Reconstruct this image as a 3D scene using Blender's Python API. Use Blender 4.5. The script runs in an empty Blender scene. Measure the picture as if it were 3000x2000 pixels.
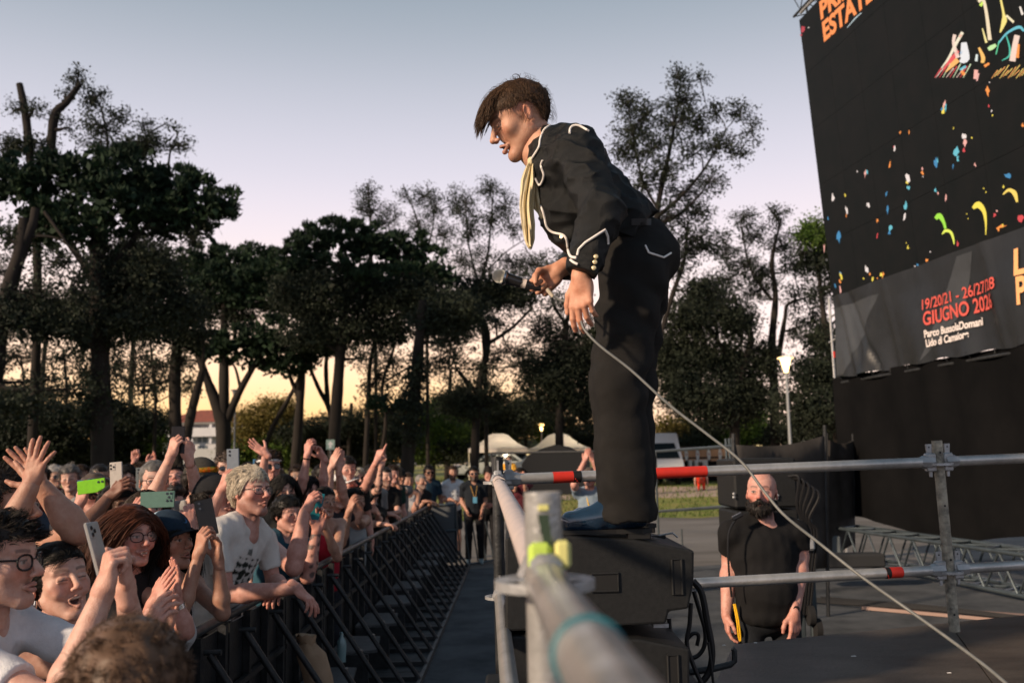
import bpy, math, random
import numpy as np
from mathutils import Vector, Matrix
random.seed(7); rng = np.random.default_rng(11)
scene = bpy.context.scene
R = math.radians
# ------------------------------------------------------------------ camera
F = 2800.0; CAM = np.array([0., 0., 1.87]); PITCH = R(7.02); ROLL = R(-1.2)
_f = np.array([0, math.cos(PITCH), math.sin(PITCH)]); _u = np.array([0, -math.sin(PITCH), math.cos(PITCH)]); _r = np.array([1., 0, 0])
CR = math.cos(ROLL) * _r + math.sin(ROLL) * _u
CU = -math.sin(ROLL) * _r + math.cos(ROLL) * _u
cam = bpy.data.cameras.new('camera'); cam_o = bpy.data.objects.new('camera', cam); scene.collection.objects.link(cam_o)
cam.sensor_width = 36; cam.lens = F / 3000 * 36; cam.clip_start = 0.05; cam.clip_end = 3000
m = Matrix.Identity(4)
for i in range(3):
    m[i][0] = CR[i]; m[i][1] = CU[i]; m[i][2] = -_f[i]; m[i][3] = CAM[i]
cam_o.matrix_world = m
cam.dof.use_dof = True; cam.dof.focus_distance = 3.6; cam.dof.aperture_fstop = 3.6; cam.dof.aperture_blades = 9
scene.camera = cam_o

def ray(px, py):
    return _f + (px - 1500) / F * CR + (1000 - py) / F * CU
def at(px, py, Y):
    "point seen at photo position (px,py), standing Y metres ahead"
    d = ray(px, py); return CAM + d * (Y / d[1])
def mpp(Y): return Y / F      # metres per photo pixel at distance Y
# ------------------------------------------------------------------ sky, sun, exposure
SUN = Vector((-.76, -.52, .38)).normalized()
world = bpy.data.worlds.new('World'); scene.world = world; world.use_nodes = True
nt = world.node_tree; nt.nodes.clear()
out = nt.nodes.new('ShaderNodeOutputWorld'); bg = nt.nodes.new('ShaderNodeBackground')
sky = nt.nodes.new('ShaderNodeTexSky'); sky.sky_type = 'NISHITA'; sky.sun_disc = False
sky.sun_elevation = math.asin(SUN.z); sky.sun_rotation = math.atan2(SUN.x, SUN.y)
sky.air_density = 1.0; sky.dust_density = 2.0; sky.ozone_density = 1.5
tc = nt.nodes.new('ShaderNodeTexCoord'); sx = nt.nodes.new('ShaderNodeSeparateXYZ')
nt.links.new(tc.outputs['Generated'], sx.inputs[0])
def elev_ramp(stops):
    rp = nt.nodes.new('ShaderNodeValToRGB'); rp.color_ramp.interpolation = 'B_SPLINE'; el = rp.color_ramp.elements
    el[0].position = stops[0][0]; el[0].color = (*stops[0][1], 1); el[1].position = 1; el[1].color = (*stops[-1][1], 1)
    for p, c in stops[1:-1]: e = el.new(p); e.color = (*c, 1)
    nt.links.new(sx.outputs['Z'], rp.inputs[0]); return rp
# evening sky: warm glow ahead, blue dusk behind the camera, both fading to a dark zenith
HI = [(.226, (.66, .575, .61)), (.29, (.53, .505, .575)), (.373, (.37, .385, .44)), (.448, (.235, .275, .318)), (.55, (.165, .215, .27)), (.7, (.10, .15, .20)), (1.0, (.06, .10, .14))]
fire = elev_ramp([(0.0, (1.05, .45, .10)), (.05, (1.10, .61, .25)), (.105, (1.0, .68, .46)), (.175, (.80, .64, .58))] + HI)
pale = elev_ramp([(0.0, (.90, .60, .42)), (.05, (.92, .66, .52)), (.105, (.86, .68, .62)), (.175, (.77, .65, .64))] + HI)
dusk = elev_ramp([(0.0, (.46, .42, .46)), (.1, (.44, .42, .48)), (.2, (.39, .40, .47)), (.35, (.28, .32, .39)), (.5, (.19, .24, .30)), (.7, (.085, .125, .17)), (1.0, (.06, .10, .14))])
hd_ = nt.nodes.new('ShaderNodeVectorMath'); hd_.operation = 'DOT_PRODUCT'; hd_.inputs[1].default_value = (-.26, .965, 0)
nt.links.new(tc.outputs['Generated'], hd_.inputs[0])
mrz = nt.nodes.new('ShaderNodeMapRange'); mrz.interpolation_type = 'SMOOTHSTEP'; mrz.inputs[1].default_value = -.45; mrz.inputs[2].default_value = .75
nt.links.new(hd_.outputs['Value'], mrz.inputs[0])
mrf = nt.nodes.new('ShaderNodeMapRange'); mrf.interpolation_type = 'SMOOTHSTEP'; mrf.inputs[1].default_value = .86; mrf.inputs[2].default_value = .998; nt.links.new(hd_.outputs['Value'], mrf.inputs[0])
glow = nt.nodes.new('ShaderNodeMix'); glow.data_type = 'RGBA'; nt.links.new(mrf.outputs[0], glow.inputs[0]); nt.links.new(pale.outputs[0], glow.inputs[6]); nt.links.new(fire.outputs[0], glow.inputs[7])
mxs = nt.nodes.new('ShaderNodeMix'); mxs.data_type = 'RGBA'; nt.links.new(mrz.outputs[0], mxs.inputs[0]); nt.links.new(dusk.outputs[0], mxs.inputs[6]); nt.links.new(glow.outputs[2], mxs.inputs[7])
mul = nt.nodes.new('ShaderNodeVectorMath'); mul.operation = 'SCALE'; mul.inputs[3].default_value = .003
nt.links.new(sky.outputs[0], mul.inputs[0])
add = nt.nodes.new('ShaderNodeVectorMath'); add.operation = 'ADD'
nt.links.new(mul.outputs[0], add.inputs[0]); nt.links.new(mxs.outputs[2], add.inputs[1])
nt.links.new(add.outputs[0], bg.inputs[0]); bg.inputs[1].default_value = 1.08
nt.links.new(bg.outputs[0], out.inputs[0])
sl = bpy.data.lights.new('sun', 'SUN'); sl.energy = 4.0; sl.angle = R(4); sl.color = (1.0, .76, .54)
so = bpy.data.objects.new('sun', sl); scene.collection.objects.link(so)
so.rotation_euler = SUN.to_track_quat('Z', 'Y').to_euler()
scene.view_settings.view_transform = 'Standard'; scene.view_settings.look = 'None'
scene.view_settings.exposure = .45; scene.view_settings.gamma = 1
scene.render.engine = 'CYCLES'
# ------------------------------------------------------------------ materials
MATS = {}
def mat(name, col, rough=.6, metal=0., noise=None, bump=0., bscale=40., emit=None, es=1., alpha=None, spec=.3,
        attr=False, translucent=0., island=0., coat=0., sss=0., coord='Object', nscale=8., detail=6., stretch=None):
    """noise = second colour blended in by a noise texture"""
    if name in MATS: return MATS[name]
    M = bpy.data.materials.new(name); MATS[name] = M; M.use_nodes = True
    t = M.node_tree; b = t.nodes['Principled BSDF']; L = t.links.new
    b.inputs['Roughness'].default_value = rough; b.inputs['Metallic'].default_value = metal
    b.inputs['Specular IOR Level'].default_value = spec
    if coat: b.inputs['Coat Weight'].default_value = coat
    tcn = t.nodes.new('ShaderNodeTexCoord'); src = tcn.outputs[coord]
    if stretch:
        mp = t.nodes.new('ShaderNodeMapping'); mp.inputs['Scale'].default_value = stretch; L(src, mp.inputs[0]); src = mp.outputs[0]
    csock = None
    if attr:
        a = t.nodes.new('ShaderNodeAttribute'); a.attribute_name = 'Col'; csock = a.outputs['Color']
    if noise is not None:
        n = t.nodes.new('ShaderNodeTexNoise'); n.inputs['Scale'].default_value = nscale; n.inputs['Detail'].default_value = detail
        n.inputs['Roughness'].default_value = .65
        L(src, n.inputs['Vector'])
        mr = t.nodes.new('ShaderNodeMapRange'); mr.inputs[1].default_value = .32; mr.inputs[2].default_value = .68
        L(n.outputs[0], mr.inputs[0])
        mx = t.nodes.new('ShaderNodeMix'); mx.data_type = 'RGBA'
        L(mr.outputs[0], mx.inputs[0])
        if csock: L(csock, mx.inputs[6])
        else: mx.inputs[6].default_value = (*col, 1)
        if attr:
            mm = t.nodes.new('ShaderNodeMix'); mm.data_type = 'RGBA'; mm.blend_type = 'MULTIPLY'; mm.inputs[0].default_value = 1
            L(csock, mm.inputs[6]); mm.inputs[7].default_value = (*noise, 1); L(mm.outputs[2], mx.inputs[7])
        else: mx.inputs[7].default_value = (*noise, 1)
        csock = mx.outputs[2]
    if island:
        g = t.nodes.new('ShaderNodeNewGeometry'); mr2 = t.nodes.new('ShaderNodeMapRange')
        mr2.inputs[3].default_value = 1 - island; mr2.inputs[4].default_value = 1 + island
        L(g.outputs['Random Per Island'], mr2.inputs[0])
        vm = t.nodes.new('ShaderNodeVectorMath'); vm.operation = 'SCALE'
        if csock: L(csock, vm.inputs[0])
        else: vm.inputs[0].default_value = col
        L(mr2.outputs[0], vm.inputs[3]); csock = vm.outputs[0]
    if csock: L(csock, b.inputs['Base Color'])
    else: b.inputs['Base Color'].default_value = (*col, 1)
    if bump:
        n2 = t.nodes.new('ShaderNodeTexNoise'); n2.inputs['Scale'].default_value = bscale; n2.inputs['Detail'].default_value = 4
        L(src, n2.inputs['Vector'])
        bp = t.nodes.new('ShaderNodeBump'); bp.inputs['Strength'].default_value = bump; bp.inputs['Distance'].default_value = .01
        L(n2.outputs[0], bp.inputs['Height']); L(bp.outputs[0], b.inputs['Normal'])
    if sss:
        b.inputs['Subsurface Weight'].default_value = sss; b.inputs['Subsurface Radius'].default_value = (.012, .004, .002)
        b.inputs['Subsurface Scale'].default_value = .6
    if emit is not None:
        b.inputs['Emission Color'].default_value = (*emit, 1); b.inputs['Emission Strength'].default_value = es
    if alpha is not None: b.inputs['Alpha'].default_value = alpha
    if translucent:
        tr = t.nodes.new('ShaderNodeBsdfTranslucent'); ms = t.nodes.new('ShaderNodeMixShader'); ms.inputs[0].default_value = translucent
        if csock: L(csock, tr.inputs[0])
        else: tr.inputs[0].default_value = (*col, 1)
        L(b.outputs[0], ms.inputs[1]); L(tr.outputs[0], ms.inputs[2]); L(ms.outputs[0], t.nodes['Material Output'].inputs[0])
    return M
# ------------------------------------------------------------------ mesh helpers
COL = scene.collection
def link(o, parent=None):
    COL.objects.link(o)
    if parent is not None: o.parent = parent
    return o
def np_mesh(name, V, Q, smooth=True, col=None):
    V = np.ascontiguousarray(V, np.float32); Q = np.ascontiguousarray(Q, np.int32)
    me = bpy.data.meshes.new(name); n = Q.shape[1]
    me.vertices.add(len(V)); me.vertices.foreach_set('co', V.ravel())
    me.loops.add(Q.size); me.loops.foreach_set('vertex_index', Q.ravel())
    me.polygons.add(len(Q)); me.polygons.foreach_set('loop_start', np.arange(0, Q.size, n, dtype=np.int32))
    me.update(calc_edges=True)
    if smooth: me.polygons.foreach_set('use_smooth', np.ones(len(Q), bool))
    if col is not None:
        a = me.color_attributes.new('Col', 'FLOAT_COLOR', 'POINT')
        c = np.ones((len(V), 4), np.float32); c[:, :3] = col; a.data.foreach_set('color', c.ravel())
    return me
def np_obj(name, V, Q, mt, parent=None, smooth=True, col=None, origin=None):
    V = np.asarray(V, np.float32)
    if origin is not None: V = V - np.asarray(origin, np.float32)
    me = np_mesh(name, V, Q, smooth, col)
    if mt: me.materials.append(mt)
    o = bpy.data.objects.new(name, me)
    if origin is not None: o.location = origin
    return link(o, parent)
def tag(o, label=None, cat=None, group=None, kind=None):
    if label: o['label'] = label
    if cat: o['category'] = cat
    if group: o['group'] = group
    if kind: o['kind'] = kind
    return o
def thing(name, label, cat, loc=(0, 0, 0), group=None):
    o = bpy.data.objects.new(name, None); COL.objects.link(o); o.location = loc; o.empty_display_size = .1
    return tag(o, label, cat, group)
def under(o, parent):
    "parent o (placed in world space) under parent, keeping its place"
    o.parent = parent
    o.matrix_parent_inverse = Matrix.Translation(parent.location).inverted()
    return o
def copy_tree(o, parent=None):
    c = o.copy(); link(c, parent)
    for ch in list(o.children): copy_tree(ch, c)
    return c
def unit(v):
    v = np.asarray(v, float); return v / (np.linalg.norm(v) + 1e-12)
def frame(d, up=(0, 0, 1)):
    d = unit(d); up = np.asarray(up, float)
    if abs(d @ unit(up)) > .98: up = np.array([1., 0, 0]) if abs(d[0]) < .9 else np.array([0, 1., 0])
    a = unit(np.cross(up, d)); b = np.cross(d, a); return a, b, d
class MB:
    def __init__(s): s.V = []; s.Fc = []; s.n = 0
    def add(s, V, Fc):
        V = np.asarray(V, float); s.V.append(V); s.Fc += [tuple(int(i) + s.n for i in f) for f in Fc]; s.n += len(V); return s
    def box(s, c, size, rot=None, bevel=0.):
        c = np.asarray(c, float); hx, hy, hz = [q / 2 for q in size]
        if bevel:
            b = min(bevel, hx * .49, hy * .49, hz * .49); V = []; 
            for sx_ in (-1, 1):
                for sy_ in (-1, 1):
                    for sz_ in (-1, 1):
                        V += [(sx_ * (hx), sy_ * (hy - b), sz_ * (hz - b)), (sx_ * (hx - b), sy_ * hy, sz_ * (hz - b)), (sx_ * (hx - b), sy_ * (hy - b), sz_ * hz)]
            V = np.array(V); idx = lambda a, b_, c_, k: ((a > 0) * 4 + (b_ > 0) * 2 + (c_ > 0)) * 3 + k
            Fs = []
            for sg in (-1, 1):
                Fs.append([idx(sg, -1, -1, 0), idx(sg, 1, -1, 0), idx(sg, 1, 1, 0), idx(sg, -1, 1, 0)][::sg])
                Fs.append([idx(-1, sg, -1, 1), idx(-1, sg, 1, 1), idx(1, sg, 1, 1), idx(1, sg, -1, 1)][::sg])
                Fs.append([idx(-1, -1, sg, 2), idx(1, -1, sg, 2), idx(1, 1, sg, 2), idx(-1, 1, sg, 2)][::sg])
                for s2 in (-1, 1):
                    o = sg * s2
                    Fs.append([idx(sg, s2, -1, 0), idx(sg, s2, -1, 1), idx(sg, s2, 1, 1), idx(sg, s2, 1, 0)][::o])
                    Fs.append([idx(sg, -1, s2, 0), idx(sg, 1, s2, 0), idx(sg, 1, s2, 2), idx(sg, -1, s2, 2)][::o])
                    Fs.append([idx(-1, sg, s2, 1), idx(-1, sg, s2, 2), idx(1, sg, s2, 2), idx(1, sg, s2, 1)][::o])
                    for s3 in (-1, 1):
                        Fs.append([idx(sg, s2, s3, 0), idx(sg, s2, s3, 1), idx(sg, s2, s3, 2)][::sg * s2 * s3])
        else:
            V = np.array([(x, y, z) for x in (-hx, hx) for y in (-hy, hy) for z in (-hz, hz)])
            Fs = [(0, 1, 3, 2), (4, 6, 7, 5), (0, 4, 5, 1), (2, 3, 7, 6), (0, 2, 6, 4), (1, 5, 7, 3)]
        if rot is not None: V = V @ np.asarray(rot, float).T
        return s.add(V + c, Fs)
    def tube(s, pts, r, n=8, cap=True, up=(0, 0, 1)):
        pts = np.asarray(pts, float); k = len(pts)
        r = np.full(k, r, float) if np.isscalar(r) else np.asarray(r, float)
        V = []; prev = None
        for i in range(k):
            d = pts[min(i + 1, k - 1)] - pts[max(i - 1, 0)]
            if prev is None: a, b, d = frame(d, up)
            else:
                d = unit(d); a = unit(prev - d * (prev @ d)); b = np.cross(d, a)
            prev = a
            for j in range(n):
                th = 2 * math.pi * j / n; V.append(pts[i] + r[i] * (math.cos(th) * a + math.sin(th) * b))
        Fs = [(i * n + j, i * n + (j + 1) % n, (i + 1) * n + (j + 1) % n, (i + 1) * n + j) for i in range(k - 1) for j in range(n)]
        if cap: Fs += [tuple(range(n - 1, -1, -1)), tuple(range((k - 1) * n, k * n))]
        return s.add(V, Fs)
    def lathe(s, prof, c, axis=(0, 0, 1), n=20, up=(0, 1, 0)):
        "prof = [(r, h)...]"
        a, b, d = frame(axis, up); V = []; k = len(prof)
        for r_, h_ in prof:
            for j in range(n):
                th = 2 * math.pi * j / n; V.append(np.asarray(c) + h_ * d + r_ * (math.cos(th) * a + math.sin(th) * b))
        Fs = [(i * n + j, i * n + (j + 1) % n, (i + 1) * n + (j + 1) % n, (i + 1) * n + j) for i in range(k - 1) for j in range(n)]
        Fs += [tuple(range(n - 1, -1, -1)), tuple(range((k - 1) * n, k * n))]
        return s.add(V, Fs)
    def prism(s, poly, ext):
        "poly: list of 3D points (planar), ext: extrusion vector"
        p = np.asarray(poly, float); n = len(p); V = np.vstack([p, p + np.asarray(ext, float)])
        return s.add(V, [tuple(range(n - 1, -1, -1)), tuple(range(n, 2 * n))] + [(i, (i + 1) % n, n + (i + 1) % n, n + i) for i in range(n)])
    def grid(s, P):
        P = np.asarray(P, float); a, b = P.shape[:2]
        return s.add(P.reshape(-1, 3), [(i * b + j, (i + 1) * b + j, (i + 1) * b + j + 1, i * b + j + 1) for i in range(a - 1) for j in range(b - 1)])
    def build(s, name, mt, parent=None, smooth=False, origin=None, fix=True):
        V = np.vstack(s.V); org = np.zeros(3) if origin is None else np.asarray(origin, float)
        me = bpy.data.meshes.new(name); me.from_pydata((V - org).tolist(), [], s.Fc)
        if mt: me.materials.append(mt)
        if fix:
            import bmesh
            bm = bmesh.new(); bm.from_mesh(me); bmesh.ops.recalc_face_normals(bm, faces=bm.faces); bm.to_mesh(me); bm.free()
        if smooth:
            me.polygons.foreach_set('use_smooth', np.ones(len(me.polygons), bool))
            me.set_sharp_from_angle(angle=R(40))
        o = bpy.data.objects.new(name, me); o.location = org
        return link(o, parent)
def spline(P, n=8):
    "Catmull-Rom through the points P"
    P = np.asarray(P, float); Q = np.vstack([2 * P[0] - P[1], P, 2 * P[-1] - P[-2]]); o = []
    for i in range(1, len(Q) - 2):
        for t in np.linspace(0, 1, n, endpoint=False):
            a, b, c, d = Q[i - 1:i + 3]
            o.append(.5 * ((2 * b) + (c - a) * t + (2 * a - 5 * b + 4 * c - d) * t * t + (3 * b - a - 3 * c + d) * t ** 3))
    o.append(P[-1]); return np.array(o)
def text_obj(name, s, mt, parent, M, size=1., extrude=.002, shear=0., bold=0.):
    cu = bpy.data.curves.new(name, 'FONT'); cu.body = s; cu.size = size; cu.extrude = extrude; cu.shear = shear; cu.offset = bold
    cu.align_x = 'LEFT'
    t = bpy.data.objects.new(name, cu); COL.objects.link(t)
    bpy.context.view_layer.update()
    me = bpy.data.meshes.new_from_object(t.evaluated_get(bpy.context.evaluated_depsgraph_get()))
    bpy.data.objects.remove(t); bpy.data.curves.remove(cu)
    me.name = name; me.materials.clear(); me.materials.append(mt)
    me.transform(M)
    o = bpy.data.objects.new(name, me); return link(o, parent)
# ================================================================== ground
def gz(Y): return float(np.clip(.022 * (Y - 20), 0, 1.43))
def strip(name, ys, x0, x1, dz, mt, jit=.0, nx=14, kind='structure'):
    P = []
    for k, Y in enumerate(ys):
        a = x0(Y) if callable(x0) else x0; b = x1(Y) if callable(x1) else x1
        jy = np.zeros(nx)
        if jit and k in (0, len(ys) - 1): jy = rng.normal(0, jit, nx)
        P.append([(x, Y + j, gz(Y + j) + dz) for x, j in zip(np.linspace(a, b, nx), jy)])
    o = MB().grid(P).build(name, mt, smooth=False, fix=False)
    return tag(o, kind=kind)
YS = [-60, -10, 0, 5, 10, 15, 18, 20, 22, 25, 30, 36, 43, 50, 60, 72, 85, 110, 160, 300, 900]
strip('ground', YS, -700, 700, 0, mat('dirt', (.085, .078, .070), .95, noise=(.20, .19, .18), nscale=.5, detail=10, bump=.6, bscale=18, stretch=(.35, 1.3, 1)))
strip('asphalt', [-12, 0, 5, 10, 16.6], -30, 30, .004, mat('asphalt', (.045, .051, .058), .9, noise=(.11, .118, .128), nscale=1.9, detail=12, bump=.7, bscale=90, spec=.15), jit=.25, nx=60)
strip('lawn', [27.5, 30, 36, 43, 50, 60, 72, 85, 108], -120, 120, .004, mat('lawn', (.11, .18, .035), .95, noise=(.33, .25, .075), nscale=.32, detail=9, bump=.8, bscale=14, stretch=(.5, 1, 1)), jit=.5, nx=120)
strip('gravel_path', [35.8, 37, 39, 41, 43], 1.5, 60, .008, mat('gravel', (.33, .25, .2), .95, noise=(.46, .36, .3), nscale=3, bump=.5, bscale=40), jit=.25, nx=80)
strip('gravel_path', [84.5, 85, 86, 88, 91], -90, 12, .008, MATS['gravel'], jit=.3, nx=80)
# grass tufts along the near edge of the lawn
def tufts(n, x0, x1, y0, y1):
    x = rng.uniform(x0, x1, n); y = y0 + (y1 - y0) * rng.random(n) ** 1.6
    z = np.clip(.022 * (y - 20), 0, 1.43); h = rng.uniform(.05, .16, n); w = rng.uniform(.012, .03, n); th = rng.uniform(0, 6.28, n)
    b = np.stack([x, y, z], 1); dx = np.stack([np.cos(th) * w, np.sin(th) * w, 0 * w], 1)
    tip = b + np.stack([rng.normal(0, .04, n), rng.normal(0, .04, n), h], 1)
    V = np.stack([b - dx, b + dx, tip], 1).reshape(-1, 3); return V, np.arange(3 * n).reshape(n, 3)
V, Q = tufts(26000, -22, 26, 27.2, 60)
tag(np_obj('grass', V, Q, mat('grass_blade', (.09, .13, .03), .9, island=.5, translucent=.3), smooth=False),
    'short mixed green and dry grass blades on the lawn', 'grass', kind='stuff')

# ================================================================== trees
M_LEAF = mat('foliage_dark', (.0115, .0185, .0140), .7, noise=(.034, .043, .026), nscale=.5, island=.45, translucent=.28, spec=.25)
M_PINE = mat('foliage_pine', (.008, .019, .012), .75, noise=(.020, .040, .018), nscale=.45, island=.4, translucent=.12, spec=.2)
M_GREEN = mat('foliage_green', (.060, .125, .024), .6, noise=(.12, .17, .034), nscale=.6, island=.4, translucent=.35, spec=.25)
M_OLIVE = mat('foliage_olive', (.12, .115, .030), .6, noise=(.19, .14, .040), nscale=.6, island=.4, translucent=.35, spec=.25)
M_BARK = mat('bark', (.013, .011, .010), .95, noise=(.027, .022, .019), nscale=3, bump=1., bscale=12, stretch=(1, 1, .25))
def ell(n, shell=.45):
    d = rng.normal(size=(n, 3)); d /= np.linalg.norm(d, axis=1)[:, None]
    return d * (rng.random(n) ** shell)[:, None]
def leaf_quads(P, size, up=.0):
    n = len(P); a = rng.normal(size=(n, 3)); a[:, 2] += up; a /= np.linalg.norm(a, axis=1)[:, None]
    b = np.cross(a, rng.normal(size=(n, 3))); b /= np.linalg.norm(b, axis=1)[:, None]
    s = (size * rng.uniform(.6, 1.4, n))[:, None]
    V = np.stack([P, P + (a * .5 + b * .3) * s, P + a * s, P + (a * .5 - b * .3) * s], 1)
    return V.reshape(-1, 3)
def needles(P, size):
    n = len(P); k = 4; P = np.repeat(P, k, 0); a = rng.normal(size=(n * k, 3)) * .55; a[:, 2] += .9
    a /= np.linalg.norm(a, axis=1)[:, None]; b = np.cross(a, rng.normal(size=(n * k, 3))); b /= np.linalg.norm(b, axis=1)[:, None]
    s = (size * rng.uniform(.6, 1.3, n * k))[:, None]
    return np.stack([P, P + (a * .5 + b * .13) * s, P + a * s, P + (a * .5 - b * .13) * s], 1).reshape(-1, 3)
def limb(mb, A, B, r0, r1, bend=.12, n=6, seg=7):
    A = np.asarray(A, float); B = np.asarray(B, float); L = np.linalg.norm(B - A)
    off = rng.normal(size=3) * L * bend; t = np.linspace(0, 1, seg)[:, None]
    P = A + (B - A) * t + off * np.sin(np.pi * t) + rng.normal(size=(seg, 3)) * L * .012 * np.sin(np.pi * t)
    mb.tube(P, np.linspace(r0, r1, seg), n, cap=False); return P
def tree(name, label, Y, trunks, blobs, mt=None, group='trees around the park', cat='tree', leaf=.115, limbs=True, stubs=()):
    """trunks: lists of (px,py,radius_px); blobs: (px,py,rx,ry,kind,density)"""
    mp = mpp(Y); mt = mt or M_LEAF
    base = at(trunks[0][0][0], trunks[0][0][1], Y); org = (base[0], Y, gz(Y))
    root = thing(name, label, cat, org, group)
    tb = MB(); tp = []
    for tr in trunks:
        dy = 0
        P = np.array([at(x, y, Y) for x, y, r in tr]); rr = np.array([r * mp * .62 for x, y, r in tr])
        if tr is trunks[0]:
            P = np.vstack([[P[0][0], Y, gz(Y) - .1], P]) if P[0][2] > gz(Y) + .1 else P
            rr = np.concatenate([[rr[0] * 1.15], rr]) if len(P) > len(rr) else rr
        S = spline(P, 5); r2 = np.interp(np.linspace(0, 1, len(S)), np.linspace(0, 1, len(rr)), rr) * rng.uniform(.93, 1.07, len(S))
        tb.tube(S, r2, 10, cap=True); tp.append((S, r2))
    for A, B, r in stubs: limb(tb, at(*A, Y), at(*B, Y), r * mp, r * mp * .6, .04)
    AP = np.vstack([s for s, _ in tp]); AR = np.concatenate([r for _, r in tp])
    LV = {}
    for bx, by, rx, ry, kind, den in blobs:
        k = kind[0]; c = at(bx, by, Y); c = c + [0, rng.normal(0, .25 * rx * mp), 0]
        rad = np.array([rx, rx * .85, ry]) * mp
        A = math.pi * rx * ry * mp * mp
        if limbs and k in 'sdp':
            j = np.argmin(np.linalg.norm((AP - c) * [1, 1, .75] + [0, 0, rad[2] * .5], axis=1))
            limb(tb, AP[j], c, min(AR[j] * .6, .10), .03, .08)
        if k == 'p':
            nc = max(14, int(A * 6.0)); cc = ell(nc, .22); cc[:, 2] = np.where(cc[:, 2] < 0, cc[:, 2] * .6, cc[:, 2]); cr = np.clip(.22 * rad.min(), .18, .4)
            n = int(A * den / (.26 * .26 * .10) * 1.1); u = c + cc[rng.integers(0, nc, n)] * rad + ell(n, .4) * cr * [1.2, 1.2, .9]
            V = needles(u, .26); LV.setdefault('p', []).append(V)
            n2 = int(A * den / (.34 * .34 * .22) * 1.5); V = leaf_quads(c + ell(n2, .5) * rad * .93, .30); LV.setdefault('p', []).append(V)
        else:
            cover = {'s': .86, 'd': 2.8, 'g': 3.2, 'o': 3.2, 'b': 3.4}[k] * den
            la = leaf * leaf * .18; nl = int(A * cover / la)
            per = 26 if k == 's' else 30
            nc = max(3, nl // per); cc = c + ell(nc, .42) * rad
            if k in 'sd' and limbs:
                for q in cc[:min(nc, 34 if k == 's' else 10)]:
                    limb(tb, c + (q - c) * rng.uniform(.0, .35), q, .02, .007, .12, 4, 5)
            sp = .15 if k == 's' else .24
            if k != 's': LV.setdefault({'g': 'g', 'o': 'o'}.get(k, 'l'), []).append(leaf_quads(c + ell(int(A * den / (.3 * .3 * .18) * 1.1), .45) * rad * .80, .30))
            P = np.repeat(cc, per, 0) + rng.normal(size=(nc * per, 3)) * sp * [1, 1, .8]
            LV.setdefault({'g': 'g', 'o': 'o'}.get(k, 'l'), []).append(leaf_quads(P, leaf, .25))
    under(tb.build('trunk', M_BARK, smooth=True, fix=False), root)
    for k, L in LV.items():
        V = np.vstack(L); Q = np.arange(len(V)).reshape(-1, 4)
        mm = {'p': M_PINE, 'g': M_GREEN, 'o': M_OLIVE, 'l': mt}[k]
        under(np_obj('crown', V, Q, mm, smooth=False), root)
    return root
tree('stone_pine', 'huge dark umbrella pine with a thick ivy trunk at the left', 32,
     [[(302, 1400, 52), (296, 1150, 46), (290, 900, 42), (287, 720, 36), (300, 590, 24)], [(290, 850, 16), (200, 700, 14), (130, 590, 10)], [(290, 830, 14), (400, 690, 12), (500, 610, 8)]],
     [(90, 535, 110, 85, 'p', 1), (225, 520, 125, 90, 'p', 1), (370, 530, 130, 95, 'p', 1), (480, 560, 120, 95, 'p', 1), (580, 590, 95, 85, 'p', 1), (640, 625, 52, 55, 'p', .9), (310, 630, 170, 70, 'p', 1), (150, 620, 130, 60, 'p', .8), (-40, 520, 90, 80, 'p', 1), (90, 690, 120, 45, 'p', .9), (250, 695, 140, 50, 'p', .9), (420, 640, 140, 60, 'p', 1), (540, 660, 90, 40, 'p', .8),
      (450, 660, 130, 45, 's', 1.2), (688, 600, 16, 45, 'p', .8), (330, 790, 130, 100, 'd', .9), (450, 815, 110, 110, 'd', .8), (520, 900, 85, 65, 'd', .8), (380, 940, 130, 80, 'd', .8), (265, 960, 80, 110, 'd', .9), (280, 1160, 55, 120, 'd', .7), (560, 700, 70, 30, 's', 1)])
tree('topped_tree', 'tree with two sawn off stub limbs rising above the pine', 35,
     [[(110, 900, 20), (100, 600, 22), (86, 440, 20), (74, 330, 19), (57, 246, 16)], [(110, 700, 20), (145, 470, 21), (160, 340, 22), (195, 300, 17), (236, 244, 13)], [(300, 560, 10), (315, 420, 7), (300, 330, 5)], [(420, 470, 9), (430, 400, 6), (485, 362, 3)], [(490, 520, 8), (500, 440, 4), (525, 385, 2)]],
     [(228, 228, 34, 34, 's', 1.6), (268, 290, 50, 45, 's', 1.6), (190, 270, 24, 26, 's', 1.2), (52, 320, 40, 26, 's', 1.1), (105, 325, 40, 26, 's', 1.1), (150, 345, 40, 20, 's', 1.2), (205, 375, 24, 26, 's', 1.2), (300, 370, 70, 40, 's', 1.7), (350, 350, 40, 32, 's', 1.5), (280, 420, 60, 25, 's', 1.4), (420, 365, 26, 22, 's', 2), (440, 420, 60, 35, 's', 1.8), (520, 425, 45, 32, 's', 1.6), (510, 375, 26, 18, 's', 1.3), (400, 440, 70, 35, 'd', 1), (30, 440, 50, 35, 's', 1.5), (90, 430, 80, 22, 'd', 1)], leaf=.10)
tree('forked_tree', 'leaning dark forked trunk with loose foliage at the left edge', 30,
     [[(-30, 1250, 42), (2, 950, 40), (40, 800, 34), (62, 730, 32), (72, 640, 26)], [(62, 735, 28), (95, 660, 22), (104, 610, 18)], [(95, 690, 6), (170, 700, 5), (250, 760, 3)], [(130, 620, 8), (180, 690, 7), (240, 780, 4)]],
     [(60, 935, 130, 60, 'd', .9), (170, 960, 90, 45, 'd', .8), (200, 770, 110, 60, 's', .9), (100, 860, 90, 60, 's', .9), (220, 860, 70, 60, 's', 1.1), (30, 700, 40, 80, 's', 1), (-40, 1060, 60, 60, 'd', .8), (110, 1110, 150, 26, 's', 1.0), (220, 1140, 60, 30, 's', 1.0), (40, 1190, 140, 40, 'd', 1)])
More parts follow.
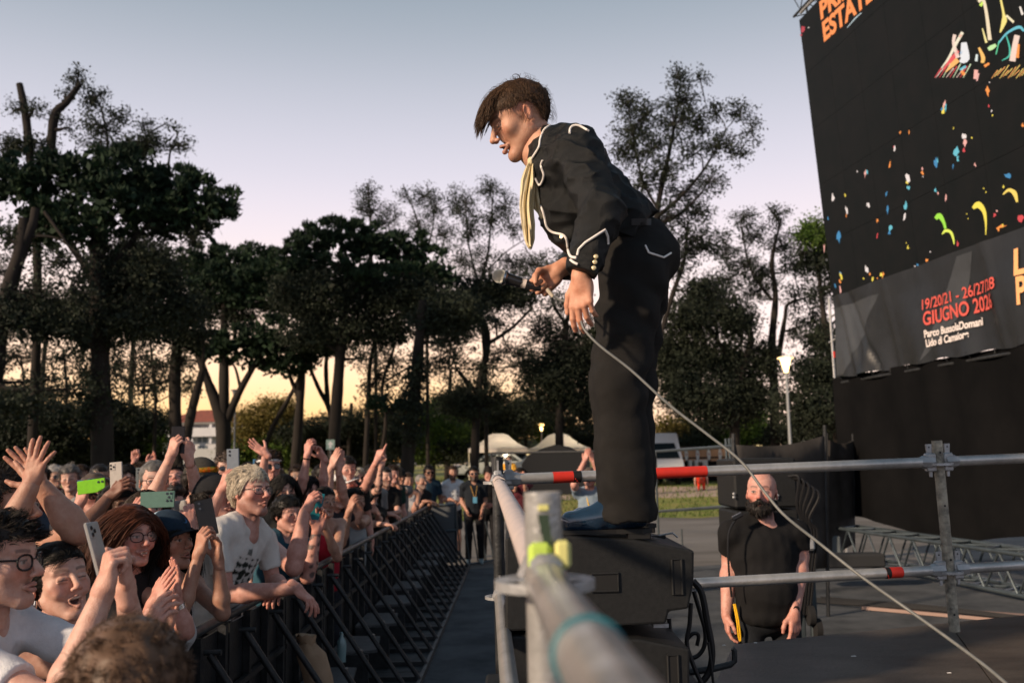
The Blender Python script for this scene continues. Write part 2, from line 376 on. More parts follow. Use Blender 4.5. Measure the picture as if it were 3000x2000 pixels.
tree('slim_tree', 'thin tree with speckled leaves behind the clapping hands', 44, [[(190, 1390, 8), (195, 1150, 7), (185, 1020, 5)], [(70, 1390, 7), (72, 1150, 6), (60, 1040, 4)]], [(60, 1045, 90, 50, 's', 1.0), (180, 1050, 90, 45, 's', 1.0), (250, 1090, 40, 60, 's', .9), (120, 1150, 110, 36, 's', 1.2)])
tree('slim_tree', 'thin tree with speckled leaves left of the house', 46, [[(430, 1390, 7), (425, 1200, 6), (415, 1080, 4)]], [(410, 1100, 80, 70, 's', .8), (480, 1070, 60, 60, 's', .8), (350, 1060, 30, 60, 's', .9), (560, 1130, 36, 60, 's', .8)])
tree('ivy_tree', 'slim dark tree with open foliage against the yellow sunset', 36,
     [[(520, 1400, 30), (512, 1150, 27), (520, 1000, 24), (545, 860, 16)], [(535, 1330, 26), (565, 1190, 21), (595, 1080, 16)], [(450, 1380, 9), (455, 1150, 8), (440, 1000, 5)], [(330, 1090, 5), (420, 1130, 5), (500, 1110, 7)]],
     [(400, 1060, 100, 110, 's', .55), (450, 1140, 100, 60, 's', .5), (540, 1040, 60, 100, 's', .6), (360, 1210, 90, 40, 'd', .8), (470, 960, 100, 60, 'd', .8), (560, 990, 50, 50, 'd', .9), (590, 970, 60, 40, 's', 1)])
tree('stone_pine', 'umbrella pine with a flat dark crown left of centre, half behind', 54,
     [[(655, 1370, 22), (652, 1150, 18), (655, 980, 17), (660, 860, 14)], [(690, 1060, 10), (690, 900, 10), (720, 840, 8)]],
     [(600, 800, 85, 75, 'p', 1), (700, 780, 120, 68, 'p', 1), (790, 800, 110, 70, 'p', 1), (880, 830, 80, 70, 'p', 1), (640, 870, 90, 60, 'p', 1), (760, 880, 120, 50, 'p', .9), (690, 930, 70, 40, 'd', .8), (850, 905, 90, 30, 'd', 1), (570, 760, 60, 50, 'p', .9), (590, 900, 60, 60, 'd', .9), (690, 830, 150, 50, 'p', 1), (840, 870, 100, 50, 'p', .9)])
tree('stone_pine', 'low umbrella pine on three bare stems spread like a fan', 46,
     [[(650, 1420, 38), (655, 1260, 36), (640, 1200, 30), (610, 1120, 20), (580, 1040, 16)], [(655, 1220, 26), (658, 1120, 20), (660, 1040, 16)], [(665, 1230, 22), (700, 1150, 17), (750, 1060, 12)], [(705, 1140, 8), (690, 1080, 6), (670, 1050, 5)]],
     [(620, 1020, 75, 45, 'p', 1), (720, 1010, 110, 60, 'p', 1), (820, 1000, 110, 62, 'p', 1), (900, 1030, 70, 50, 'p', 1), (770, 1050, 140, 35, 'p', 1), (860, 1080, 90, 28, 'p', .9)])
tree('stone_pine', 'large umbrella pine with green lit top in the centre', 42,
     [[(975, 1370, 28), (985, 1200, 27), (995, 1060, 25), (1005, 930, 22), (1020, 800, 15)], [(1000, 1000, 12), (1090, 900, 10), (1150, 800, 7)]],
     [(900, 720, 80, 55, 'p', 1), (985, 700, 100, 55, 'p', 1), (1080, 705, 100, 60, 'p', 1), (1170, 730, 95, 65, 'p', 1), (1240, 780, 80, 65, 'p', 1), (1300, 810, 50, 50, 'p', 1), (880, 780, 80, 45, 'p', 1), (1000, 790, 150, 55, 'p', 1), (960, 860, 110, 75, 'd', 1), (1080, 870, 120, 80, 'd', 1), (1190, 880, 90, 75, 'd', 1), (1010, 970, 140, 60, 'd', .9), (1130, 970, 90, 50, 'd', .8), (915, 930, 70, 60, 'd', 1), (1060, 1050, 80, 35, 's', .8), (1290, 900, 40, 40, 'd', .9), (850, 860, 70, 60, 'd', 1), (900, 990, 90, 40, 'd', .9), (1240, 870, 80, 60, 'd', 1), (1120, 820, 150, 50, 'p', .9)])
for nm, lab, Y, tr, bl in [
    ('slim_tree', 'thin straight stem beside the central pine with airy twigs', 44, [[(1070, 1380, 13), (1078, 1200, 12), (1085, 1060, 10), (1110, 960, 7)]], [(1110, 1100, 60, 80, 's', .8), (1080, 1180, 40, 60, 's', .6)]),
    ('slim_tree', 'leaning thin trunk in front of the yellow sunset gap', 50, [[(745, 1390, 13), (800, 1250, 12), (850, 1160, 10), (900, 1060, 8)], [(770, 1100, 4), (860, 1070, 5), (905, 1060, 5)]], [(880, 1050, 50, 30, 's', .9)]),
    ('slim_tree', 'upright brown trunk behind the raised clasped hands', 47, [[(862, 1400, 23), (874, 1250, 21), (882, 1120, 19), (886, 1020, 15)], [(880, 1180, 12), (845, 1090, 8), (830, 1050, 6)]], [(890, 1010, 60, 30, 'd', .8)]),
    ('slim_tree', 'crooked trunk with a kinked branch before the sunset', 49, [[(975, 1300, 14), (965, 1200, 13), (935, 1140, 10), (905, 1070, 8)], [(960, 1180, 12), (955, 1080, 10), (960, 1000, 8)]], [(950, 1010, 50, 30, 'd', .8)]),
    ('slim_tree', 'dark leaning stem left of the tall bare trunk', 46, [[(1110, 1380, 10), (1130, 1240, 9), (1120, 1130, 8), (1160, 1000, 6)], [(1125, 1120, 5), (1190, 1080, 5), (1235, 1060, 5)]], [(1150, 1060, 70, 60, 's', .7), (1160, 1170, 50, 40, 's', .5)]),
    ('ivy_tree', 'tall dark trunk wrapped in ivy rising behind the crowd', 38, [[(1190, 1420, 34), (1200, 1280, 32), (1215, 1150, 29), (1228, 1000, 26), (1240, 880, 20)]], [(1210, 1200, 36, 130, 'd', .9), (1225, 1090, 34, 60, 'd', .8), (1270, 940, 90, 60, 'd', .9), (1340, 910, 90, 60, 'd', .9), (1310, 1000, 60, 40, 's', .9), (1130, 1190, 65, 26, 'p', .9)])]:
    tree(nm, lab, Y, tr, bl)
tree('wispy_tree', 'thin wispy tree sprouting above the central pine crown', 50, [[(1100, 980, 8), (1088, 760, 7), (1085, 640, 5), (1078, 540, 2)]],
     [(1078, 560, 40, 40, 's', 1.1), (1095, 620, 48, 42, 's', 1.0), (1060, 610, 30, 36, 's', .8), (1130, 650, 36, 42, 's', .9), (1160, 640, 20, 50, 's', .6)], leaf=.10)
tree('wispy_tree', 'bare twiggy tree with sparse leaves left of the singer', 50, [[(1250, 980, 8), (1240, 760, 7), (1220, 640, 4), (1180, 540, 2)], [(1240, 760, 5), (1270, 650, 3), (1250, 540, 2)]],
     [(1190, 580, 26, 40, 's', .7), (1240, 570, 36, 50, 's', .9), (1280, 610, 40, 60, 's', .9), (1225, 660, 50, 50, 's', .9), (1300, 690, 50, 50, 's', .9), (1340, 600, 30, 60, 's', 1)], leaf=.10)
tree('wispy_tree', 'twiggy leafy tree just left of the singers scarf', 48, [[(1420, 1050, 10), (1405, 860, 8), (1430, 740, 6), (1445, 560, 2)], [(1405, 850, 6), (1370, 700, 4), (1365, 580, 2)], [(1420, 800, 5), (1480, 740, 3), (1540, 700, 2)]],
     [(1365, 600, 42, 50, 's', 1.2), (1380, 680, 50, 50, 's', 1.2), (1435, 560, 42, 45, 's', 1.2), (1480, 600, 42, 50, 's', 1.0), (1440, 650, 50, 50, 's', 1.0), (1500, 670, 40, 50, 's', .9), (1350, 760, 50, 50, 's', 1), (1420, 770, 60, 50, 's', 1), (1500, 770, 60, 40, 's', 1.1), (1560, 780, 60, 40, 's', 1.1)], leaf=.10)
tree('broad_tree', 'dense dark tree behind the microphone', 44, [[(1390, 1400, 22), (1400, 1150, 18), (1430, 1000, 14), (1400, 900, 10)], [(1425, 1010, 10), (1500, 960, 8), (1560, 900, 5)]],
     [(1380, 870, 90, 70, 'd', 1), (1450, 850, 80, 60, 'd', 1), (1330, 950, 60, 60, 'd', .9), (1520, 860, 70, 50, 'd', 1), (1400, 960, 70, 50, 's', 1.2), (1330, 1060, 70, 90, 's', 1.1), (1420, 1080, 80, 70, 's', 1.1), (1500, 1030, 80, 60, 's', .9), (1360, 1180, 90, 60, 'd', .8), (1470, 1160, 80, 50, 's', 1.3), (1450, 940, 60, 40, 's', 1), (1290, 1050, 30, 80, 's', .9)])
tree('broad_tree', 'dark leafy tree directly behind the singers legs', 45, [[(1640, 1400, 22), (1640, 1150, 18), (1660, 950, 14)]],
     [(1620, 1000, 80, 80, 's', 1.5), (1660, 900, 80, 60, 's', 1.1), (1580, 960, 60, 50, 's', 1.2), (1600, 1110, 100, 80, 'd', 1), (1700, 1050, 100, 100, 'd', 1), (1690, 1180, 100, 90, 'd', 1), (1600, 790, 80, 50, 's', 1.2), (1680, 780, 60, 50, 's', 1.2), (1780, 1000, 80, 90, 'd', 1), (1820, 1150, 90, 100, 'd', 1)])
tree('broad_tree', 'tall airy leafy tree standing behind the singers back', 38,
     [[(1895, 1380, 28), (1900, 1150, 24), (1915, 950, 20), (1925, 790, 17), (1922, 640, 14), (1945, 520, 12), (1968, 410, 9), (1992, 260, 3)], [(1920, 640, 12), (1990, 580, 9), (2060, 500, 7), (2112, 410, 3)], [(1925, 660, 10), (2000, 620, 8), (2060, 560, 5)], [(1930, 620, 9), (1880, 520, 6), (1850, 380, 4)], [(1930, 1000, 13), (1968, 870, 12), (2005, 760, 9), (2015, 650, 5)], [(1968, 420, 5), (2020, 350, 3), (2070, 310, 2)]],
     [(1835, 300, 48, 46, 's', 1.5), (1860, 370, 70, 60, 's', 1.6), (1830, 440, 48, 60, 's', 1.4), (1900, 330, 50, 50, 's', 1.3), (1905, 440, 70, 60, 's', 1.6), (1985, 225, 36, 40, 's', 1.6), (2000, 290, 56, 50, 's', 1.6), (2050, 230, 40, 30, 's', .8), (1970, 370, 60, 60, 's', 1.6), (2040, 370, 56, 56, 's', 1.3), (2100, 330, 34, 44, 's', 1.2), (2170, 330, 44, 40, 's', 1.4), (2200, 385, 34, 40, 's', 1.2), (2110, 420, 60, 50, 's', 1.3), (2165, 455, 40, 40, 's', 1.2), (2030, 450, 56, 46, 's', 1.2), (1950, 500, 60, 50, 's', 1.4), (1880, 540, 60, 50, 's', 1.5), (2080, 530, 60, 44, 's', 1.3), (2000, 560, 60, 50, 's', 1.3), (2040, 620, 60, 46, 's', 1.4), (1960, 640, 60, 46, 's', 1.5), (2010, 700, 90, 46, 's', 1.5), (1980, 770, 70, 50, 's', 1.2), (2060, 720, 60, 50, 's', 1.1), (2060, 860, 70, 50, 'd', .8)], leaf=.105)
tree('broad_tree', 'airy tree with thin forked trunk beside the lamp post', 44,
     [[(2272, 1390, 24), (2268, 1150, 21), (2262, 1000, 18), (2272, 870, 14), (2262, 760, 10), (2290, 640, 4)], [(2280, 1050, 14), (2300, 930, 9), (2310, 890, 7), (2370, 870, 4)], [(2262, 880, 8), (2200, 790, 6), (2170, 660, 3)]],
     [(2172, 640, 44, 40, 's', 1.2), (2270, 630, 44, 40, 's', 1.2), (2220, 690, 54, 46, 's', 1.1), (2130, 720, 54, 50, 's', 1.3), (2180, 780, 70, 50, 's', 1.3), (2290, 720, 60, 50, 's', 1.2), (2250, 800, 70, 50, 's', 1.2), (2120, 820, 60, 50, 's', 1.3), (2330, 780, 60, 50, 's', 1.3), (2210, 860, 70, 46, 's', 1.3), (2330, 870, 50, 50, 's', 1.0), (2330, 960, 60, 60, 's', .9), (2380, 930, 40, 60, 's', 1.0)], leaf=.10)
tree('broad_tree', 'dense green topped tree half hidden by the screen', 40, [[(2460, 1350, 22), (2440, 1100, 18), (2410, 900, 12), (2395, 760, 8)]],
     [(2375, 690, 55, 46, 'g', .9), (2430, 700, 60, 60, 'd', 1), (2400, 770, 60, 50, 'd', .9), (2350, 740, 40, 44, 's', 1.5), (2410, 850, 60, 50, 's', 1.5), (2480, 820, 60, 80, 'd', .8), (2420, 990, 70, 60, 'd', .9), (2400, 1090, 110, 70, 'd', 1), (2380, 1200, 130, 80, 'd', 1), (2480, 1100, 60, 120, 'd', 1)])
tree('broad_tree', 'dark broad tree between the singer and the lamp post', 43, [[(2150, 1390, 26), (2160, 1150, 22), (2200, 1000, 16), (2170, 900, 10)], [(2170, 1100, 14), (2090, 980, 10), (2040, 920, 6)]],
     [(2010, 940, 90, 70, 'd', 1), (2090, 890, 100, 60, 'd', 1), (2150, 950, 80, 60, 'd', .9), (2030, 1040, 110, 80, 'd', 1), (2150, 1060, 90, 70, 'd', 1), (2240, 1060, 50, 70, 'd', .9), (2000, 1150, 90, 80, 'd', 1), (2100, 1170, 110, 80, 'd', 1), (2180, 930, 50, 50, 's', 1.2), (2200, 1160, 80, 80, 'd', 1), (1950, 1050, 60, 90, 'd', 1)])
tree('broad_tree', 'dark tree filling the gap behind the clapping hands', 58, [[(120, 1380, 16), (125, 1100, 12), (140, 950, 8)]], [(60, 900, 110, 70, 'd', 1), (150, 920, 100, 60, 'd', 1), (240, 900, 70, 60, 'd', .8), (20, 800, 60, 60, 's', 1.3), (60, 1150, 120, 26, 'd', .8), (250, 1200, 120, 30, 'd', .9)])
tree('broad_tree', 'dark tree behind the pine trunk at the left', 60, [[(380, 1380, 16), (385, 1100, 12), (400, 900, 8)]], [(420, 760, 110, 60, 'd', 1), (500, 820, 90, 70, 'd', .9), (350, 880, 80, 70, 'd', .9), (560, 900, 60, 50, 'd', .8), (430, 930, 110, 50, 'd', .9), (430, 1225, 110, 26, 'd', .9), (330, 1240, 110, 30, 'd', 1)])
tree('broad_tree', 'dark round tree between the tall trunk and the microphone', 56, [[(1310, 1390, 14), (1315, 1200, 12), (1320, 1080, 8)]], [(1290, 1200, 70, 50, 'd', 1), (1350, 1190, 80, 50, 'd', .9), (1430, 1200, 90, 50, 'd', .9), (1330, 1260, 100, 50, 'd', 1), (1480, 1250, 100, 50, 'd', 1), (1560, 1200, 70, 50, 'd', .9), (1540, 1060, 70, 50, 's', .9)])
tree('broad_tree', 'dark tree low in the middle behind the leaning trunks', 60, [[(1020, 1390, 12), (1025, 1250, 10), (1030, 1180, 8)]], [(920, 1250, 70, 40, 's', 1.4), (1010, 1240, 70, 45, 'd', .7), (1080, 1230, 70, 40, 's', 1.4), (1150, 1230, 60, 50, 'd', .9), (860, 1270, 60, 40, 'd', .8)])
# bushes and hedges under the trees
def bush(label, Y, blobs, name='bush', mt=None):
    x, y = blobs[0][0], blobs[0][1]
    return tree(name, label, Y, [[(x, y + blobs[0][3], 8), (x, y, 5), (x + 6, y - blobs[0][3] * .5, 3)]], blobs, mt, group='bushes under the trees', cat='bush', leaf=.13, limbs=False)
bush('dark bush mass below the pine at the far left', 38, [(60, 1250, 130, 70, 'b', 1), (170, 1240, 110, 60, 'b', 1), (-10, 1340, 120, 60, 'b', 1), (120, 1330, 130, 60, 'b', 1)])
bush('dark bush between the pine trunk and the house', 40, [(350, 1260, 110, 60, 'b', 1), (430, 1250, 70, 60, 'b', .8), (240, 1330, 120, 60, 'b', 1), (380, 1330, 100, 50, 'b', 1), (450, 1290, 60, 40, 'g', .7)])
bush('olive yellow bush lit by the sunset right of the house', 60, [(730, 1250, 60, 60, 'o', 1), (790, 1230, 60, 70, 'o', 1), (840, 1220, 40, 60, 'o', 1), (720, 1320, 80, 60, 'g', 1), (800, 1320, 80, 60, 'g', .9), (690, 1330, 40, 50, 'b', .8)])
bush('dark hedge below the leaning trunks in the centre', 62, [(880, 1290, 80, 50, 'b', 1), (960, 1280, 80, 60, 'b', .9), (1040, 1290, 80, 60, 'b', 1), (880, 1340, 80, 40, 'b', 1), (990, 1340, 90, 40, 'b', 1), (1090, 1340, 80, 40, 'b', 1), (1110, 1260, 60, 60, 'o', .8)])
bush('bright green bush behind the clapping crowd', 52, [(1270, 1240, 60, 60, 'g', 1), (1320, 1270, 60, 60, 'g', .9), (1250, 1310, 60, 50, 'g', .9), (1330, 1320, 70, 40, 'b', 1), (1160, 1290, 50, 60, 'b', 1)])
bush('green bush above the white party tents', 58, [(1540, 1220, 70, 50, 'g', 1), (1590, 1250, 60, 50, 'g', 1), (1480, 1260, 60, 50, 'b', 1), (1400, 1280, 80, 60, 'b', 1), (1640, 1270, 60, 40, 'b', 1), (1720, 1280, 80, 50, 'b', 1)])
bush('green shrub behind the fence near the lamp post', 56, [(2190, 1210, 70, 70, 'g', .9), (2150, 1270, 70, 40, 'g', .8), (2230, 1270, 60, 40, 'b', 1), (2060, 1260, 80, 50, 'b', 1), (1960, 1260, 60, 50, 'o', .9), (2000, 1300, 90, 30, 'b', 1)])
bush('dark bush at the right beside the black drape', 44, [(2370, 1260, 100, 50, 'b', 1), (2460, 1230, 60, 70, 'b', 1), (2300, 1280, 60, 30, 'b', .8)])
# far tree line closing the horizon
fv = []
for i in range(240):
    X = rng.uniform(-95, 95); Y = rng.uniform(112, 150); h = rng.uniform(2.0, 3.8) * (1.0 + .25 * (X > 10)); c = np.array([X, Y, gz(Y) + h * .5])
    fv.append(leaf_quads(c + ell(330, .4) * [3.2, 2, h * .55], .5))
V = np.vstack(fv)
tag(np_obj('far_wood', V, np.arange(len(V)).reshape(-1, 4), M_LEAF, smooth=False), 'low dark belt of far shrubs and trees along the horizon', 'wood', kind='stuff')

# ================================================================== house
def house():
    Y = 104; g = gz(Y); a = at(470, 1300, Y)[0]; b = at(716, 1300, Y)[0]
    t = thing('house', 'two storey white house with red roof behind the pines', 'house', ((a + b) / 2, Y, g))
    cx = (a + b) / 2; w = b - a; z1 = at(600, 1236, Y)[2]; zr = at(600, 1200, Y)[2]
    wall = mat('house_wall', (.62, .62, .63), .9, noise=(.52, .52, .54), nscale=.6); dark = mat('house_shutter', (.16, .19, .21), .7)
    q = MB().box((cx, Y + 4, (g + z1) / 2), (w, 8, z1 - g)).build('wall', wall); under(q, t)
    mb = MB(); e = .8
    P = [(a - e, Y - e, z1), (b + e, Y - e, z1), (b + e, Y + 8 + e, z1), (a - e, Y + 8 + e, z1), (cx - w * .18, Y + 4, zr + .2), (cx + w * .18, Y + 4, zr + .2)]
    mb.add(np.array(P), [(0, 1, 5, 4), (1, 2, 5), (2, 3, 4, 5), (3, 0, 4), (3, 2, 1, 0)])
    under(mb.build('roof', mat('roof_tile', (.30, .09, .06), .9, noise=(.20, .07, .05), nscale=2)), t)
    q = MB().box((cx, Y - .75, z1 - .14), (w + 1.7, .12, .22)).build('eave', mat('eave', (.2, .19, .18), .8)); under(q, t)
    zb = at(600, 1266, Y)[2]
    q = MB().box((cx + .2, Y - .55, zb), (w * .86, 1.1, .95)).build('balcony', wall); under(q, t)
    for i, fx in enumerate((.12, .3, .5, .72, .9)):
        x = a + w * fx
        for zz, hh in ((z1 - 1.35, 1.7), (g + 1.6, 2.0)):
            wn = MB().box((x, Y - .02, zz), (1.0, .12, hh)).build('window', dark); under(wn, t)
            f = MB().box((x, Y - .10, zz), (.08, .05, hh)).build('frame', wall); under(f, t)
    for fx in (.02, .4, .62, .98):
        q = MB().box((a + w * fx, Y - .65, z1 - 1.2), (.28, .28, 2.3)).build('pillar', wall); under(q, t)
    q = MB().box((cx, Y - 4, g + 1.1), (w * 1.3, .3, 2.2)).build('wall', mat('house_yard_wall', (.42, .42, .42), .9)); under(q, t)
house()
# ================================================================== lit park lamps
M_POST = mat('lamp_post', (.30, .31, .32), .5, metal=.6); M_GLOW = mat('lamp_glow', (1, .8, .5), .5, emit=(1, .62, .22), es=4.5)
def lamp(px, py, Y, size, label, lit=True):
    p = at(px, py, Y); g = gz(Y); t = thing('park_lamp', label, 'lamp', (p[0], Y, g), 'park lamps')
    q = MB().tube([(p[0], Y, g), (p[0], Y, p[2] - size * .8)], [size * .13, size * .09], 8).build('post', M_POST, smooth=True); under(q, t)
    q = MB().lathe([(size * .14, -size * .9), (size * .16, -size * .75), (size * .36, 0), (size * .34, .02)], p, n=14).build('lamp_shade', M_GLOW if lit else M_POST, smooth=True); under(q, t)
    q = MB().lathe([(size * .55, 0), (size * .52, size * .08), (size * .2, size * .13)], p + [0, 0, .025], n=16).build('lid', M_POST if not lit else mat('lamp_lid', (.9, .75, .5), .5, emit=(1, .65, .25), es=1.2), smooth=True); under(q, t)
    if lit:
        l = bpy.data.lights.new('lamp_light', 'POINT'); l.energy = 14 * size; l.color = (1, .66, .3); l.shadow_soft_size = .15
        o = bpy.data.objects.new('lamp_light', l); o.location = p + [0, -size * .8, -size * .2]; COL.objects.link(o); under(o, t)
lamp(2301, 1052, 36, .56, 'tall lit park lamp standing right of the singer')
lamp(128, 1253, 62, .5, 'small lit park lamp above the clapping hands at far left')
lamp(413, 1275, 62, .42, 'small lit park lamp left of the raised black phone')
lamp(773, 1272, 66, .45, 'small lit park lamp on a thin post right of the house')
lamp(689, 1145, 48, .42, 'unlit park lamp in front of the fan shaped pine', lit=False)
lamp(1586, 1243, 56, .42, 'small lit park lamp above the right white tent')
lamp(1452, 1264, 57, .2, 'tiny lit park lamp above the left white tent')
# ================================================================== arrow sign on trunk
Y = 41.2; p = at(968, 1302, Y)
t = thing('arrow_sign', 'white and green arrow sign on a trunk behind the crowd', 'sign', (p[0], Y, p[2]))
q = MB().box(p, (.36, .02, .42)).build('panel', mat('sign_green', (.32, .45, .42), .6)); under(q, t)
q = MB().prism([p + [-.13, -.014, .0], p + [0, -.014, .16], p + [.13, -.014, 0], p + [.06, -.014, 0], p + [.06, -.014, -.15], p + [-.06, -.014, -.15], p + [-.06, -.014, 0]], (0, -.004, 0)).build('arrow', mat('white_paint', (.8, .8, .8), .6)); under(q, t)
q = MB().tube([(p[0], Y + .02, gz(Y)), (p[0], Y + .02, p[2])], .02, 6).build('post', M_POST); under(q, t)
# ================================================================== party tents
M_TENT = mat('tent_white', (.86, .82, .80), .8, noise=(.78, .74, .72), nscale=1.5, translucent=.35)
def gazebo(px0, px1, Y, label):
    a = at(px0, 1315, Y); b = at(px1, 1315, Y); g = gz(Y); w = b[0] - a[0]; cx = (a[0] + b[0]) / 2; ze = a[2]; zt = at((px0 + px1) / 2, 1270, Y)[2]
    t = thing('party_tent', label, 'tent', (cx, Y, g), 'white party tents')
    n = 13; P = []
    for i in range(n):
        row = []
        for j in range(n):
            u = -1 + 2 * i / (n - 1); v = -1 + 2 * j / (n - 1); d = max(abs(u), abs(v)); k = np.clip((1 - d) / .72, 0, 1)
            row.append((cx + u * w / 2, Y + v * w / 2, ze + (zt - ze) * k ** 1.5))
        P.append(row)
    under(MB().grid(P).build('canopy', M_TENT, smooth=True), t)
    for s in range(4):
        c = [(-1, -1), (1, -1), (1, 1), (-1, 1)]; u, v = c[s]; u2, v2 = c[(s + 1) % 4]
        q = MB().box((cx + (u + u2) / 2 * w / 2, Y + (v + v2) / 2 * w / 2, ze - .09), (w if u != u2 else .02, w if v != v2 else .02, .2)).build('valance', M_TENT); under(q, t)
        q = MB().tube([(cx + u * w * .49, Y + v * w * .49, g), (cx + u * w * .49, Y + v * w * .49, ze)], .03, 6).build('leg', mat('tent_leg', (.75, .68, .5), .5)); under(q, t)
    l = bpy.data.lights.new('tent_light', 'POINT'); l.energy = 130; l.color = (1, .8, .55); l.shadow_soft_size = .1
    o = bpy.data.objects.new('tent_light', l); o.location = (cx + w * .3, Y, ze - .2); COL.objects.link(o); under(o, t)
    q = MB().lathe([(.05, -.06), (.09, 0), (.05, .06)], (cx + w * .3, Y, ze - .1), n=10).build('bulb', M_GLOW); under(q, t)
gazebo(1376, 1546, 50, 'white peaked party tent left of the singers trouser leg')
gazebo(1549, 1722, 50, 'white peaked party tent directly behind the trouser leg')
# dark dome tent
Y = 40; a = at(1530, 1400, Y); b = at(1722, 1400, Y); g = gz(Y); zt = at(1630, 1303, Y)[2]; cx = (a[0] + b[0]) / 2; w = b[0] - a[0]
t = thing('black_tent', 'black domed tent in front of the white tents', 'tent', (cx, Y, g))
P = []
prof = [(-.5, 0), (-.5, .62), (-.42, .78), (-.2, .93), (0, 1), (.2, .95), (.42, .80), (.5, .62), (.5, 0)]
for v in np.linspace(-.5, .5, 5): P.append([(cx + u * w, Y + v * 3, g + (zt - g) * h) for u, h in prof])
under(MB().grid(P).build('shell', mat('tent_black', (.012, .013, .015), .7, bump=.3, bscale=3), smooth=True), t)
under(MB().prism([(cx + u * w, Y - 1.5, g + (zt - g) * h) for u, h in prof], (0, .02, 0)).build('front_panel', MATS['tent_black']), t)
# ================================================================== vehicles
M_GLASS = mat('car_glass', (.02, .03, .035), .1, spec=.8); M_TYRE = mat('tyre', (.015, .015, .016), .9); M_RIM = mat('rim', (.4, .4, .42), .3, metal=.9)
def vehicle(name, label, cat, X, Y, yaw, prof, glass, L, W, paint, wheels, wr=.31):
    g = gz(Y); t = thing(name, label, cat, (0, 0, 0))
    def T(x, y, z): return np.array([x, y, z])
    mb = MB(); mb.prism([(x, -W / 2, z) for x, z in prof], (0, W, 0)); o = mb.build('body', paint, t)
    bv = o.modifiers.new('bevel', 'BEVEL'); bv.width = .06; bv.segments = 3; bv.limit_method = 'ANGLE'
    for gl in glass:
        for s in (-1, 1):
            MB().prism([(x, s * (W / 2 + .004), z) for x, z in gl], (0, s * .006, 0)).build('window', M_GLASS, t)
    for x in wheels:
        for s in (-1, 1):
            wh = MB().lathe([(wr * .7, -.11), (wr, -.09), (wr, .09), (wr * .7, .11)], (x, s * (W / 2 - .08), wr), axis=(0, 1, 0), n=18).build('wheel', M_TYRE, t, smooth=True)
            MB().lathe([(wr * .62, -.01), (wr * .55, .015), (.05, .02)], (x, s * (W / 2 + .035), wr), axis=(0, s, 0), n=14).build('rim', M_RIM, wh, smooth=True)
    return t, L, W, X, Y, yaw, g
def place(v, fr, re, screen=None):
    t, L, W, X, Y, yaw, g = v
    if fr:
        for s in (-1, 1): MB().box((L / 2 - .02, s * (W / 2 - .25), .68), (.08, .34, .14)).build('headlight', mat('headlight', (.8, .8, .75), .2), t)
    if screen: MB().prism([(screen[0][0], -W * .42, screen[0][1]), (screen[0][0], W * .42, screen[0][1]), (screen[1][0], W * .38, screen[1][1]), (screen[1][0], -W * .38, screen[1][1])], (.012, 0, .012)).build('windscreen', M_GLASS, t)
    t.location = (X, Y, g); t.rotation_euler.z = yaw
car_prof = [(-2.1, .3), (2.1, .3), (2.12, .65), (1.9, .85), (1.05, .95), (.4, 1.42), (-1.2, 1.45), (-1.9, 1.0), (-2.12, .85)]
win = [[(.9, .96), (.35, 1.36), (-.2, 1.38), (-.2, .98)], [(-.28, .98), (-.28, 1.38), (-1.1, 1.38), (-1.6, 1.0)]]
place(vehicle('parked_car', 'silver car parked under the left white tent', 'car', at(1430, 1350, 55)[0], 55, R(200), car_prof, win, 4.2, 1.75, mat('paint_silver', (.5, .53, .55), .3, metal=.4, coat=.5), (1.35, -1.3)), True, True, ((1.06, .97), (.42, 1.41)))
place(vehicle('parked_car', 'grey car parked between the two white tents', 'car', at(1545, 1360, 56)[0], 56, R(215), car_prof, win, 4.2, 1.75, mat('paint_grey', (.3, .33, .35), .3, metal=.4, coat=.5), (1.35, -1.3)), True, True, ((1.06, .97), (.42, 1.41)))
van_prof = [(-2.6, .35), (2.5, .35), (2.55, .9), (2.3, 1.15), (1.75, 1.9), (1.45, 2.35), (-2.6, 2.35)]
place(vehicle('delivery_van', 'white delivery van beside the food kiosk, half hidden by the trousers', 'van', at(1902, 1350, 46)[0], 46, R(-84), van_prof, [[(2.1, 1.2), (1.6, 1.85), (.9, 1.85), (.9, 1.2)]], 5.1, 2.0, mat('paint_white', (.75, .75, .75), .35, coat=.4), (1.6, -1.7), .34), True, True, ((2.33, 1.2), (1.77, 1.88)))
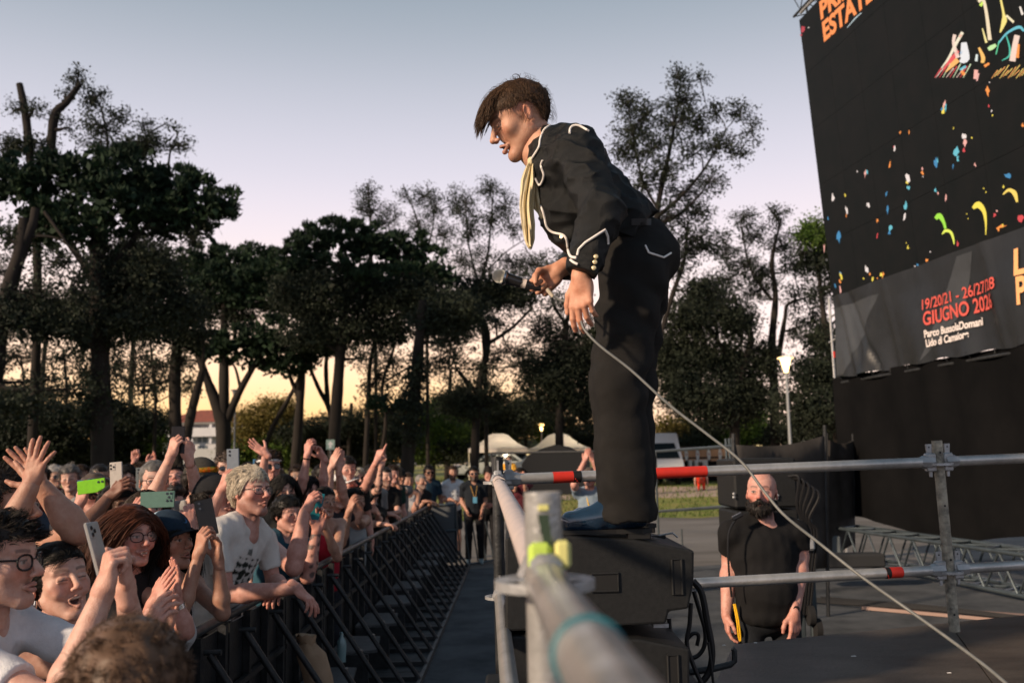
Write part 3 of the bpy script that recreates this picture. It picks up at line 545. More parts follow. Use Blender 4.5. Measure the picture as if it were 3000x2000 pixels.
# ================================================================== food kiosk with oval boards
Y = 47; g = gz(Y); a = at(1966, 1350, Y); b = at(2165, 1350, Y)
t = thing('food_kiosk', 'wooden food kiosk with white oval boards under its roof', 'kiosk', ((a[0] + b[0]) / 2, Y, g))
zt = at(2050, 1312, Y)[2]; zb = at(2050, 1348, Y)[2]; w = b[0] - a[0]; cx = (a[0] + b[0]) / 2
wood = mat('kiosk_wood', (.62, .34, .20), .8, noise=(.70, .44, .28), nscale=1.5); kd = mat('kiosk_dark', (.012, .014, .016), .8); MW = MATS['white_paint']
under(MB().box((cx, Y + 1.2, (g + zt) / 2), (w, 1.6, zt - g - .1)).build('back_wall', kd), t)
under(MB().box((cx, Y + 1.25, zt + .02), (w + .3, 2.6, .1)).build('roof', mat('kiosk_roof', (.2, .19, .18), .8)), t)
for i in range(6):
    x = a[0] + w * (.10 + i * .165)
    under(MB().box((x + .16, Y, (zt + zb) / 2 + .05), (.40, .06, (zt - zb) * .62)).build('menu_panel', wood), t)
    under(MB().box((x + .16, Y - .01, zb + .02), (.40, .06, .13)).build('menu_panel', wood), t)
    th = np.linspace(0, 2 * np.pi, 20, endpoint=False)
    q = MB().prism([(x - .13 + .085 * math.cos(k), Y - .06, (zt + zb) / 2 - .02 + (zt - zb) * .48 * math.sin(k)) for k in th], (0, -.025, 0)).build('oval_board', MW); under(q, t)
    under(MB().prism([(x - .13 + .03 * math.cos(k), Y - .087, (zt + zb) / 2 + .035 * math.sin(k)) for k in th], (0, -.004, 0)).build('emblem', mat('emblem_red', (.5, .12, .1), .6)), t)
under(MB().box((cx - .25, Y - .1, g + .75), (.62, .5, .62)).build('freezer', MW), t)
under(MB().box((cx - .75, Y - .1, g + .7), (.16, .3, .7)).build('post', MW), t)
under(MB().box((cx, Y - .05, g + .5), (w, .5, .08)).build('counter', wood), t)
under(MB().box((cx + w * .32, Y - 2.6, g + .42), (1.9, .9, .38)).build('bench_top', mat('pale_plank', (.5, .38, .32), .8)), t)
under(MB().box((cx + w * .32, Y - 2.4, g + .1), (1.6, .5, .3)).build('bench_leg', kd), t)
# distant lit stalls seen above the fence
for i, (px, py, wpx, hpx, c) in enumerate([(2225, 1285, 26, 26, (.9, .75, .4)), (2253, 1284, 22, 24, (.9, .7, .35)), (2275, 1284, 18, 22, (.8, .55, .4)), (2345, 1270, 20, 22, (.8, .8, .75)), (2470, 1268, 36, 26, (.8, .78, .7))]):
    Y = 62 + i; p = at(px, py, Y); mp = mpp(Y)
    t = thing('market_stall', ['yellow lit stall front above the black fence', 'second yellow stall front beside the first above the fence', 'pink stall front right of the yellow ones', 'white stall near the foot of the tall lamp', 'pale stall seen right of the black fence panel'][i], 'stall', (p[0], Y, gz(Y)), 'far stalls')
    under(MB().box((p[0], Y, (gz(Y) + p[2]) / 2), (wpx * mp, .6, p[2] - gz(Y) + .3)).build('front_panel', mat('stall%d' % i, c, .7, emit=c, es=.35)), t)
    under(MB().box((p[0], Y - .3, p[2] + .25), (wpx * mp * 1.2, 1.4, .1)).build('roof', MATS['tent_white']), t)
# ================================================================== stage deck
M_DECK = mat('deck_ply', (.036, .030, .026), .45, noise=(.095, .080, .068), nscale=2.4, detail=14, bump=.3, bscale=60, stretch=(1, 2.2, 1))
A = at(2150, 1886, 3.95); DZ = 1.03
def deck_x(py): return 0
# far edge of the deck runs from (2150,1886) to (3000,1802); the deck comes from there towards the camera
def on_z(px, py, z): d = ray(px, py); return CAM + d * ((z - CAM[2]) / d[2])
e0 = on_z(2150, 1886, DZ)[:2]; e1 = on_z(3000, 1802, DZ)[:2]
dirv = unit(e1 - e0); nrm = unit(on_z(2096, 2000, DZ)[:2] - e0)
def dpt(s, t_): q = e0 + dirv * s + nrm * t_; return q
deck = thing('stage_deck', 'dark brown plywood stage deck at the bottom right', 'stage')
deck['kind'] = 'structure'; del deck['category']
k = 0
for i, (s0, s1) in enumerate([(0, 1.22), (1.226, 2.446), (2.452, 3.67), (3.676, 4.9)]):
    for j, (t0, t1) in enumerate([(0, 2.44), (2.446, 4.0)]):
        P = [dpt(s0, t0), dpt(s1, t0), dpt(s1, t1), dpt(s0, t1)]
        z = DZ + (.0015 if (i + j) % 2 else 0)
        MB().prism([(p[0], p[1], z - .04) for p in P], (0, 0, .04)).build('deck_panel', M_DECK, deck)
q0, q1 = dpt(0, .02), dpt(4.9, .02)
M_STEEL = mat('galvanised', (.42, .43, .44), .38, metal=.4, noise=(.30, .30, .30), nscale=9, bump=.25, bscale=60)
M_DARKST = mat('black_steel', (.02, .022, .024), .5, metal=.3, noise=(.045, .047, .05), nscale=14, bump=.3, bscale=50)
for tt in (.1, 2.3, 3.9):
    a_, b_ = dpt(.05, tt), dpt(4.85, tt)
    MB().box(((a_[0] + b_[0]) / 2, (a_[1] + b_[1]) / 2, DZ - .12), (4.8, .06, .16), rot=[[dirv[0], -dirv[1], 0], [dirv[1], dirv[0], 0], [0, 0, 1]]).build('deck_beam', M_DARKST, deck)
    for ss in (.3, 2.4, 4.6):
        p = dpt(ss, tt); MB().tube([(p[0], p[1], .0), (p[0], p[1], DZ - .2)], .024, 10).build('deck_leg', M_STEEL, deck, smooth=True)
# small litter on the deck (paper scraps)
M_PAPER = mat('paper_scrap', (.75, .73, .7), .8)
for i, (px, py) in enumerate([(2213, 1882), (2120, 1889), (2548, 1850), (2660, 1812), (2890, 1806), (2640, 1835), (2500, 1921), (2780, 1970)]):
    d = ray(px, py); p = CAM + d * ((DZ + .004 - CAM[2]) / d[2])
    if p[1] > 4.6: continue
    w = .006 + .006 * rng.random()
    q = MB().prism([p + [-w, -.002, 0], p + [w, -.003, 0], p + [w * .8, .004, .001], p + [-w * .7, .004, 0]], (0, 0, .0012)).build('paper_scrap', M_PAPER)
    tag(q, 'tiny white paper scrap lying on the brown stage deck', 'scrap', 'paper scraps on the deck')
# ================================================================== guard rails (scaffold tubes)
M_TUBE = mat('scaffold_tube', (.52, .51, .49), .28, metal=.5, noise=(.33, .33, .32), nscale=8, bump=.15, bscale=80, stretch=(1, 1, 1))
M_WORN = mat('worn_tube', (.46, .42, .33), .5, metal=.2, noise=(.09, .085, .075), nscale=20, detail=9, bump=.5, bscale=70)
M_PALE = mat('peeling_paint_tube', (.66, .55, .50), .45, metal=.2, noise=(.52, .45, .43), nscale=12, bump=.3, bscale=60)
M_RED = mat('red_tape', (.62, .035, .02), .45, noise=(.5, .03, .02), nscale=20)
M_BLK = mat('black_print', (.012, .012, .012), .6)
TR = .0242
def coupler(P, d, parent, wedge=True):
    "ledger head at P clamped to the rosette, tube leaving along d"
    d = unit(d); a, b, _ = frame(d)
    mb = MB(); mb.tube([P + d * .03, P + d * .05, P + d * .085, P + d * .10], [.028, .034, .031, TR], 8)
    mb.box(P + d * .045 + [0, 0, .012], (.05, .036, .06), rot=np.array([d, a, b]).T, bevel=.006); mb.box(P + d * .045 - [0, 0, .03], (.05, .03, .03), rot=np.array([d, a, b]).T, bevel=.005)
    c = mb.build('coupler', M_STEEL, smooth=True); under(c, parent)
    if wedge:
        w = MB(); w.prism([P + d * .04 + a * .004 + [0, 0, -.07], P + d * .052 + a * .004 + [0, 0, -.07], P + d * .064 + a * .004 + [0, 0, .085], P + d * .034 + a * .004 + [0, 0, .085]], a * -.008)
        q = w.build('wedge', M_STEEL); under(q, parent)
        q = MB().lathe([(.004, -.005), (.004, .005)], P + d * .049 + [0, 0, .07], axis=a, n=8).build('wedge_hole', M_BLK); under(q, parent)
def rosette(P, parent, rad=.064):
    th = np.linspace(0, 2 * np.pi, 32, endpoint=False); mb = MB(); V = []; 
    n = 32
    for z in (-.006, .006):
        for r_ in (.026, .036, .054, rad):
            for k in th: V.append(P + [r_ * math.cos(k), r_ * math.sin(k), z])
    Fs = []
    def I(zi, ri, k): return (zi * 4 + ri) * n + k % n
    for k in range(n):
        hole = (k % 8) in (2, 3, 4, 5)
        for zi in (0, 1):
            Fs.append((I(zi, 0, k), I(zi, 0, k + 1), I(zi, 1, k + 1), I(zi, 1, k))); Fs.append((I(zi, 2, k), I(zi, 2, k + 1), I(zi, 3, k + 1), I(zi, 3, k)))
            if not hole: Fs.append((I(zi, 1, k), I(zi, 1, k + 1), I(zi, 2, k + 1), I(zi, 2, k)))
        Fs.append((I(0, 3, k), I(0, 3, k + 1), I(1, 3, k + 1), I(1, 3, k))); Fs.append((I(0, 0, k), I(0, 0, k + 1), I(1, 0, k + 1), I(1, 0, k)))
        if hole:
            Fs.append((I(0, 1, k), I(0, 1, k + 1), I(1, 1, k + 1), I(1, 1, k))); Fs.append((I(0, 2, k), I(0, 2, k + 1), I(1, 2, k + 1), I(1, 2, k)))
    q = mb.add(np.array(V), Fs).build('rosette', M_STEEL); under(q, parent); return q
def standard(x, y, z0, z1, label, mt, ros=(), tilt=(0, 0)):
    t = thing('scaffold_post', label, 'scaffold post', (x, y, z0), 'guard rail posts')
    c = lambda z: np.array([x + tilt[0] * (z - z0), y + tilt[1] * (z - z0), z])
    mb = MB(); a0, a1 = c(z0), c(z1); n = 24; V = []
    mb.lathe([(TR * .86, (z1 - z0) - .03), (TR * .86, z1 - z0), (TR, z1 - z0), (TR, 0), (TR * .86, 0)], a0, axis=a1 - a0, n=28)
    mb.Fc = mb.Fc[:-2]   # open tube
    q = mb.build('tube', mt, smooth=True); under(q, t)
    q = MB().lathe([(TR * .84, 0), (TR * .84, .004)], c(z1 - .03), axis=a1 - a0, n=20).build('tube_plug', M_BLK); under(q, t)
    for z in ros: rosette(c(z), t)
    for k, z in enumerate(np.arange(z0 + .13, z1, .25)):
        p = c(z); q = MB().lathe([(.005, 0), (.005, .0015)], p + [(-.5) ** k * .01, -TR, 0], axis=(0, -1, 0), n=10).build('drill_hole', M_BLK); under(q, t)
    return t, c
def rail(P, Q, label, mt=None, tapes=(), heads=(1, 1), seg=None):
    P = np.asarray(P, float); Q = np.asarray(Q, float); t = thing('guard_rail', label, 'rail', tuple((P + Q) / 2), 'stage guard rails')
    d = unit(Q - P); L = np.linalg.norm(Q - P); n = 20
    pts = [P + d * s for s in np.linspace(.06 if heads[0] else 0, L - (.06 if heads[1] else 0), 14)]
    q = MB().tube(pts, TR, 24).build('tube', mt or M_TUBE, smooth=True); under(q, t)
    if heads[0]: coupler(P, d, t)
    if heads[1]: coupler(Q, -d, t)
    for f0, f1, prt in tapes:
        a_, b_ = P + d * L * f0, P + d * L * f1
        q = MB().tube([a_, b_], TR + .0012, 24, cap=False).build('tape', M_RED, smooth=True); under(q, t)
        if prt:
            c0 = a_ + (b_ - a_) * (.72 if prt > 0 else 0); c1 = a_ + (b_ - a_) * (1 if prt > 0 else .28)
            q = MB().tube([c0, c1], TR + .0017, 24, cap=False).build('tape_print', M_BLK, smooth=True); under(q, t)
            for kk in range(4):
                e = c0 + (c1 - c0) * (.2 + .2 * kk); up_ = frame(d)[1]
                th = R(200 + 22 * kk); aa, bb, _ = frame(d); rr_ = TR + .0024
                pp = [e + rr_ * (math.cos(th + o) * aa + math.sin(th + o) * bb) for o in (-.12, .12)]
                q = MB().tube(pp, .0016, 4).build('tape_glyph', M_RED); under(q, t)
    return t
# corner post at far left, right post, near post
CP = at(1458, 1405, 4.22); RP = at(2745, 1352, 4.60); NP = at(1596, 1700, 1.25)
def zat(px, py, Y): return at(px, py, Y)[2]
zc_top, zc_u, zc_l = zat(1457, 1338, 4.22), zat(1457, 1405, 4.22), zat(1462, 1740, 4.22)
pc, cf = standard(CP[0], CP[1], 0, zc_top, 'black steel corner post of the guard rail left of the shoes', M_DARKST, (zc_u - .012, zc_l - .012))
zr_u, zr_l = zat(2745, 1352, 4.6), zat(2752, 1668, 4.6)
pr, rf = standard(RP[0] + .03, 4.60, DZ - .3, zat(2732, 1290, 4.6), 'worn flaking scaffold post at the right end of the rails', M_WORN, (zr_u - .012, zr_l - .012), tilt=(-.02, 0))
zn = NP[2]
pn, nf = standard(NP[0], NP[1], .4, zat(1596, 1440, 1.25), 'large blurred grey scaffold post in the foreground with a rosette', M_TUBE, (zn - .004,))
ru, rl = rf(zr_u), rf(zr_l); cu_, cl = cf(zc_u), cf(zc_l)
rail(cu_, ru, 'upper far guard rail with red tapes passing behind the trousers', None, [(.115, .175, 1), (.33, .395, 0), (.395, .45, 0)])
rail(cl + (rl - cl) * .0, rl, 'lower far guard rail in front of the bearded guard', None, [(.845, .885, -1)])
ext = (ru - cu_) * [1, 1.2, 1]; 
rail(ru, ru + ext * .75, 'upper guard rail running on to the right picture edge', None, [(.36, .46, 1)], heads=(1, 0))
rail(rl, rl + (rl - cl) * [1, 1.2, 1] * .75, 'lower guard rail running on to the right picture edge', None, [(.37, .49, 1)], heads=(1, 0))
lr = rail(cu_, nf(zn + .0), 'side guard rail with flaking pale paint running towards the camera', M_PALE)
# torn tape rings on the pale rail
d = unit(nf(zn) - cu_)
for s, w in ((.13, .006), (.42, .010), (.44, .004)):
    pts = [cu_ + d * s + TR * 1.03 * (math.cos(k) * frame(d)[0] + math.sin(k) * frame(d)[1]) + d * .006 * math.sin(3 * k) for k in np.linspace(.2, 2.6, 14)]
    q = MB().tube(pts, w * .3, 5).build('torn_tape', M_BLK if w < .01 else mat('pale_tape', (.75, .65, .58), .6)); under(q, lr)
for k in range(16):
    s = rng.uniform(.08, .75); th = rng.uniform(.3, 2.6); aa, bb, _ = frame(d); c = cu_ + d * s + TR * 1.01 * (math.cos(th) * aa + math.sin(th) * bb)
    nv = math.cos(th) * aa + math.sin(th) * bb; tv = np.cross(nv, d)
    sz = rng.uniform(.003, .011) * (1.2 - s)
    q = MB().prism([c + d * sz * 1.6, c + tv * sz * .6, c - d * sz * 1.3, c - tv * sz * .7], nv * .0008).build('paint_chip', M_BLK); under(q, lr)
nr = rail(nf(zn), np.array([.062, .12, 1.755]), 'near blurred guard rail crossing the bottom of the picture', mat('near_tube', (.60, .59, .58), .28, metal=.6, noise=(.24, .235, .23), nscale=9, detail=12, bump=.3, bscale=30), heads=(0, 0))
# teal cable tie on the near rail, green clip at its head
d = unit(np.array([.062, .12, 1.755]) - nf(zn)); aa, bb, _ = frame(d)
c = nf(zn) + d * .57
q = MB().tube([c + (TR + .001) * (math.cos(k) * aa + math.sin(k) * bb) for k in np.linspace(0, 2 * np.pi, 25)], .0022, 6, cap=False).build('cable_tie', mat('teal_tie', (.02, .16, .2), .5), smooth=True); under(q, nr)
head = MB(); c = nf(zn)
head.box(c + d * .04 + [0, 0, .012], (.04, .04, .05), bevel=.01); head.tube([c + d * .02, c + d * .06, c + d * .10], [.028, .028, TR], 16)
q = head.build('rail_head', M_TUBE, smooth=True); under(q, nr)
q = MB().box(c + [-.006, -.034, .034], (.03, .026, .034), bevel=.008).build('lock_clip', mat('lime_clip', (.45, .62, .10), .5)); under(q, nr)
q = MB().box(c + [.022, -.034, .036], (.02, .028, .034), bevel=.006).build('lock_clip', mat('yellow_clip', (.62, .60, .22), .5)); under(q, nr)
q = MB().prism([c + [.005, -.03, .02], c + [.012, -.03, .02], c + [.006, -.026, .085], c + [-.008, -.026, .085]], (0, -.004, 0)).build('wedge', mat('dark_wedge', (.03, .05, .03), .5)); under(q, nr)
q = MB().box(c + [.0, -.026, .093], (.014, .006, .008), bevel=.002).build('rivet', mat('yellow_clip', (.6, .6, .2))); under(q, nr)
rail(cl, np.array([.02, 1.0, zc_l + .02]), 'lower side guard rail running towards the camera bottom', None, heads=(1, 0))
for z in (zn - .28,):
    q = MB().lathe([(.007, 0), (.007, .002)], nf(z) + [.004, -TR - .001, 0], axis=(0, -1, 0), n=12).build('drill_hole', M_BLK); under(q, pn)
# ================================================================== stage monitor wedges
M_SPK = mat('speaker_paint', (.011, .012, .013), .6, spec=.2, noise=(.017, .018, .019), nscale=60, bump=.18, bscale=300)
def wedge(profile, Y0, Y1, label, handles):
    P = np.array([at(x, y, Y0) for x, y in profile]); c = P.mean(0)
    t = thing('stage_monitor', label, 'speaker', (c[0], (Y0 + Y1) / 2, P[:, 2].min()), 'stacked stage monitors')
    o = MB().prism([(p[0], Y0, p[2]) for p in P], (0, Y1 - Y0, 0)).build('cabinet', M_SPK); under(o, t)
    bv = o.modifiers.new('bevel', 'BEVEL'); bv.width = .008; bv.segments = 2; bv.limit_method = 'ANGLE'
    for (x0, y0, x1, y1) in handles:
        a_, b_ = at(x0, y0, Y0), at(x1, y1, Y0); w, h = b_[0] - a_[0], a_[2] - b_[2]; cc = (a_ + b_) / 2
        q = MB().box((cc[0], Y0 - .001, cc[2]), (w, .006, h), bevel=.002).build('handle_recess', M_BLK); under(q, t)
        lip = MB(); r_ = .006; pts = [(cc[0] - w / 2, Y0 - .003, cc[2] + h / 2), (cc[0] - w / 2, Y0 - .003, cc[2] - h / 2), (cc[0] + w / 2, Y0 - .003, cc[2] - h / 2), (cc[0] + w / 2, Y0 - .003, cc[2] + h / 2), (cc[0] - w / 2, Y0 - .003, cc[2] + h / 2)]
        q = lip.tube(pts, .005, 6).build('handle_rim', M_SPK, smooth=True); under(q, t)
    return t
SY = 3.22
w1 = wedge([(1480, 1575), (1650, 1568), (1860, 1580), (2034, 1612), (2033, 1705), (2018, 1782), (1960, 1790), (1952, 1826), (1480, 1850)], SY, SY + .62, 'upper black stage monitor under the singers shoes', [(1733, 1680, 1812, 1730), (1968, 1638, 2000, 1740)])
w2 = wedge([(1480, 1862), (1700, 1862), (1880, 1872), (2022, 1900), (2020, 2030), (2010, 2080), (1480, 2090)], SY, SY + .62, 'lower black stage monitor below the first one', [(1956, 1918, 1990, 2030)])
zt1 = at(1860, 1580, SY)[2]
# back top edge strap and lugs
p = at(2020, 1606, SY)
q = MB().box((p[0] - .06, SY + .42, p[2] + .006), (.09, .05, .012), bevel=.004).build('latch', M_BLK); under(q, w1)
q = MB().tube([(p[0] - .04, SY + .40, p[2] + .012), (p[0] + .01, SY + .40, p[2] + .02), (p[0] + .03, SY + .41, p[2] + .004)], .004, 6).build('strap_ring', M_STEEL); under(q, w1)
q = MB().box(at(1935, 1830, SY + .05), (.05, .03, .012)).build('latch', M_STEEL); under(q, w1)
# platform the monitors stand on
zb = at(1750, 2090, SY)[2]
pf = thing('speaker_platform', 'black riser carrying the stacked stage monitors', 'platform', (.25, SY + .3, 0)); pf['kind'] = 'structure'; del pf['category']
under(MB().box((.27, SY + .3, zb - .06), (.8, .75, .1), bevel=.01).build('platform_top', M_SPK), pf)
for sx_ in (-.1, .62):
    for sy_ in (0, .6): under(MB().box((sx_, SY + sy_, (zb - .1) / 2), (.06, .06, zb - .12)).build('platform_leg', M_DARKST), pf)
# black cables hanging behind the monitors
M_CAB = mat('black_cable', (.012, .012, .013), .45)
def cable(pts, Y, r, label, mt=None, name='speaker_cable'):
    P = spline([at(x, y, Y + (o[0] if o else 0)) for x, y, *o in pts], 8)
    q = MB().tube(P, r, 8).build(name, mt or M_CAB, smooth=True); return tag(q, label, 'cable', 'cables hanging beside the monitors')
cable([(2030, 1700), (2055, 1735), (2072, 1820), (2086, 1900), (2080, 1960), (2055, 2000), (2030, 2025)], 3.55, .012, 'thick black speaker cable bowing out beside the monitors')
cable([(2032, 1730), (2050, 1790), (2066, 1850), (2060, 1900), (2030, 1925), (1990, 1900), (1965, 1850), (1960, 1810)], 3.6, .008, 'black cable looping back to the upper monitor')
cable([(2024, 1765), (2020, 1830), (2012, 1880), (2025, 1930), (2050, 1990), (2075, 2040)], 3.5, .008, 'black cable hanging straight down behind the monitors')
cable([(2075, 1880), (2083, 1940), (2090, 2000), (2100, 2050)], 3.52, .005, 'thin black cable hanging right of the others')
cable([(2010, 1875), (2030, 1855), (2046, 1860), (2042, 1890)], 3.6, .007, 'short bent cable end between the two monitors')
q = MB().tube([at(2020, 1968, 3.6), at(2090, 1958, 3.6), at(2140, 1945, 3.6), at(2152, 1935, 3.6), at(2152, 1905, 3.6), at(2146, 1898, 3.6)], [.012, .012, .012, .011, .010, .009], 8).build('steel_hook', M_DARKST, smooth=True)
tag(q, 'black bent steel hook beside the lower monitor', 'hook')
# ================================================================== LED screen, banner, drape (one wall, seen at a shallow angle)
W0 = np.array([6.02, 17.6]); WD = unit(np.array([.137, -1.0]))          # foot of the wall, towards the camera
WN = np.array([-WD[1], WD[0]]) * -1                                       # faces the crowd
if WN[0] > 0: WN = -WN
TILT = .062
def wall(s, z, off=0.):
    q = W0 + WD * s + WN * (off + TILT * max(0, z - 4.4)); return np.array([q[0], q[1], z])
def wall_px(px, py, off=0.):
    "place on the screen plane where a photo position falls"
    d = ray(px, py); lo = None
    s = 2.0; z = 6.0
    # solve CAM + k d = wall(s,z)
    A_ = np.zeros((3, 3)); 
    base = wall(0, 4.4, off); es = wall(1, 4.4, off) - base; ez = wall(0, 5.4, off) - base
    A_[:, 0] = d; A_[:, 1] = -es; A_[:, 2] = -ez
    k, s, zz = np.linalg.solve(A_, base - CAM); return s, 4.4 + zz, CAM + k * d
SL = 12.0
zb_ = wall_px(2441, 880)[1]; zt_ = wall_px(2341, 60)[1]; s0 = 0.0
scr = thing('led_screen', 'huge dark video screen with scattered bright image fragments, top right', 'screen', tuple(wall(3, zb_)))
M_SCR = mat('screen_face', (.006, .008, .009), .6, noise=(.009, .010, .011), nscale=3, spec=.08)
def wq(sa, sb, za, zb2, o0, o1): 
    return [wall(sa, za, o0), wall(sb, za, o0), wall(sb, zb2, o0), wall(sa, zb2, o0)], (wall(sa, za, o1) - wall(sa, za, o0))
pw = .96; 
for i in range(12):
    for j in range(5):
        sa, sb = i * pw, (i + 1) * pw - .004; h = (zt_ - zb_) / 5; za, zb2 = zb_ + j * h, zb_ + (j + 1) * h - .004
        P, e = wq(sa, sb, za, zb2, -.09, 0.0005 * ((i * 3 + j * 5) % 3)); under(MB().prism(P, e).build('screen_tile', M_SCR), scr)
for i in range(24):
    s_ = .25 + i * .48
    q = MB().box(wall(s_, zt_ + .07, -.05), (.03, .03, .14)).build('hanging_bracket', M_DARKST); under(q, scr)
a_, b_ = wall(0, zt_ + .15, -.05), wall(11.5, zt_ + .15, -.05); q = MB().tube([a_, b_], .03, 8).build('hanging_bar', M_STEEL); under(q, scr)
# luminous picture fragments shown on the screen
FR = {}
def emat(c, s=1.0):
    key = 'led_%02d_%02d_%02d' % tuple(int(x * 99) for x in c)
    return mat(key, (.02, .02, .02), .5, emit=tuple(x * .8 for x in c), es=s)
def frag(pts, c, off=.006, name='picture_fragment'):
    P = [wall_px(x, y, off)[2] for x, y in pts]; q = MB().add(np.array(P), [tuple(range(len(P)))]).build(name, emat(c), fix=False); under(q, scr)
def blobf(cx, cy, w, h, c, ang=0., n=9, jag=.25, off=.006):
    pts = []
    for k in range(n):
        th = 2 * np.pi * k / n; r_ = .82 + rng.normal(0, jag); x, y = w / 2 * r_ * math.cos(th), h / 2 * r_ * math.sin(th)
        pts.append((cx + x * math.cos(ang) - y * math.sin(ang), cy + x * math.sin(ang) + y * math.cos(ang)))
    frag(pts, c, off)
OR, YE, WH, BL, TE, RD, GR, PK = (1, .30, .05), (.95, .72, .08), (.85, .72, .66), (.03, .22, .42), (.12, .48, .55), (.7, .05, .06), (.35, .75, .05), (.9, .42, .35)
for cx, cy, w, h, c in [(2440, 580, 9, 30, WH), (2476, 572, 4, 12, YE), (2481, 615, 7, 26, WH), (2479, 632, 3, 12, OR), (2426, 640, 5, 12, BL), (2457, 695, 14, 34, BL), (2542, 601, 11, 16, WH), (2534, 510, 8, 26, PK), (2540, 504, 5, 14, TE), (2511, 502, 4, 8, WH), (2621, 434, 7, 18, WH), (2618, 431, 4, 8, RD), (2607, 480, 6, 22, OR), (2597, 568, 6, 16, BL), (2600, 612, 6, 28, BL), (2570, 648, 8, 14, OR), (2570, 690, 4, 22, RD), (2608, 668, 12, 22, TE), (2606, 682, 9, 18, BL), (2651, 605, 11, 30, TE), (2650, 632, 11, 30, WH), (2660, 520, 13, 34, WH), (2661, 550, 10, 16, TE), (2657, 535, 8, 10, YE), (2702, 494, 6, 14, PK), (2702, 505, 10, 12, OR), (2704, 518, 4, 6, WH), (2742, 478, 10, 32, BL), (2746, 470, 5, 18, TE), (2740, 558, 8, 14, TE), (2748, 566, 5, 8, PK), (2771, 580, 6, 26, PK), (2802, 445, 18, 30, TE), (2806, 464, 9, 18, TE), (2792, 487, 5, 18, BL), (2824, 400, 16, 26, WH), (2826, 418, 14, 24, PK), (2824, 440, 9, 14, RD), (2847, 403, 5, 8, YE), (2857, 484, 8, 14, PK), (2951, 516, 22, 18, BL), (2637, 388, 4, 10, OR), (2663, 388, 3, 16, OR), (2793, 376, 3, 8, YE), (2660, 725, 7, 12, YE), (2655, 712, 3, 5, YE), (2463, 808, 8, 26, YE), (2462, 800, 8, 10, BL), (2461, 824, 6, 14, OR), (2462, 848, 6, 22, PK), (2447, 838, 5, 18, BL), (2496, 857, 8, 8, OR), (2540, 789, 10, 24, WH), (2530, 816, 5, 6, YE), (2549, 804, 7, 10, OR), (2556, 818, 7, 14, YE), (2559, 828, 9, 10, OR), (2570, 815, 4, 8, OR), (2581, 804, 8, 18, YE), (2587, 802, 5, 14, OR), (2585, 815, 6, 8, OR), (2680, 780, 5, 6, WH), (2688, 775, 7, 8, BL), (2725, 738, 5, 6, WH), (2716, 761, 8, 10, OR), (2415, 724, 5, 22, PK), (2806, 716, 8, 20, RD), (2932, 664, 30, 8, OR), (2925, 672, 8, 14, OR), (2938, 660, 6, 14, YE), (2914, 630, 10, 18, RD), (2920, 618, 8, 8, PK), (2992, 636, 20, 26, RD), (2940, 548, 6, 12, YE), (2882, 552, 4, 6, YE), (2888, 563, 4, 5, YE), (2832, 627, 4, 4, YE), (2836, 640, 3, 5, YE), (2760, 320, 8, 12, BL), (2766, 306, 10, 22, PK), (2763, 322, 10, 24, YE), (2770, 316, 6, 24, TE), (2897, 310, 4, 12, RD), (2898, 312, 4, 4, RD), (2905, 325, 5, 9, WH), (2908, 338, 5, 6, YE), (2893, 268, 12, 26, OR), (2899, 242, 4, 4, WH), (2996, 366, 7, 14, OR)]:
    blobf(cx, cy, w, h, c, ang=rng.normal(0, .15))
def stroke(pts, wds, c, off=.007):
    P = spline([(x, y, 0) for x, y in pts], 4)[:, :2]; w = np.interp(np.linspace(0, 1, len(P)), np.linspace(0, 1, len(wds)), wds)
    d_ = np.gradient(P, axis=0); d_ /= np.linalg.norm(d_, axis=1)[:, None]; nn = np.stack([-d_[:, 1], d_[:, 0]], 1) * w[:, None] / 2
    L, Rr = P + nn, P - nn
    V = np.array([wall_px(*q, off)[2] for q in np.vstack([L, Rr])]); n = len(P)
    q = MB().add(V, [(i, i + 1, n + i + 1, n + i) for i in range(n - 1)]).build('picture_fragment', emat(c), fix=False); under(q, scr)
stroke([(2741, 641), (2752, 632), (2764, 650), (2770, 670)], [10, 16, 9, 7], GR); stroke([(2760, 686), (2770, 676), (2785, 680), (2793, 700), (2795, 716)], [3, 9, 8, 6, 2], (.8, .85, .1))
stroke([(2850, 610), (2866, 600), (2882, 618), (2888, 650), (2888, 688)], [8, 20, 12, 6, 2], YE); stroke([(2938, 570), (2955, 557), (2972, 566), (2980, 592)], [3, 9, 14, 6], (.95, .65, .12))
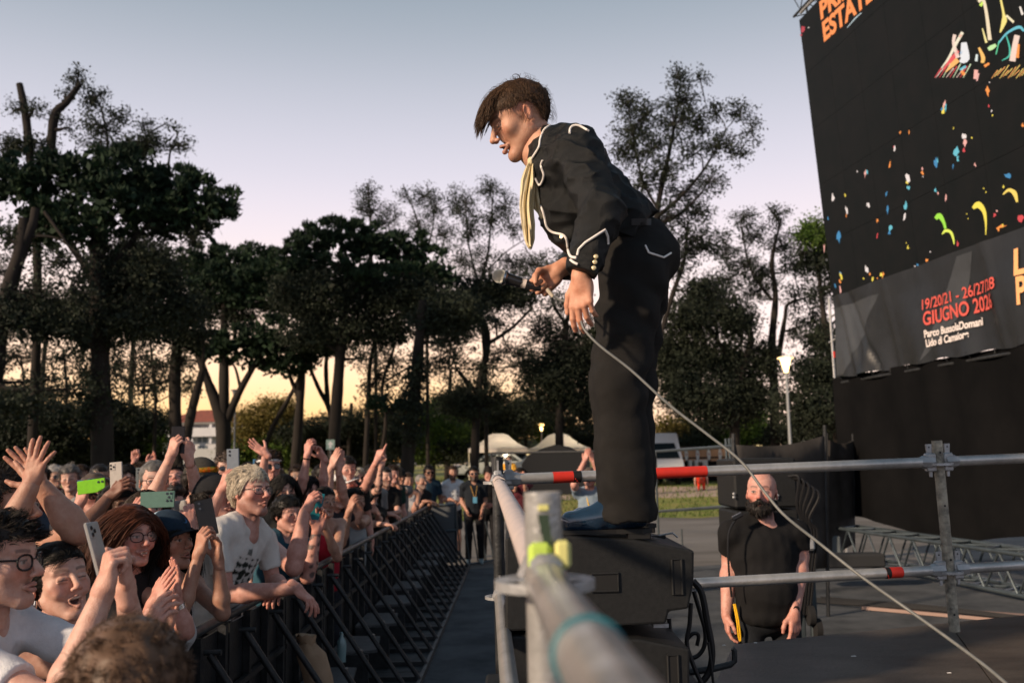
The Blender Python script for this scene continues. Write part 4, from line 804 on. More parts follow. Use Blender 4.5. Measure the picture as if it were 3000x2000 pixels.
# paint strokes in the upper right of the screen picture
for pts, w, c in [([(2866, 6), (2880, 0), (2890, 40), (2900, 118)], [10, 9, 9, 11], (.85, .68, .45)), ([(2872, 18), (2880, 6)], [10, 6], (.6, .8, .1)), ([(2932, 0), (2940, 40), (2942, 62), (2930, 96)], [6, 7, 16, 4], (.9, .72, .2)), ([(2948, 46), (2970, 66)], [7, 7], (.85, .72, .45)), ([(2878, 84), (2890, 126)], [3, 7], (.9, .75, .3)), ([(2797, 102), (2794, 128), (2806, 170)], [10, 9, 12], (.85, .62, .5)), ([(2820, 95), (2800, 130), (2780, 170), (2758, 200)], [9, 9, 7, 3], (.85, .75, .55)), ([(2816, 108), (2812, 104)], [9, 9], RD), ([(2808, 150), (2790, 172), (2762, 205)], [7, 14, 3], (.75, .08, .08)), ([(2806, 175), (2790, 190), (2770, 212)], [16, 14, 3], (.95, .45, .12)), ([(2758, 200), (2738, 228)], [4, 1.5], RD), ([(2824, 125), (2826, 170), (2812, 182)], [16, 30, 6], (.78, .75, .74)), ([(2818, 150), (2814, 158)], [6, 7], BL), ([(2812, 205), (2830, 195)], [6, 8], TE), ([(2826, 220), (2816, 208)], [10, 8], OR), ([(2868, 140), (2880, 168), (2878, 185)], [6, 12, 10], (.95, .5, .12)), ([(2895, 145), (2905, 140), (2918, 132)], [10, 14, 8], (.55, .8, .35)), ([(2925, 128), (2950, 98), (2985, 80), (3000, 92)], [4, 6, 9, 6], TE), ([(2948, 105), (2958, 140), (2956, 165), (2935, 178)], [3, 5, 5, 2], (.05, .5, .35)), ([(2927, 120), (2918, 160)], [3, 3], (.1, .6, .3)), ([(2980, 104), (2972, 140), (2966, 180)], [16, 16, 18], (.85, .62, .5)), ([(2984, 130), (2980, 170)], [7, 10], OR), ([(2988, 20), (2996, 44)], [5, 7], (.85, .75, .65)), ([(2862, 160), (2860, 180)], [6, 8], (.7, .75, .7)), ([(2860, 205), (2856, 232)], [12, 8], PK), ([(2866, 215), (2862, 238)], [7, 4], (.8, .4, .35)), ([(2884, 195), (2898, 186)], [8, 6], OR)]:
    stroke(pts, w, c)
for k in range(12): x = 2905 + k * 8; stroke([(x, 230 - (k % 3) * 4), (x + 18 + (k % 4) * 3, 206 - (k % 4) * 5)], [1.5, 2.5], (.9, .6, .15) if k % 2 else (.95, .4, .1))
for k in range(9): x = 2742 + k * 10; stroke([(x, 228), (x + 22, 200 - (k % 3) * 6)], [1.2, 3], [(.9, .6, .5), RD, (.7, .8, .5)][k % 3])
stroke([(2482, 82), (2505, 55), (2524, 38)], [1.5, 3, 2], (.5, .6, .62))
blobf(2352, 88, 12, 26, (.45, .02, .04)); blobf(2347, 104, 8, 10, (.4, .02, .04)); blobf(2369, 81, 4, 5, (.9, .8, .7))
def screen_text(s, px0, py0, px1, py1, hpx, c, mt=None, bold=.02, off=.008, stretch=1., name='lettering', plane=wall_px, upscale=1., parent=None):
    "lettering lying in the wall plane; baseline from (px0,py0) to (px1,py1)"
    a = plane(px0, py0, off)[2]; b = plane(px1, py1, off)[2]; t_ = plane(px0 - hpx * .06, py0 - hpx, off)[2]
    ex = b - a; L = np.linalg.norm(ex); ex = ex / L; ez = t_ - a; H = np.linalg.norm(ez); ez = ez - ex * (ez @ ex) * 1.0; ez = unit(ez)
    n_ = np.cross(ex, ez)
    o = text_obj(name, s, mt or emat(c), None, Matrix.Identity(4), 1., .002, 0., bold)
    me = o.data; V = np.zeros(len(me.vertices) * 3, np.float32); me.vertices.foreach_get('co', V); V = V.reshape(-1, 3)
    x0, x1 = V[:, 0].min(), V[:, 0].max(); y1 = .70
    W = (V[:, :1] - x0) / (x1 - x0) * L * ex + V[:, 1:2] / y1 * H * ez + V[:, 2:3] * n_ + a
    if parent is not None and parent is not scr:      # print follows the folds of the cloth
        d_front = V[:, 2] - V[:, 2].min(); s_ = (W[:, :2] - W0) @ WD
        W = np.array([wall(a_, z_, ban_off(a_, (z_ - zbot) / (zb_ + .05 - zbot)) + .020 + .3 * f_) for a_, z_, f_ in zip(s_, W[:, 2], d_front)])
    me.vertices.foreach_set('co', W.astype(np.float32).ravel()); me.update(); under(o, parent or scr); return o
screen_text('ESTATE', 2414, 121, 2560, -6, 55, OR, emat((1, .27, .06)), bold=.035)
screen_text('PRIMA', 2405, 57, 2540, -62, 50, OR, emat((1, .27, .06)), bold=.035)
# truss above the screen corner
def truss(A_, B_, w, label, mt, r=.025, nseg=8, group=None, up=(0, 0, 1), r2=.011):
    A_ = np.asarray(A_, float); B_ = np.asarray(B_, float); a, b, d = frame(B_ - A_, up); L = np.linalg.norm(B_ - A_)
    t = thing('truss', label, 'truss', tuple(A_), group)
    for u, v in ((-1, -1), (1, -1), (1, 1), (-1, 1)):
        o_ = (a * u + b * v) * w / 2; q = MB().tube([A_ + o_, B_ + o_], r, 10).build('chord', mt, smooth=True); under(q, t)
    cs = [(-1, -1), (1, -1), (1, 1), (-1, 1)]
    for k in range(4):
        (u, v), (u2, v2) = cs[k], cs[(k + 1) % 4]
        for i in range(nseg):
            p = A_ + d * L * (i / nseg); p2 = A_ + d * L * ((i + .5) / nseg); p3 = A_ + d * L * ((i + 1) / nseg)
            o1, o2 = (a * u + b * v) * w / 2, (a * u2 + b * v2) * w / 2
            q = MB().tube([p + o1, p2 + o2, p3 + o1], r2, 6).build('brace', mt, smooth=True); under(q, t)
    return t
truss(wall(-.35, zt_ + .45, -.3), wall(9, zt_ + .45, -.3), .42, 'dark roof truss above the top corner of the video screen', M_DARKST, .025, 16)
# banner
M_BAN = mat('banner_cloth', (.012, .0145, .0175), .45, noise=(.019, .022, .026), nscale=1.2, bump=1., bscale=3.5, spec=.35)
BS = 9.0; zbot = 3.22
ban = thing('event_banner', 'dark grey printed event banner with red date lettering below the screen', 'banner', tuple(wall(2, zbot)))
def ban_off(s, v):
    o = .06 + .05 * math.sin(s * 2.3 + v * 3) * (1 - v) + .025 * math.sin(s * 5.1 + v * 2) * (1 - .7 * v) + .02 * math.sin(s * 11 + 1.3 + v) * (1 - v) ** 3 + .015 * math.sin(3 * s - 4 * v)
    for c, k, w, a in ((.35, .9, .10, .09), (.62, 1.3, .07, -.07), (1.6, -.7, .12, .05), (2.9, .6, .16, .03), (3.6, -.5, .18, -.03), (4.6, .4, .12, .06), (1.9, .4, .10, .04)):
        o += a * math.exp(-((s - c - (1 - v) * k * .7) / w) ** 2) * (1 - .6 * v)
    return o
nS, nV = 220, 26; P = []
for v in np.linspace(0, 1, nV):
    P.append([wall(s, zbot + .02 * math.sin(s * 6) * (1 - v) + (zb_ + .05 - zbot) * v, ban_off(s, v)) for s in np.linspace(.12, BS, nS)])
q = MB().grid(P).build('cloth', M_BAN, smooth=True); under(q, ban)
# lighter printed diagonal shapes on the banner
M_BAN2 = mat('banner_print', (.048, .054, .062), .45, noise=(.034, .039, .045), nscale=1.2, bump=1., bscale=3.5, spec=.35)
def ban_patch(poly, mt, off=.004, name='printed_shape', n=36):
    # polygon in (s, v) with 4 corners, bilinear
    c = np.array(poly, float); P = []
    for i in range(n):
        row = []
        for j in range(n):
            u, w = i / (n - 1), j / (n - 1); q_ = c[0] * (1 - u) * (1 - w) + c[1] * u * (1 - w) + c[2] * u * w + c[3] * (1 - u) * w
            s, v = q_; row.append(wall(s, zbot + .02 * math.sin(s * 6) * (1 - v) + (zb_ + .05 - zbot) * v, ban_off(s, v) + off))
        P.append(row)
    q = MB().grid(P).build(name, mt, smooth=True); under(q, ban)
ban_patch([(.14, .02), (.45, .02), (1.75, .85), (.14, .85)], M_BAN2)
ban_patch([(2.9, .02), (4.0, .42), (4.35, .95), (4.0, .95)], M_BAN2)
def ban_plane(px, py, off=0.):
    d_ = ray(px, py); base = wall(0, 3, off); es = wall(1, 3, off) - base; ez = np.array([0, 0, 1.])
    k, s, zz = np.linalg.solve(np.stack([d_, -es, -ez], 1), base - CAM); return s, 3 + zz, CAM + k * d_
M_RL = mat('banner_red', (.62, .10, .08), .6); M_WL = mat('banner_white', (.72, .66, .64), .6); M_OL = mat('banner_orange', (.85, .42, .18), .6)
bt = dict(plane=ban_plane, parent=ban, off=.07, bold=.012)
screen_text('19/20/21 - 26/27/28', 2709, 908, 2921, 843, 30, None, M_RL, **bt)
screen_text('GIUGNO 2026', 2715, 953, 2912, 899, 38, None, M_RL, **{**bt, 'bold': .02})
screen_text('Parco BussolaDomani', 2718, 989, 2870, 951, 21, None, M_WL, **{**bt, 'bold': .03})
screen_text('Lido di Camaiore', 2722, 1016, 2838, 988, 21, None, M_WL, **{**bt, 'bold': .03})
screen_text('LA', 2979, 805, 3070, 782, 74, None, M_OL, **{**bt, 'bold': .03})
screen_text('PRIMA', 2990, 890, 3170, 850, 78, None, M_OL, **{**bt, 'bold': .03})
for i in range(16):
    s = .2 + i * .55; q = MB().tube([wall(s, zbot + .03, ban_off(s, 0) + .01), wall(s, zbot - .05, .03)], .006, 6).build('cable_tie', M_DARKST); under(q, ban)
# bars carrying the banner, and its post
q = MB().tube([wall(-.15, zbot - .08, .0), wall(BS, zbot - .08, .0)], .0242, 12).build('scaffold_bar', M_DARKST, smooth=True); tag(q, 'horizontal scaffold bar along the bottom of the event banner', 'scaffold bar')
pp = wall(-.12, 0, .0)
t = thing('scaffold_post', 'thin scaffold post left of the event banner with a red band', 'scaffold post', tuple(pp), 'wall scaffold')
under(MB().tube([pp, wall(-.16, 4.75, .0)], .0242, 12).build('tube', M_STEEL, smooth=True), t)
under(MB().tube([wall(-.14, 3.62, 0), wall(-.14, 3.74, 0)], .026, 12).build('band', M_RED, smooth=True), t)
for z in (3.95, 4.4): under(MB().tube([wall(-.3, z - .02, 0), wall(.1, z + .02, .02)], .02, 8).build('cross_bar', M_STEEL, smooth=True), t)
# drape
M_DRAPE = mat('black_drape', (.0045, .0048, .0054), .95, spec=.03, noise=(.0075, .0075, .008), nscale=1.1, bump=.4, bscale=5)
zd0 = .62
P = []
for v in np.linspace(0, 1, 26):
    P.append([wall(s, zd0 + .12 * math.sin(s * 1.3 + 1) * (1 - v) + (zbot + .02 - zd0) * v, .012 + .06 * math.sin(s * 2.2 + v * 1.5) * (1 - v * .6) + .035 * math.sin(s * 6 + v * 3 + math.sin(s * 2))) for s in np.linspace(-.12, 11.5, 140)])
q = MB().grid(P).build('black_drape', M_DRAPE, smooth=True, origin=wall(3, zd0)); tag(q, 'large black cloth drape hanging below the event banner', 'drape')
P = []
for v in np.linspace(0, 1, 10): P.append([wall(s, .9 + 1.0 * v + .5 * v * s * 0, .05 + .02 * math.sin(s * 9)) for s in np.linspace(-.32, -.10, 6)])
q = MB().grid(P).build('grey_sheet', mat('grey_sheet', (.35, .37, .38), .7), smooth=True, origin=wall(-.2, .9)); tag(q, 'narrow pale grey sheet at the edge of the drape', 'sheet')
# ground trusses at the foot of the wall
M_ALU = mat('truss_alu', (.09, .115, .13), .4, metal=.5, noise=(.06, .075, .085), nscale=5)
truss(wall(.5, .33, .35), wall(6.5, .33, .35), .50, 'grey aluminium ground truss at the foot of the drape', M_ALU, .03, 9, 'ground trusses', r2=.018)
truss(wall(6.7, .38, .6), wall(12, .38, .6), .5, 'nearer grey aluminium ground truss at the right edge', M_ALU, .03, 8, 'ground trusses', r2=.018)
q = MB().box(wall(.7, .25, .8), (.45, .38, .42), bevel=.03).build('floor_light', mat('grey_case', (.12, .14, .15), .6)); tag(q, 'small grey floor case behind the ground truss', 'case')
q = MB().prism([wall(8.35, .35, 1.0), wall(9.2, .35, 1.0), wall(9.2, 1.55, .9), wall(8.5, 1.58, .9), wall(8.35, 1.45, .9)], (-.25, -.04, 0)).build('covered_case', mat('grey_tarp', (.22, .25, .26), .7, bump=.5, bscale=6)); tag(q, 'grey tarp covered case at the right picture edge', 'case')
# cable ramp / plank with cables on the ground
q = MB().prism([(4.1, 11.7, .01), (5.9, 10.1, .01), (6.4, 10.4, .01), (4.4, 11.9, .01)], (0, 0, .035)).build('plank', mat('pink_plank', (.30, .21, .18), .8)); tag(q, 'pale wooden plank lying on the asphalt by the truss', 'plank')
for i in range(4):
    P = spline([(3.6 + .1 * i, 12.3 + .1 * i, .03), (4.8, 11.1 + .12 * i, .07), (5.9, 10.0 + .1 * i, .05), (7.2, 9.2 + .15 * i, .03)], 8)
    q = MB().tube(P, .014, 6).build('ground_cable', M_CAB, smooth=True); tag(q, ['nearest black cable crossing the pale plank on the ground', 'second black cable across the pale plank', 'third black cable across the pale plank', 'farthest black cable across the pale plank'][i], 'cable', 'cables on the ground')
# ================================================================== black fence panels behind the guard
M_FAB = mat('fence_fabric', (.045, .042, .040), .95, spec=.05, noise=(.078, .072, .068), nscale=2, bump=.2, bscale=30)
def panel(name, label, quad, Y0, Y1, th=.06, mt=None):
    (x0, yt0, yb0), (x1, yt1, yb1) = quad; a0, a1 = at(x0, yt0, Y0), at(x0, yb0, Y0); b0, b1 = at(x1, yt1, Y1), at(x1, yb1, Y1)
    t = thing(name, label, 'fence panel', tuple((a1 + b1) / 2), 'black fence panels')
    P = []; n = 14
    for i in range(n):
        u = i / (n - 1); sag = .10 * math.sin(math.pi * u)
        P.append([((a1 + (a0 - a1) * v) * (1 - u) + (b1 + (b0 - b1) * v) * u) + [0, .02 * math.sin(u * 12 + v * 3), -sag * v * .6] for v in np.linspace(0, 1, 8)])
    o = MB().grid(P).build('fabric', mt or M_FAB, smooth=True); so_ = o.modifiers.new('solid', 'SOLIDIFY'); so_.thickness = .02; under(o, t)
    for q0_, q1_ in ((a0, a1), (b0, b1)): under(MB().tube([q1_ * [1, 1, 0] + [0, 0, gz(q1_[1])], q0_ + [0, 0, .12]], .022, 8).build('post', M_DARKST, smooth=True), t)
    return t
panel('fence_panel', 'black fabric fence panel behind the bearded guard', [(2150, 1302, 1700), (2418, 1275, 1660)], 10.5, 11.3)
panel('fence_panel', 'short black fabric panel between the fence and the drape', [(2424, 1288, 1640), (2500, 1290, 1590)], 16.5, 17.2)
q = MB().box(at(2465, 1640, 13.5), (1.1, .35, .18), bevel=.02).build('concrete_block', mat('dark_block', (.03, .032, .035), .8)); tag(q, 'low dark ballast block at the foot of the black fence', 'block')
# metal mesh fence from the fence panel to the left
t = thing('mesh_fence', 'thin grey temporary fence between the trousers and the black panel', 'fence', tuple(at(2050, 1600, 13)))
f0, f1 = at(1920, 1322, 15.5), at(2146, 1306, 12.2); h0, h1 = at(1920, 1498, 15.5), at(2146, 1482, 12.2)
for A_, B_ in ((f0, f1), (h0, h1)): under(MB().tube([A_, B_], .021, 8).build('rail', M_ALU, smooth=True), t)
for u, px in ((1., 0),): 
    for off in (0, -.10, -.22):
        p = f1 + (f0 - f1) * (-off * .3); g_ = [p[0], p[1], 0]
        under(MB().tube([g_, p + [0, 0, .1]], .018, 8).build('post', M_ALU, smooth=True), t)
p = f0 + (f1 - f0) * .35; under(MB().tube([(p[0], p[1], .3), (p[0], p[1], .8)], .012, 6).build('post', M_ALU), t)
p = f0; under(MB().tube([(p[0], p[1], 0), p], .018, 8).build('post', M_ALU, smooth=True), t)
# thin far barrier rail left of the trousers
t = thing('mesh_fence', 'thin dark fence rail in front of the white tents', 'fence', tuple(at(1550, 1400, 20)))
f0, f1 = at(1440, 1327, 21), at(1745, 1322, 20)
under(MB().tube([f0, f1], .025, 8).build('rail', M_DARKST, smooth=True), t)
for u in (0, 1): p = f0 + (f1 - f0) * u; under(MB().tube([(p[0], p[1], gz(p[1])), p], .02, 8).build('post', M_DARKST, smooth=True), t)
# equipment tower on wheels behind the guard
Yg = 7.0; a_, b_ = at(2150, 1400, Yg), at(2345, 1400, Yg)
t = thing('equipment_rack', 'tall black equipment case on a wheeled steel frame behind the guard', 'equipment', ((a_[0] + b_[0]) / 2, Yg, 0))
MBx = lambda *a, **k: under(MB().box(*a, **k).build('case', M_SPK), t)
cx = (a_[0] + b_[0]) / 2; w = (b_[0] - a_[0])
for zc, hh in ((1.66, .36), (1.26, .40)): MBx((cx, Yg + .35, zc), (w * .95, .6, hh), bevel=.015)
for px in (2330, 2366):
    p0, p1 = at(px, 1540, Yg - .05), at(px + 22, 1850, Yg - .05)
    under(MB().box(((p0[0] + p1[0]) / 2, Yg - .05, (p0[2]) / 2 + .1), (.045, .05, p0[2] - .1), bevel=.006).build('steel_upright', M_ALU), t)
p = at(2350, 1590, Yg - .1)
under(MB().box(p, (.16, .1, .10), bevel=.015).build('winch', M_STEEL), t)
for px, py in ((2375, 1802), (2395, 1840)):
    p = at(px, py, Yg - .1); under(MB().lathe([(.02, -.025), (.07, -.02), (.07, .02), (.02, .025)], (p[0], p[1], p[2]), axis=(1, 0, 0), n=16).build('wheel', M_TYRE, smooth=True), t)
under(MB().box((cx + .1, Yg + .1, .1), (w * 1.2, .7, .08), bevel=.01).build('base', M_DARKST), t)
for k in range(5):
    px = 2330 + k * 9
    P = spline([at(px - 20, 1395 + 4 * k, Yg - .1), at(px + 10 + 6 * k, 1400 + 12 * k, Yg - .15), at(px + 5, 1480 + 10 * k, Yg - .12), at(px + 28, 1560, Yg - .1), at(px + 16, 1700, Yg - .1), at(px + 6, 1800, Yg - .1)], 7)
    under(MB().tube(P, .011, 6).build('cable', M_CAB, smooth=True), t)
for px, py in ((2278, 1451), (2276, 1460), (2150, 1446), (2150, 1456)): under(MB().lathe([(.004, 0), (.012, .004), (.004, .012)], at(px, py, Yg + .04), axis=(0, -1, 0), n=8).build('bolt', M_STEEL), t)
# dark ramp edge behind the deck
q = MB().box((2.6, 5.6, .02), (3.2, .8, .03), rot=[[dirv[0], -dirv[1], 0], [dirv[1], dirv[0], 0], [0, 0, 1]]).build('rubber_mat', M_DARKST); tag(q, 'dark rubber cable mat on the asphalt behind the stage deck', 'mat')
# ================================================================== crowd barrier
M_BAR = mat('barrier_black', (.022, .024, .026), .42, metal=.3, noise=(.05, .052, .055), nscale=10, bump=.3, bscale=60)
M_BARW = mat('barrier_worn', (.10, .105, .11), .45, metal=.5, noise=(.045, .047, .05), nscale=9)
M_TREAD = mat('barrier_tread', (.11, .115, .12), .55, metal=.5, noise=(.07, .072, .076), nscale=12, bump=.5, bscale=90)
BX = -1.50; BF = -.84; BH = 1.10
def make_barrier():
    t = thing('crowd_barrier', 'x', 'barrier', (0, 0, 0), 'crowd barriers along the pit')
    W = 1.21
    MB().tube([(0, 0, BH), (0, W, BH)], .024, 12).build('top_rail', M_BARW, t, smooth=True)
    MB().box((-.03, W / 2, .54), (.012, W - .02, 1.0)).build('front_sheet', M_BAR, t)
    for y in (.03, .41, .79, 1.18): MB().box((.0, y, .54), (.04, .04, 1.06)).build('upright', M_BAR, t)
    MB().box((.01, W / 2, .72), (.03, W - .04, .03)).build('cross_rail', M_BAR, t)
    for y in (.25, .86):
        st = MB().tube([(.035, y, BH - .12), (.66, y, .05)], .019, 10).build('strut', M_BAR, t, smooth=True)
        MB().tube([(.0, y, BH - .11), (.09, y, BH - .11)], .014, 8).build('pin', M_BARW, st, smooth=True)
        MB().tube([(.36, y - .03, .52), (.36, y + .03, .52)], .012, 8).build('bolt', M_BARW, st, smooth=True)
    MB().prism([(.04, .12, .40), (.40, .20, .40), (.34, .80, .40), (.04, .84, .40)], (0, 0, .02)).build('tread', M_TREAD, t)
    MB().box((.19, .14, .22), (.3, .03, .36)).build('tread_bracket', M_BAR, t)
    MB().box((.33, W / 2, .03), (.68, W - .01, .012)).build('floor_plate', mat('barrier_plate', (.035, .037, .04), .6, noise=(.055, .057, .06), nscale=8, bump=.4, bscale=80), t)
    MB().box((.665, W / 2, .034), (.03, W, .045)).build('front_edge', M_BARW, t)
    for y in (.25, .86): MB().box((.33, y, .055), (.64, .04, .04)).build('foot_bar', M_BAR, t)
    return t
bp = make_barrier(); nb = 12
for i in range(nb):
    o = bp if i == 0 else copy_tree(bp)
    y = 2.6 + i * 1.22
    o.location = (BX, y, 0)
    o['label'] = ['black steel pit barrier section nearest the camera', 'second pit barrier section from the camera', 'pit barrier section the blond man leans on', 'pit barrier section holding the paper bag', 'fifth pit barrier section from the camera'][i] if i < 5 else ('farthest black pit barrier section by the grey fence' if i == nb - 1 else '%s pit barrier section from the camera' % ['sixth', 'seventh', 'eighth', 'ninth', 'tenth', 'eleventh', 'twelfth', 'thirteenth'][i - 5])
# grey fence at the end of the pit
t = thing('grey_fence', 'grey metal fence panel closing the far end of the pit barrier', 'fence', (-1.3, 17.2, 0))
for A_, B_ in (((-1.75, 17.05, 1.1), (-1.05, 17.05, 1.1)), ((-1.75, 17.05, .62), (-1.05, 17.05, .66)), ((-1.75, 17.05, .12), (-1.05, 17.05, .12)), ((-1.05, 17.05, 0), (-1.05, 17.05, 1.12)), ((-1.75, 17.05, 0), (-1.75, 17.05, 1.12))):
    under(MB().tube([A_, B_], .022, 8).build('bar', M_ALU, smooth=True), t)
under(MB().box((-1.4, 17.07, .6), (.66, .012, .95)).build('sheet', mat('fence_sheet', (.09, .10, .11), .6)), t)
for k in range(5): under(MB().tube([(-1.05 + .12 * k, 17.1 + .25 * k, 1.05 - .08 * k), (-.98 + .14 * k, 17.2 + .25 * k, .05)], .014, 6).build('bar', M_ALU, smooth=True), t)
under(MB().tube([(-.9, 17.3, .04), (-.4, 17.9, .04)], .02, 6).build('foot', M_ALU), t)
# bottle, bag, clothing on the barrier treads
M_BAG = mat('kraft_paper', (.44, .30, .20), .85, noise=(.36, .24, .15), nscale=10, bump=.8, bscale=14)
def blobby(name, label, cat, rings, mt, jitter=.006, n=18, seed=3):
    rg = np.random.default_rng(seed); V = []; 
    for c, rx, ry in rings:
        for k in range(n):
            th = 2 * np.pi * k / n; f = 1 + rg.normal(0, .05); V.append(np.array(c) + [rx * f * math.cos(th), ry * f * math.sin(th), rg.normal(0, jitter)])
    m_ = len(rings); Fs = [(i * n + j, i * n + (j + 1) % n, (i + 1) * n + (j + 1) % n, (i + 1) * n + j) for i in range(m_ - 1) for j in range(n)] + [tuple(range(n - 1, -1, -1)), tuple(range((m_ - 1) * n, m_ * n))]
    o = MB().add(np.array(V), Fs).build(name, mt, smooth=True, origin=rings[0][0]); return tag(o, label, cat)
B0 = np.array([-1.24, 6.25, .425])
ax = unit(np.array([-.32, .05, 1.0]))
blobby('paper_bag', 'crumpled brown paper bag leaning on a barrier tread', 'bag', [(B0 + ax * h, rx, ry) for h, rx, ry in ((0, .075, .05), (.02, .09, .06), (.12, .093, .062), (.24, .088, .058), (.30, .06, .045), (.325, .045, .035), (.345, .055, .04), (.38, .065, .045))], M_BAG, .010)
blobby('plastic_bottle', 'small clear plastic bottle standing on a barrier tread', 'bottle', [((-1.30, 7.25, .422 + h), r_, r_) for h, r_ in ((0, .030), (.01, .033), (.12, .033), (.15, .028), (.18, .013), (.21, .013))], mat('bottle_plastic', (.25, .38, .4), .15, spec=.8), .0005)
blobby('red_cloth', 'folded red and grey clothing piled on the barrier step', 'clothing', [((-1.20, 5.25, .42 + h), r_, r_ * 1.3) for h, r_ in ((0, .13), (.03, .16), (.07, .14), (.10, .07))], mat('red_cloth', (.35, .03, .04), .9), .012, seed=5)
blobby('teal_cloth', 'teal cloth hanging over the black bag by the barrier', 'clothing', [((-1.02, 5.12, .30 + h), r_, r_ * 1.2) for h, r_ in ((0, .05), (.06, .07), (.12, .07), (.16, .03))], mat('teal_cloth', (.10, .24, .24), .9), .012, seed=6)
blobby('black_bag', 'black backpack standing inside the near barrier', 'bag', [((-1.12, 4.75, .05 + h), r_, r_ * 1.4) for h, r_ in ((0, .17), (.05, .2), (.25, .21), (.36, .17), (.42, .06))], mat('black_nylon', (.012, .012, .013), .7), .008, seed=7)
q = MB().box((-1.34, 4.95, .55), (.05, .10, .065), bevel=.008).build('small_box', mat('white_box', (.5, .5, .48), .6)); tag(q, 'small pale box on the barrier below the blond man', 'box')
# ================================================================== figures: smooth blended bodies
f32 = np.float32
class Field:
    "smooth union of round cones and ellipsoids, meshed with surface nets"
    def __init__(s): s.ops = []; s.lo = np.full(3, 1e9); s.hi = np.full(3, -1e9); s.post = []
    def _bb(s, c, r): s.lo = np.minimum(s.lo, np.asarray(c) - r); s.hi = np.maximum(s.hi, np.asarray(c) + r)
    def cap(s, a, b, ra, rb=None, k=.02, cut=None):
        rb = ra if rb is None else rb; a = np.asarray(a, f32); b = np.asarray(b, f32); s._bb(a, ra + .02); s._bb(b, rb + .02)
        s.ops.append(('c', a, b, ra, rb, k, cut)); return s
    def chain(s, P, r, k=.02):
        for i in range(len(P) - 1): s.cap(P[i], P[i + 1], r[i], r[i + 1], k)
        return s
    def el(s, c, r, k=.02, M=None, sub=False):
        c = np.asarray(c, f32); r = np.asarray(r, f32) * np.ones(3, f32)
        if not sub: s._bb(c, float(r.max()) + .02)
        s.ops.append(('e', c, r, k, None if M is None else np.asarray(M, f32), sub)); return s
    def plane(s, p, n): s.post.append((np.asarray(p, f32), unit(n).astype(f32))); return s
    def f(s, p):
        D = None
        for o in s.ops:
            if o[0] == 'c':
                _, a, b, ra, rb, k, cut = o; ab = b - a; t = np.clip(((p - a) @ ab) / max(float(ab @ ab), 1e-9), 0, 1)
                q = p - a - t[:, None] * ab; d = np.sqrt(np.einsum('ij,ij->i', q, q)) - (ra + (rb - ra) * t)
                if cut is not None:
                    for cp, cn in cut: d = np.maximum(d, (p - np.asarray(cp, f32)) @ unit(cn).astype(f32))
                sub = False
            else:
                _, c, r, k, M, sub = o; q = p - c
                if M is not None: q = q @ M
                q0 = q / r; k0 = np.sqrt(np.einsum('ij,ij->i', q0, q0)); q1 = q0 / r; k1 = np.sqrt(np.einsum('ij,ij->i', q1, q1))
                d = k0 * (k0 - 1) / np.maximum(k1, 1e-6)
            if D is None: D = d
            elif sub:
                h = np.clip(.5 - .5 * (D + d) / k, 0, 1); D = D + (-d - D) * h + k * h * (1 - h)
            else:
                h = np.clip(.5 + .5 * (d - D) / k, 0, 1); D = d + (D - d) * h - k * h * (1 - h)
        for pp, nn in s.post: D = np.maximum(D, (p - pp) @ nn)
        return D
    def mesh(s, h, disp=None, lo=None, hi=None):
        m = 4; lo = s.lo - 3 * h if lo is None else np.asarray(lo); hi = s.hi + 3 * h if hi is None else np.asarray(hi)
        nc = np.ceil((hi - lo) / (h * m)).astype(int) + 1
        fn = s.f if disp is None else (lambda p: s.f(p) + disp(p))
        g = [np.arange(n) * (h * m) + lo[i] for i, n in enumerate(nc)]
        C = np.stack(np.meshgrid(*g, indexing='ij'), -1).reshape(-1, 3).astype(f32)
        dc = fn(C).reshape(nc)
        n = (nc - 1) * m + 1
        D = np.repeat(np.repeat(np.repeat(dc, m, 0), m, 1), m, 2)[:n[0], :n[1], :n[2]].copy()
        th = h * m * 1.9
        near = np.abs(dc) < th; act = near[:-1, :-1, :-1].copy()
        for i in (0, 1):
            for j in (0, 1):
                for k in (0, 1): act |= near[i:nc[0] - 1 + i, j:nc[1] - 1 + j, k:nc[2] - 1 + k]
        B = np.argwhere(act)
        if len(B) == 0: return np.zeros((0, 3)), np.zeros((0, 4), int)
        o = np.stack(np.meshgrid(*[np.arange(m + 1)] * 3, indexing='ij'), -1).reshape(-1, 3)
        I = (B[:, None, :] * m + o[None]).reshape(-1, 3); key = (I[:, 0] * n[1] + I[:, 1]) * n[2] + I[:, 2]
        key = np.unique(key); ii = key // (n[1] * n[2]); jj = (key // n[2]) % n[1]; kk = key % n[2]
        P = np.stack([ii, jj, kk], 1).astype(f32) * h + lo.astype(f32)
        D.reshape(-1)[key] = fn(P)
        return nets(D, lo, h)
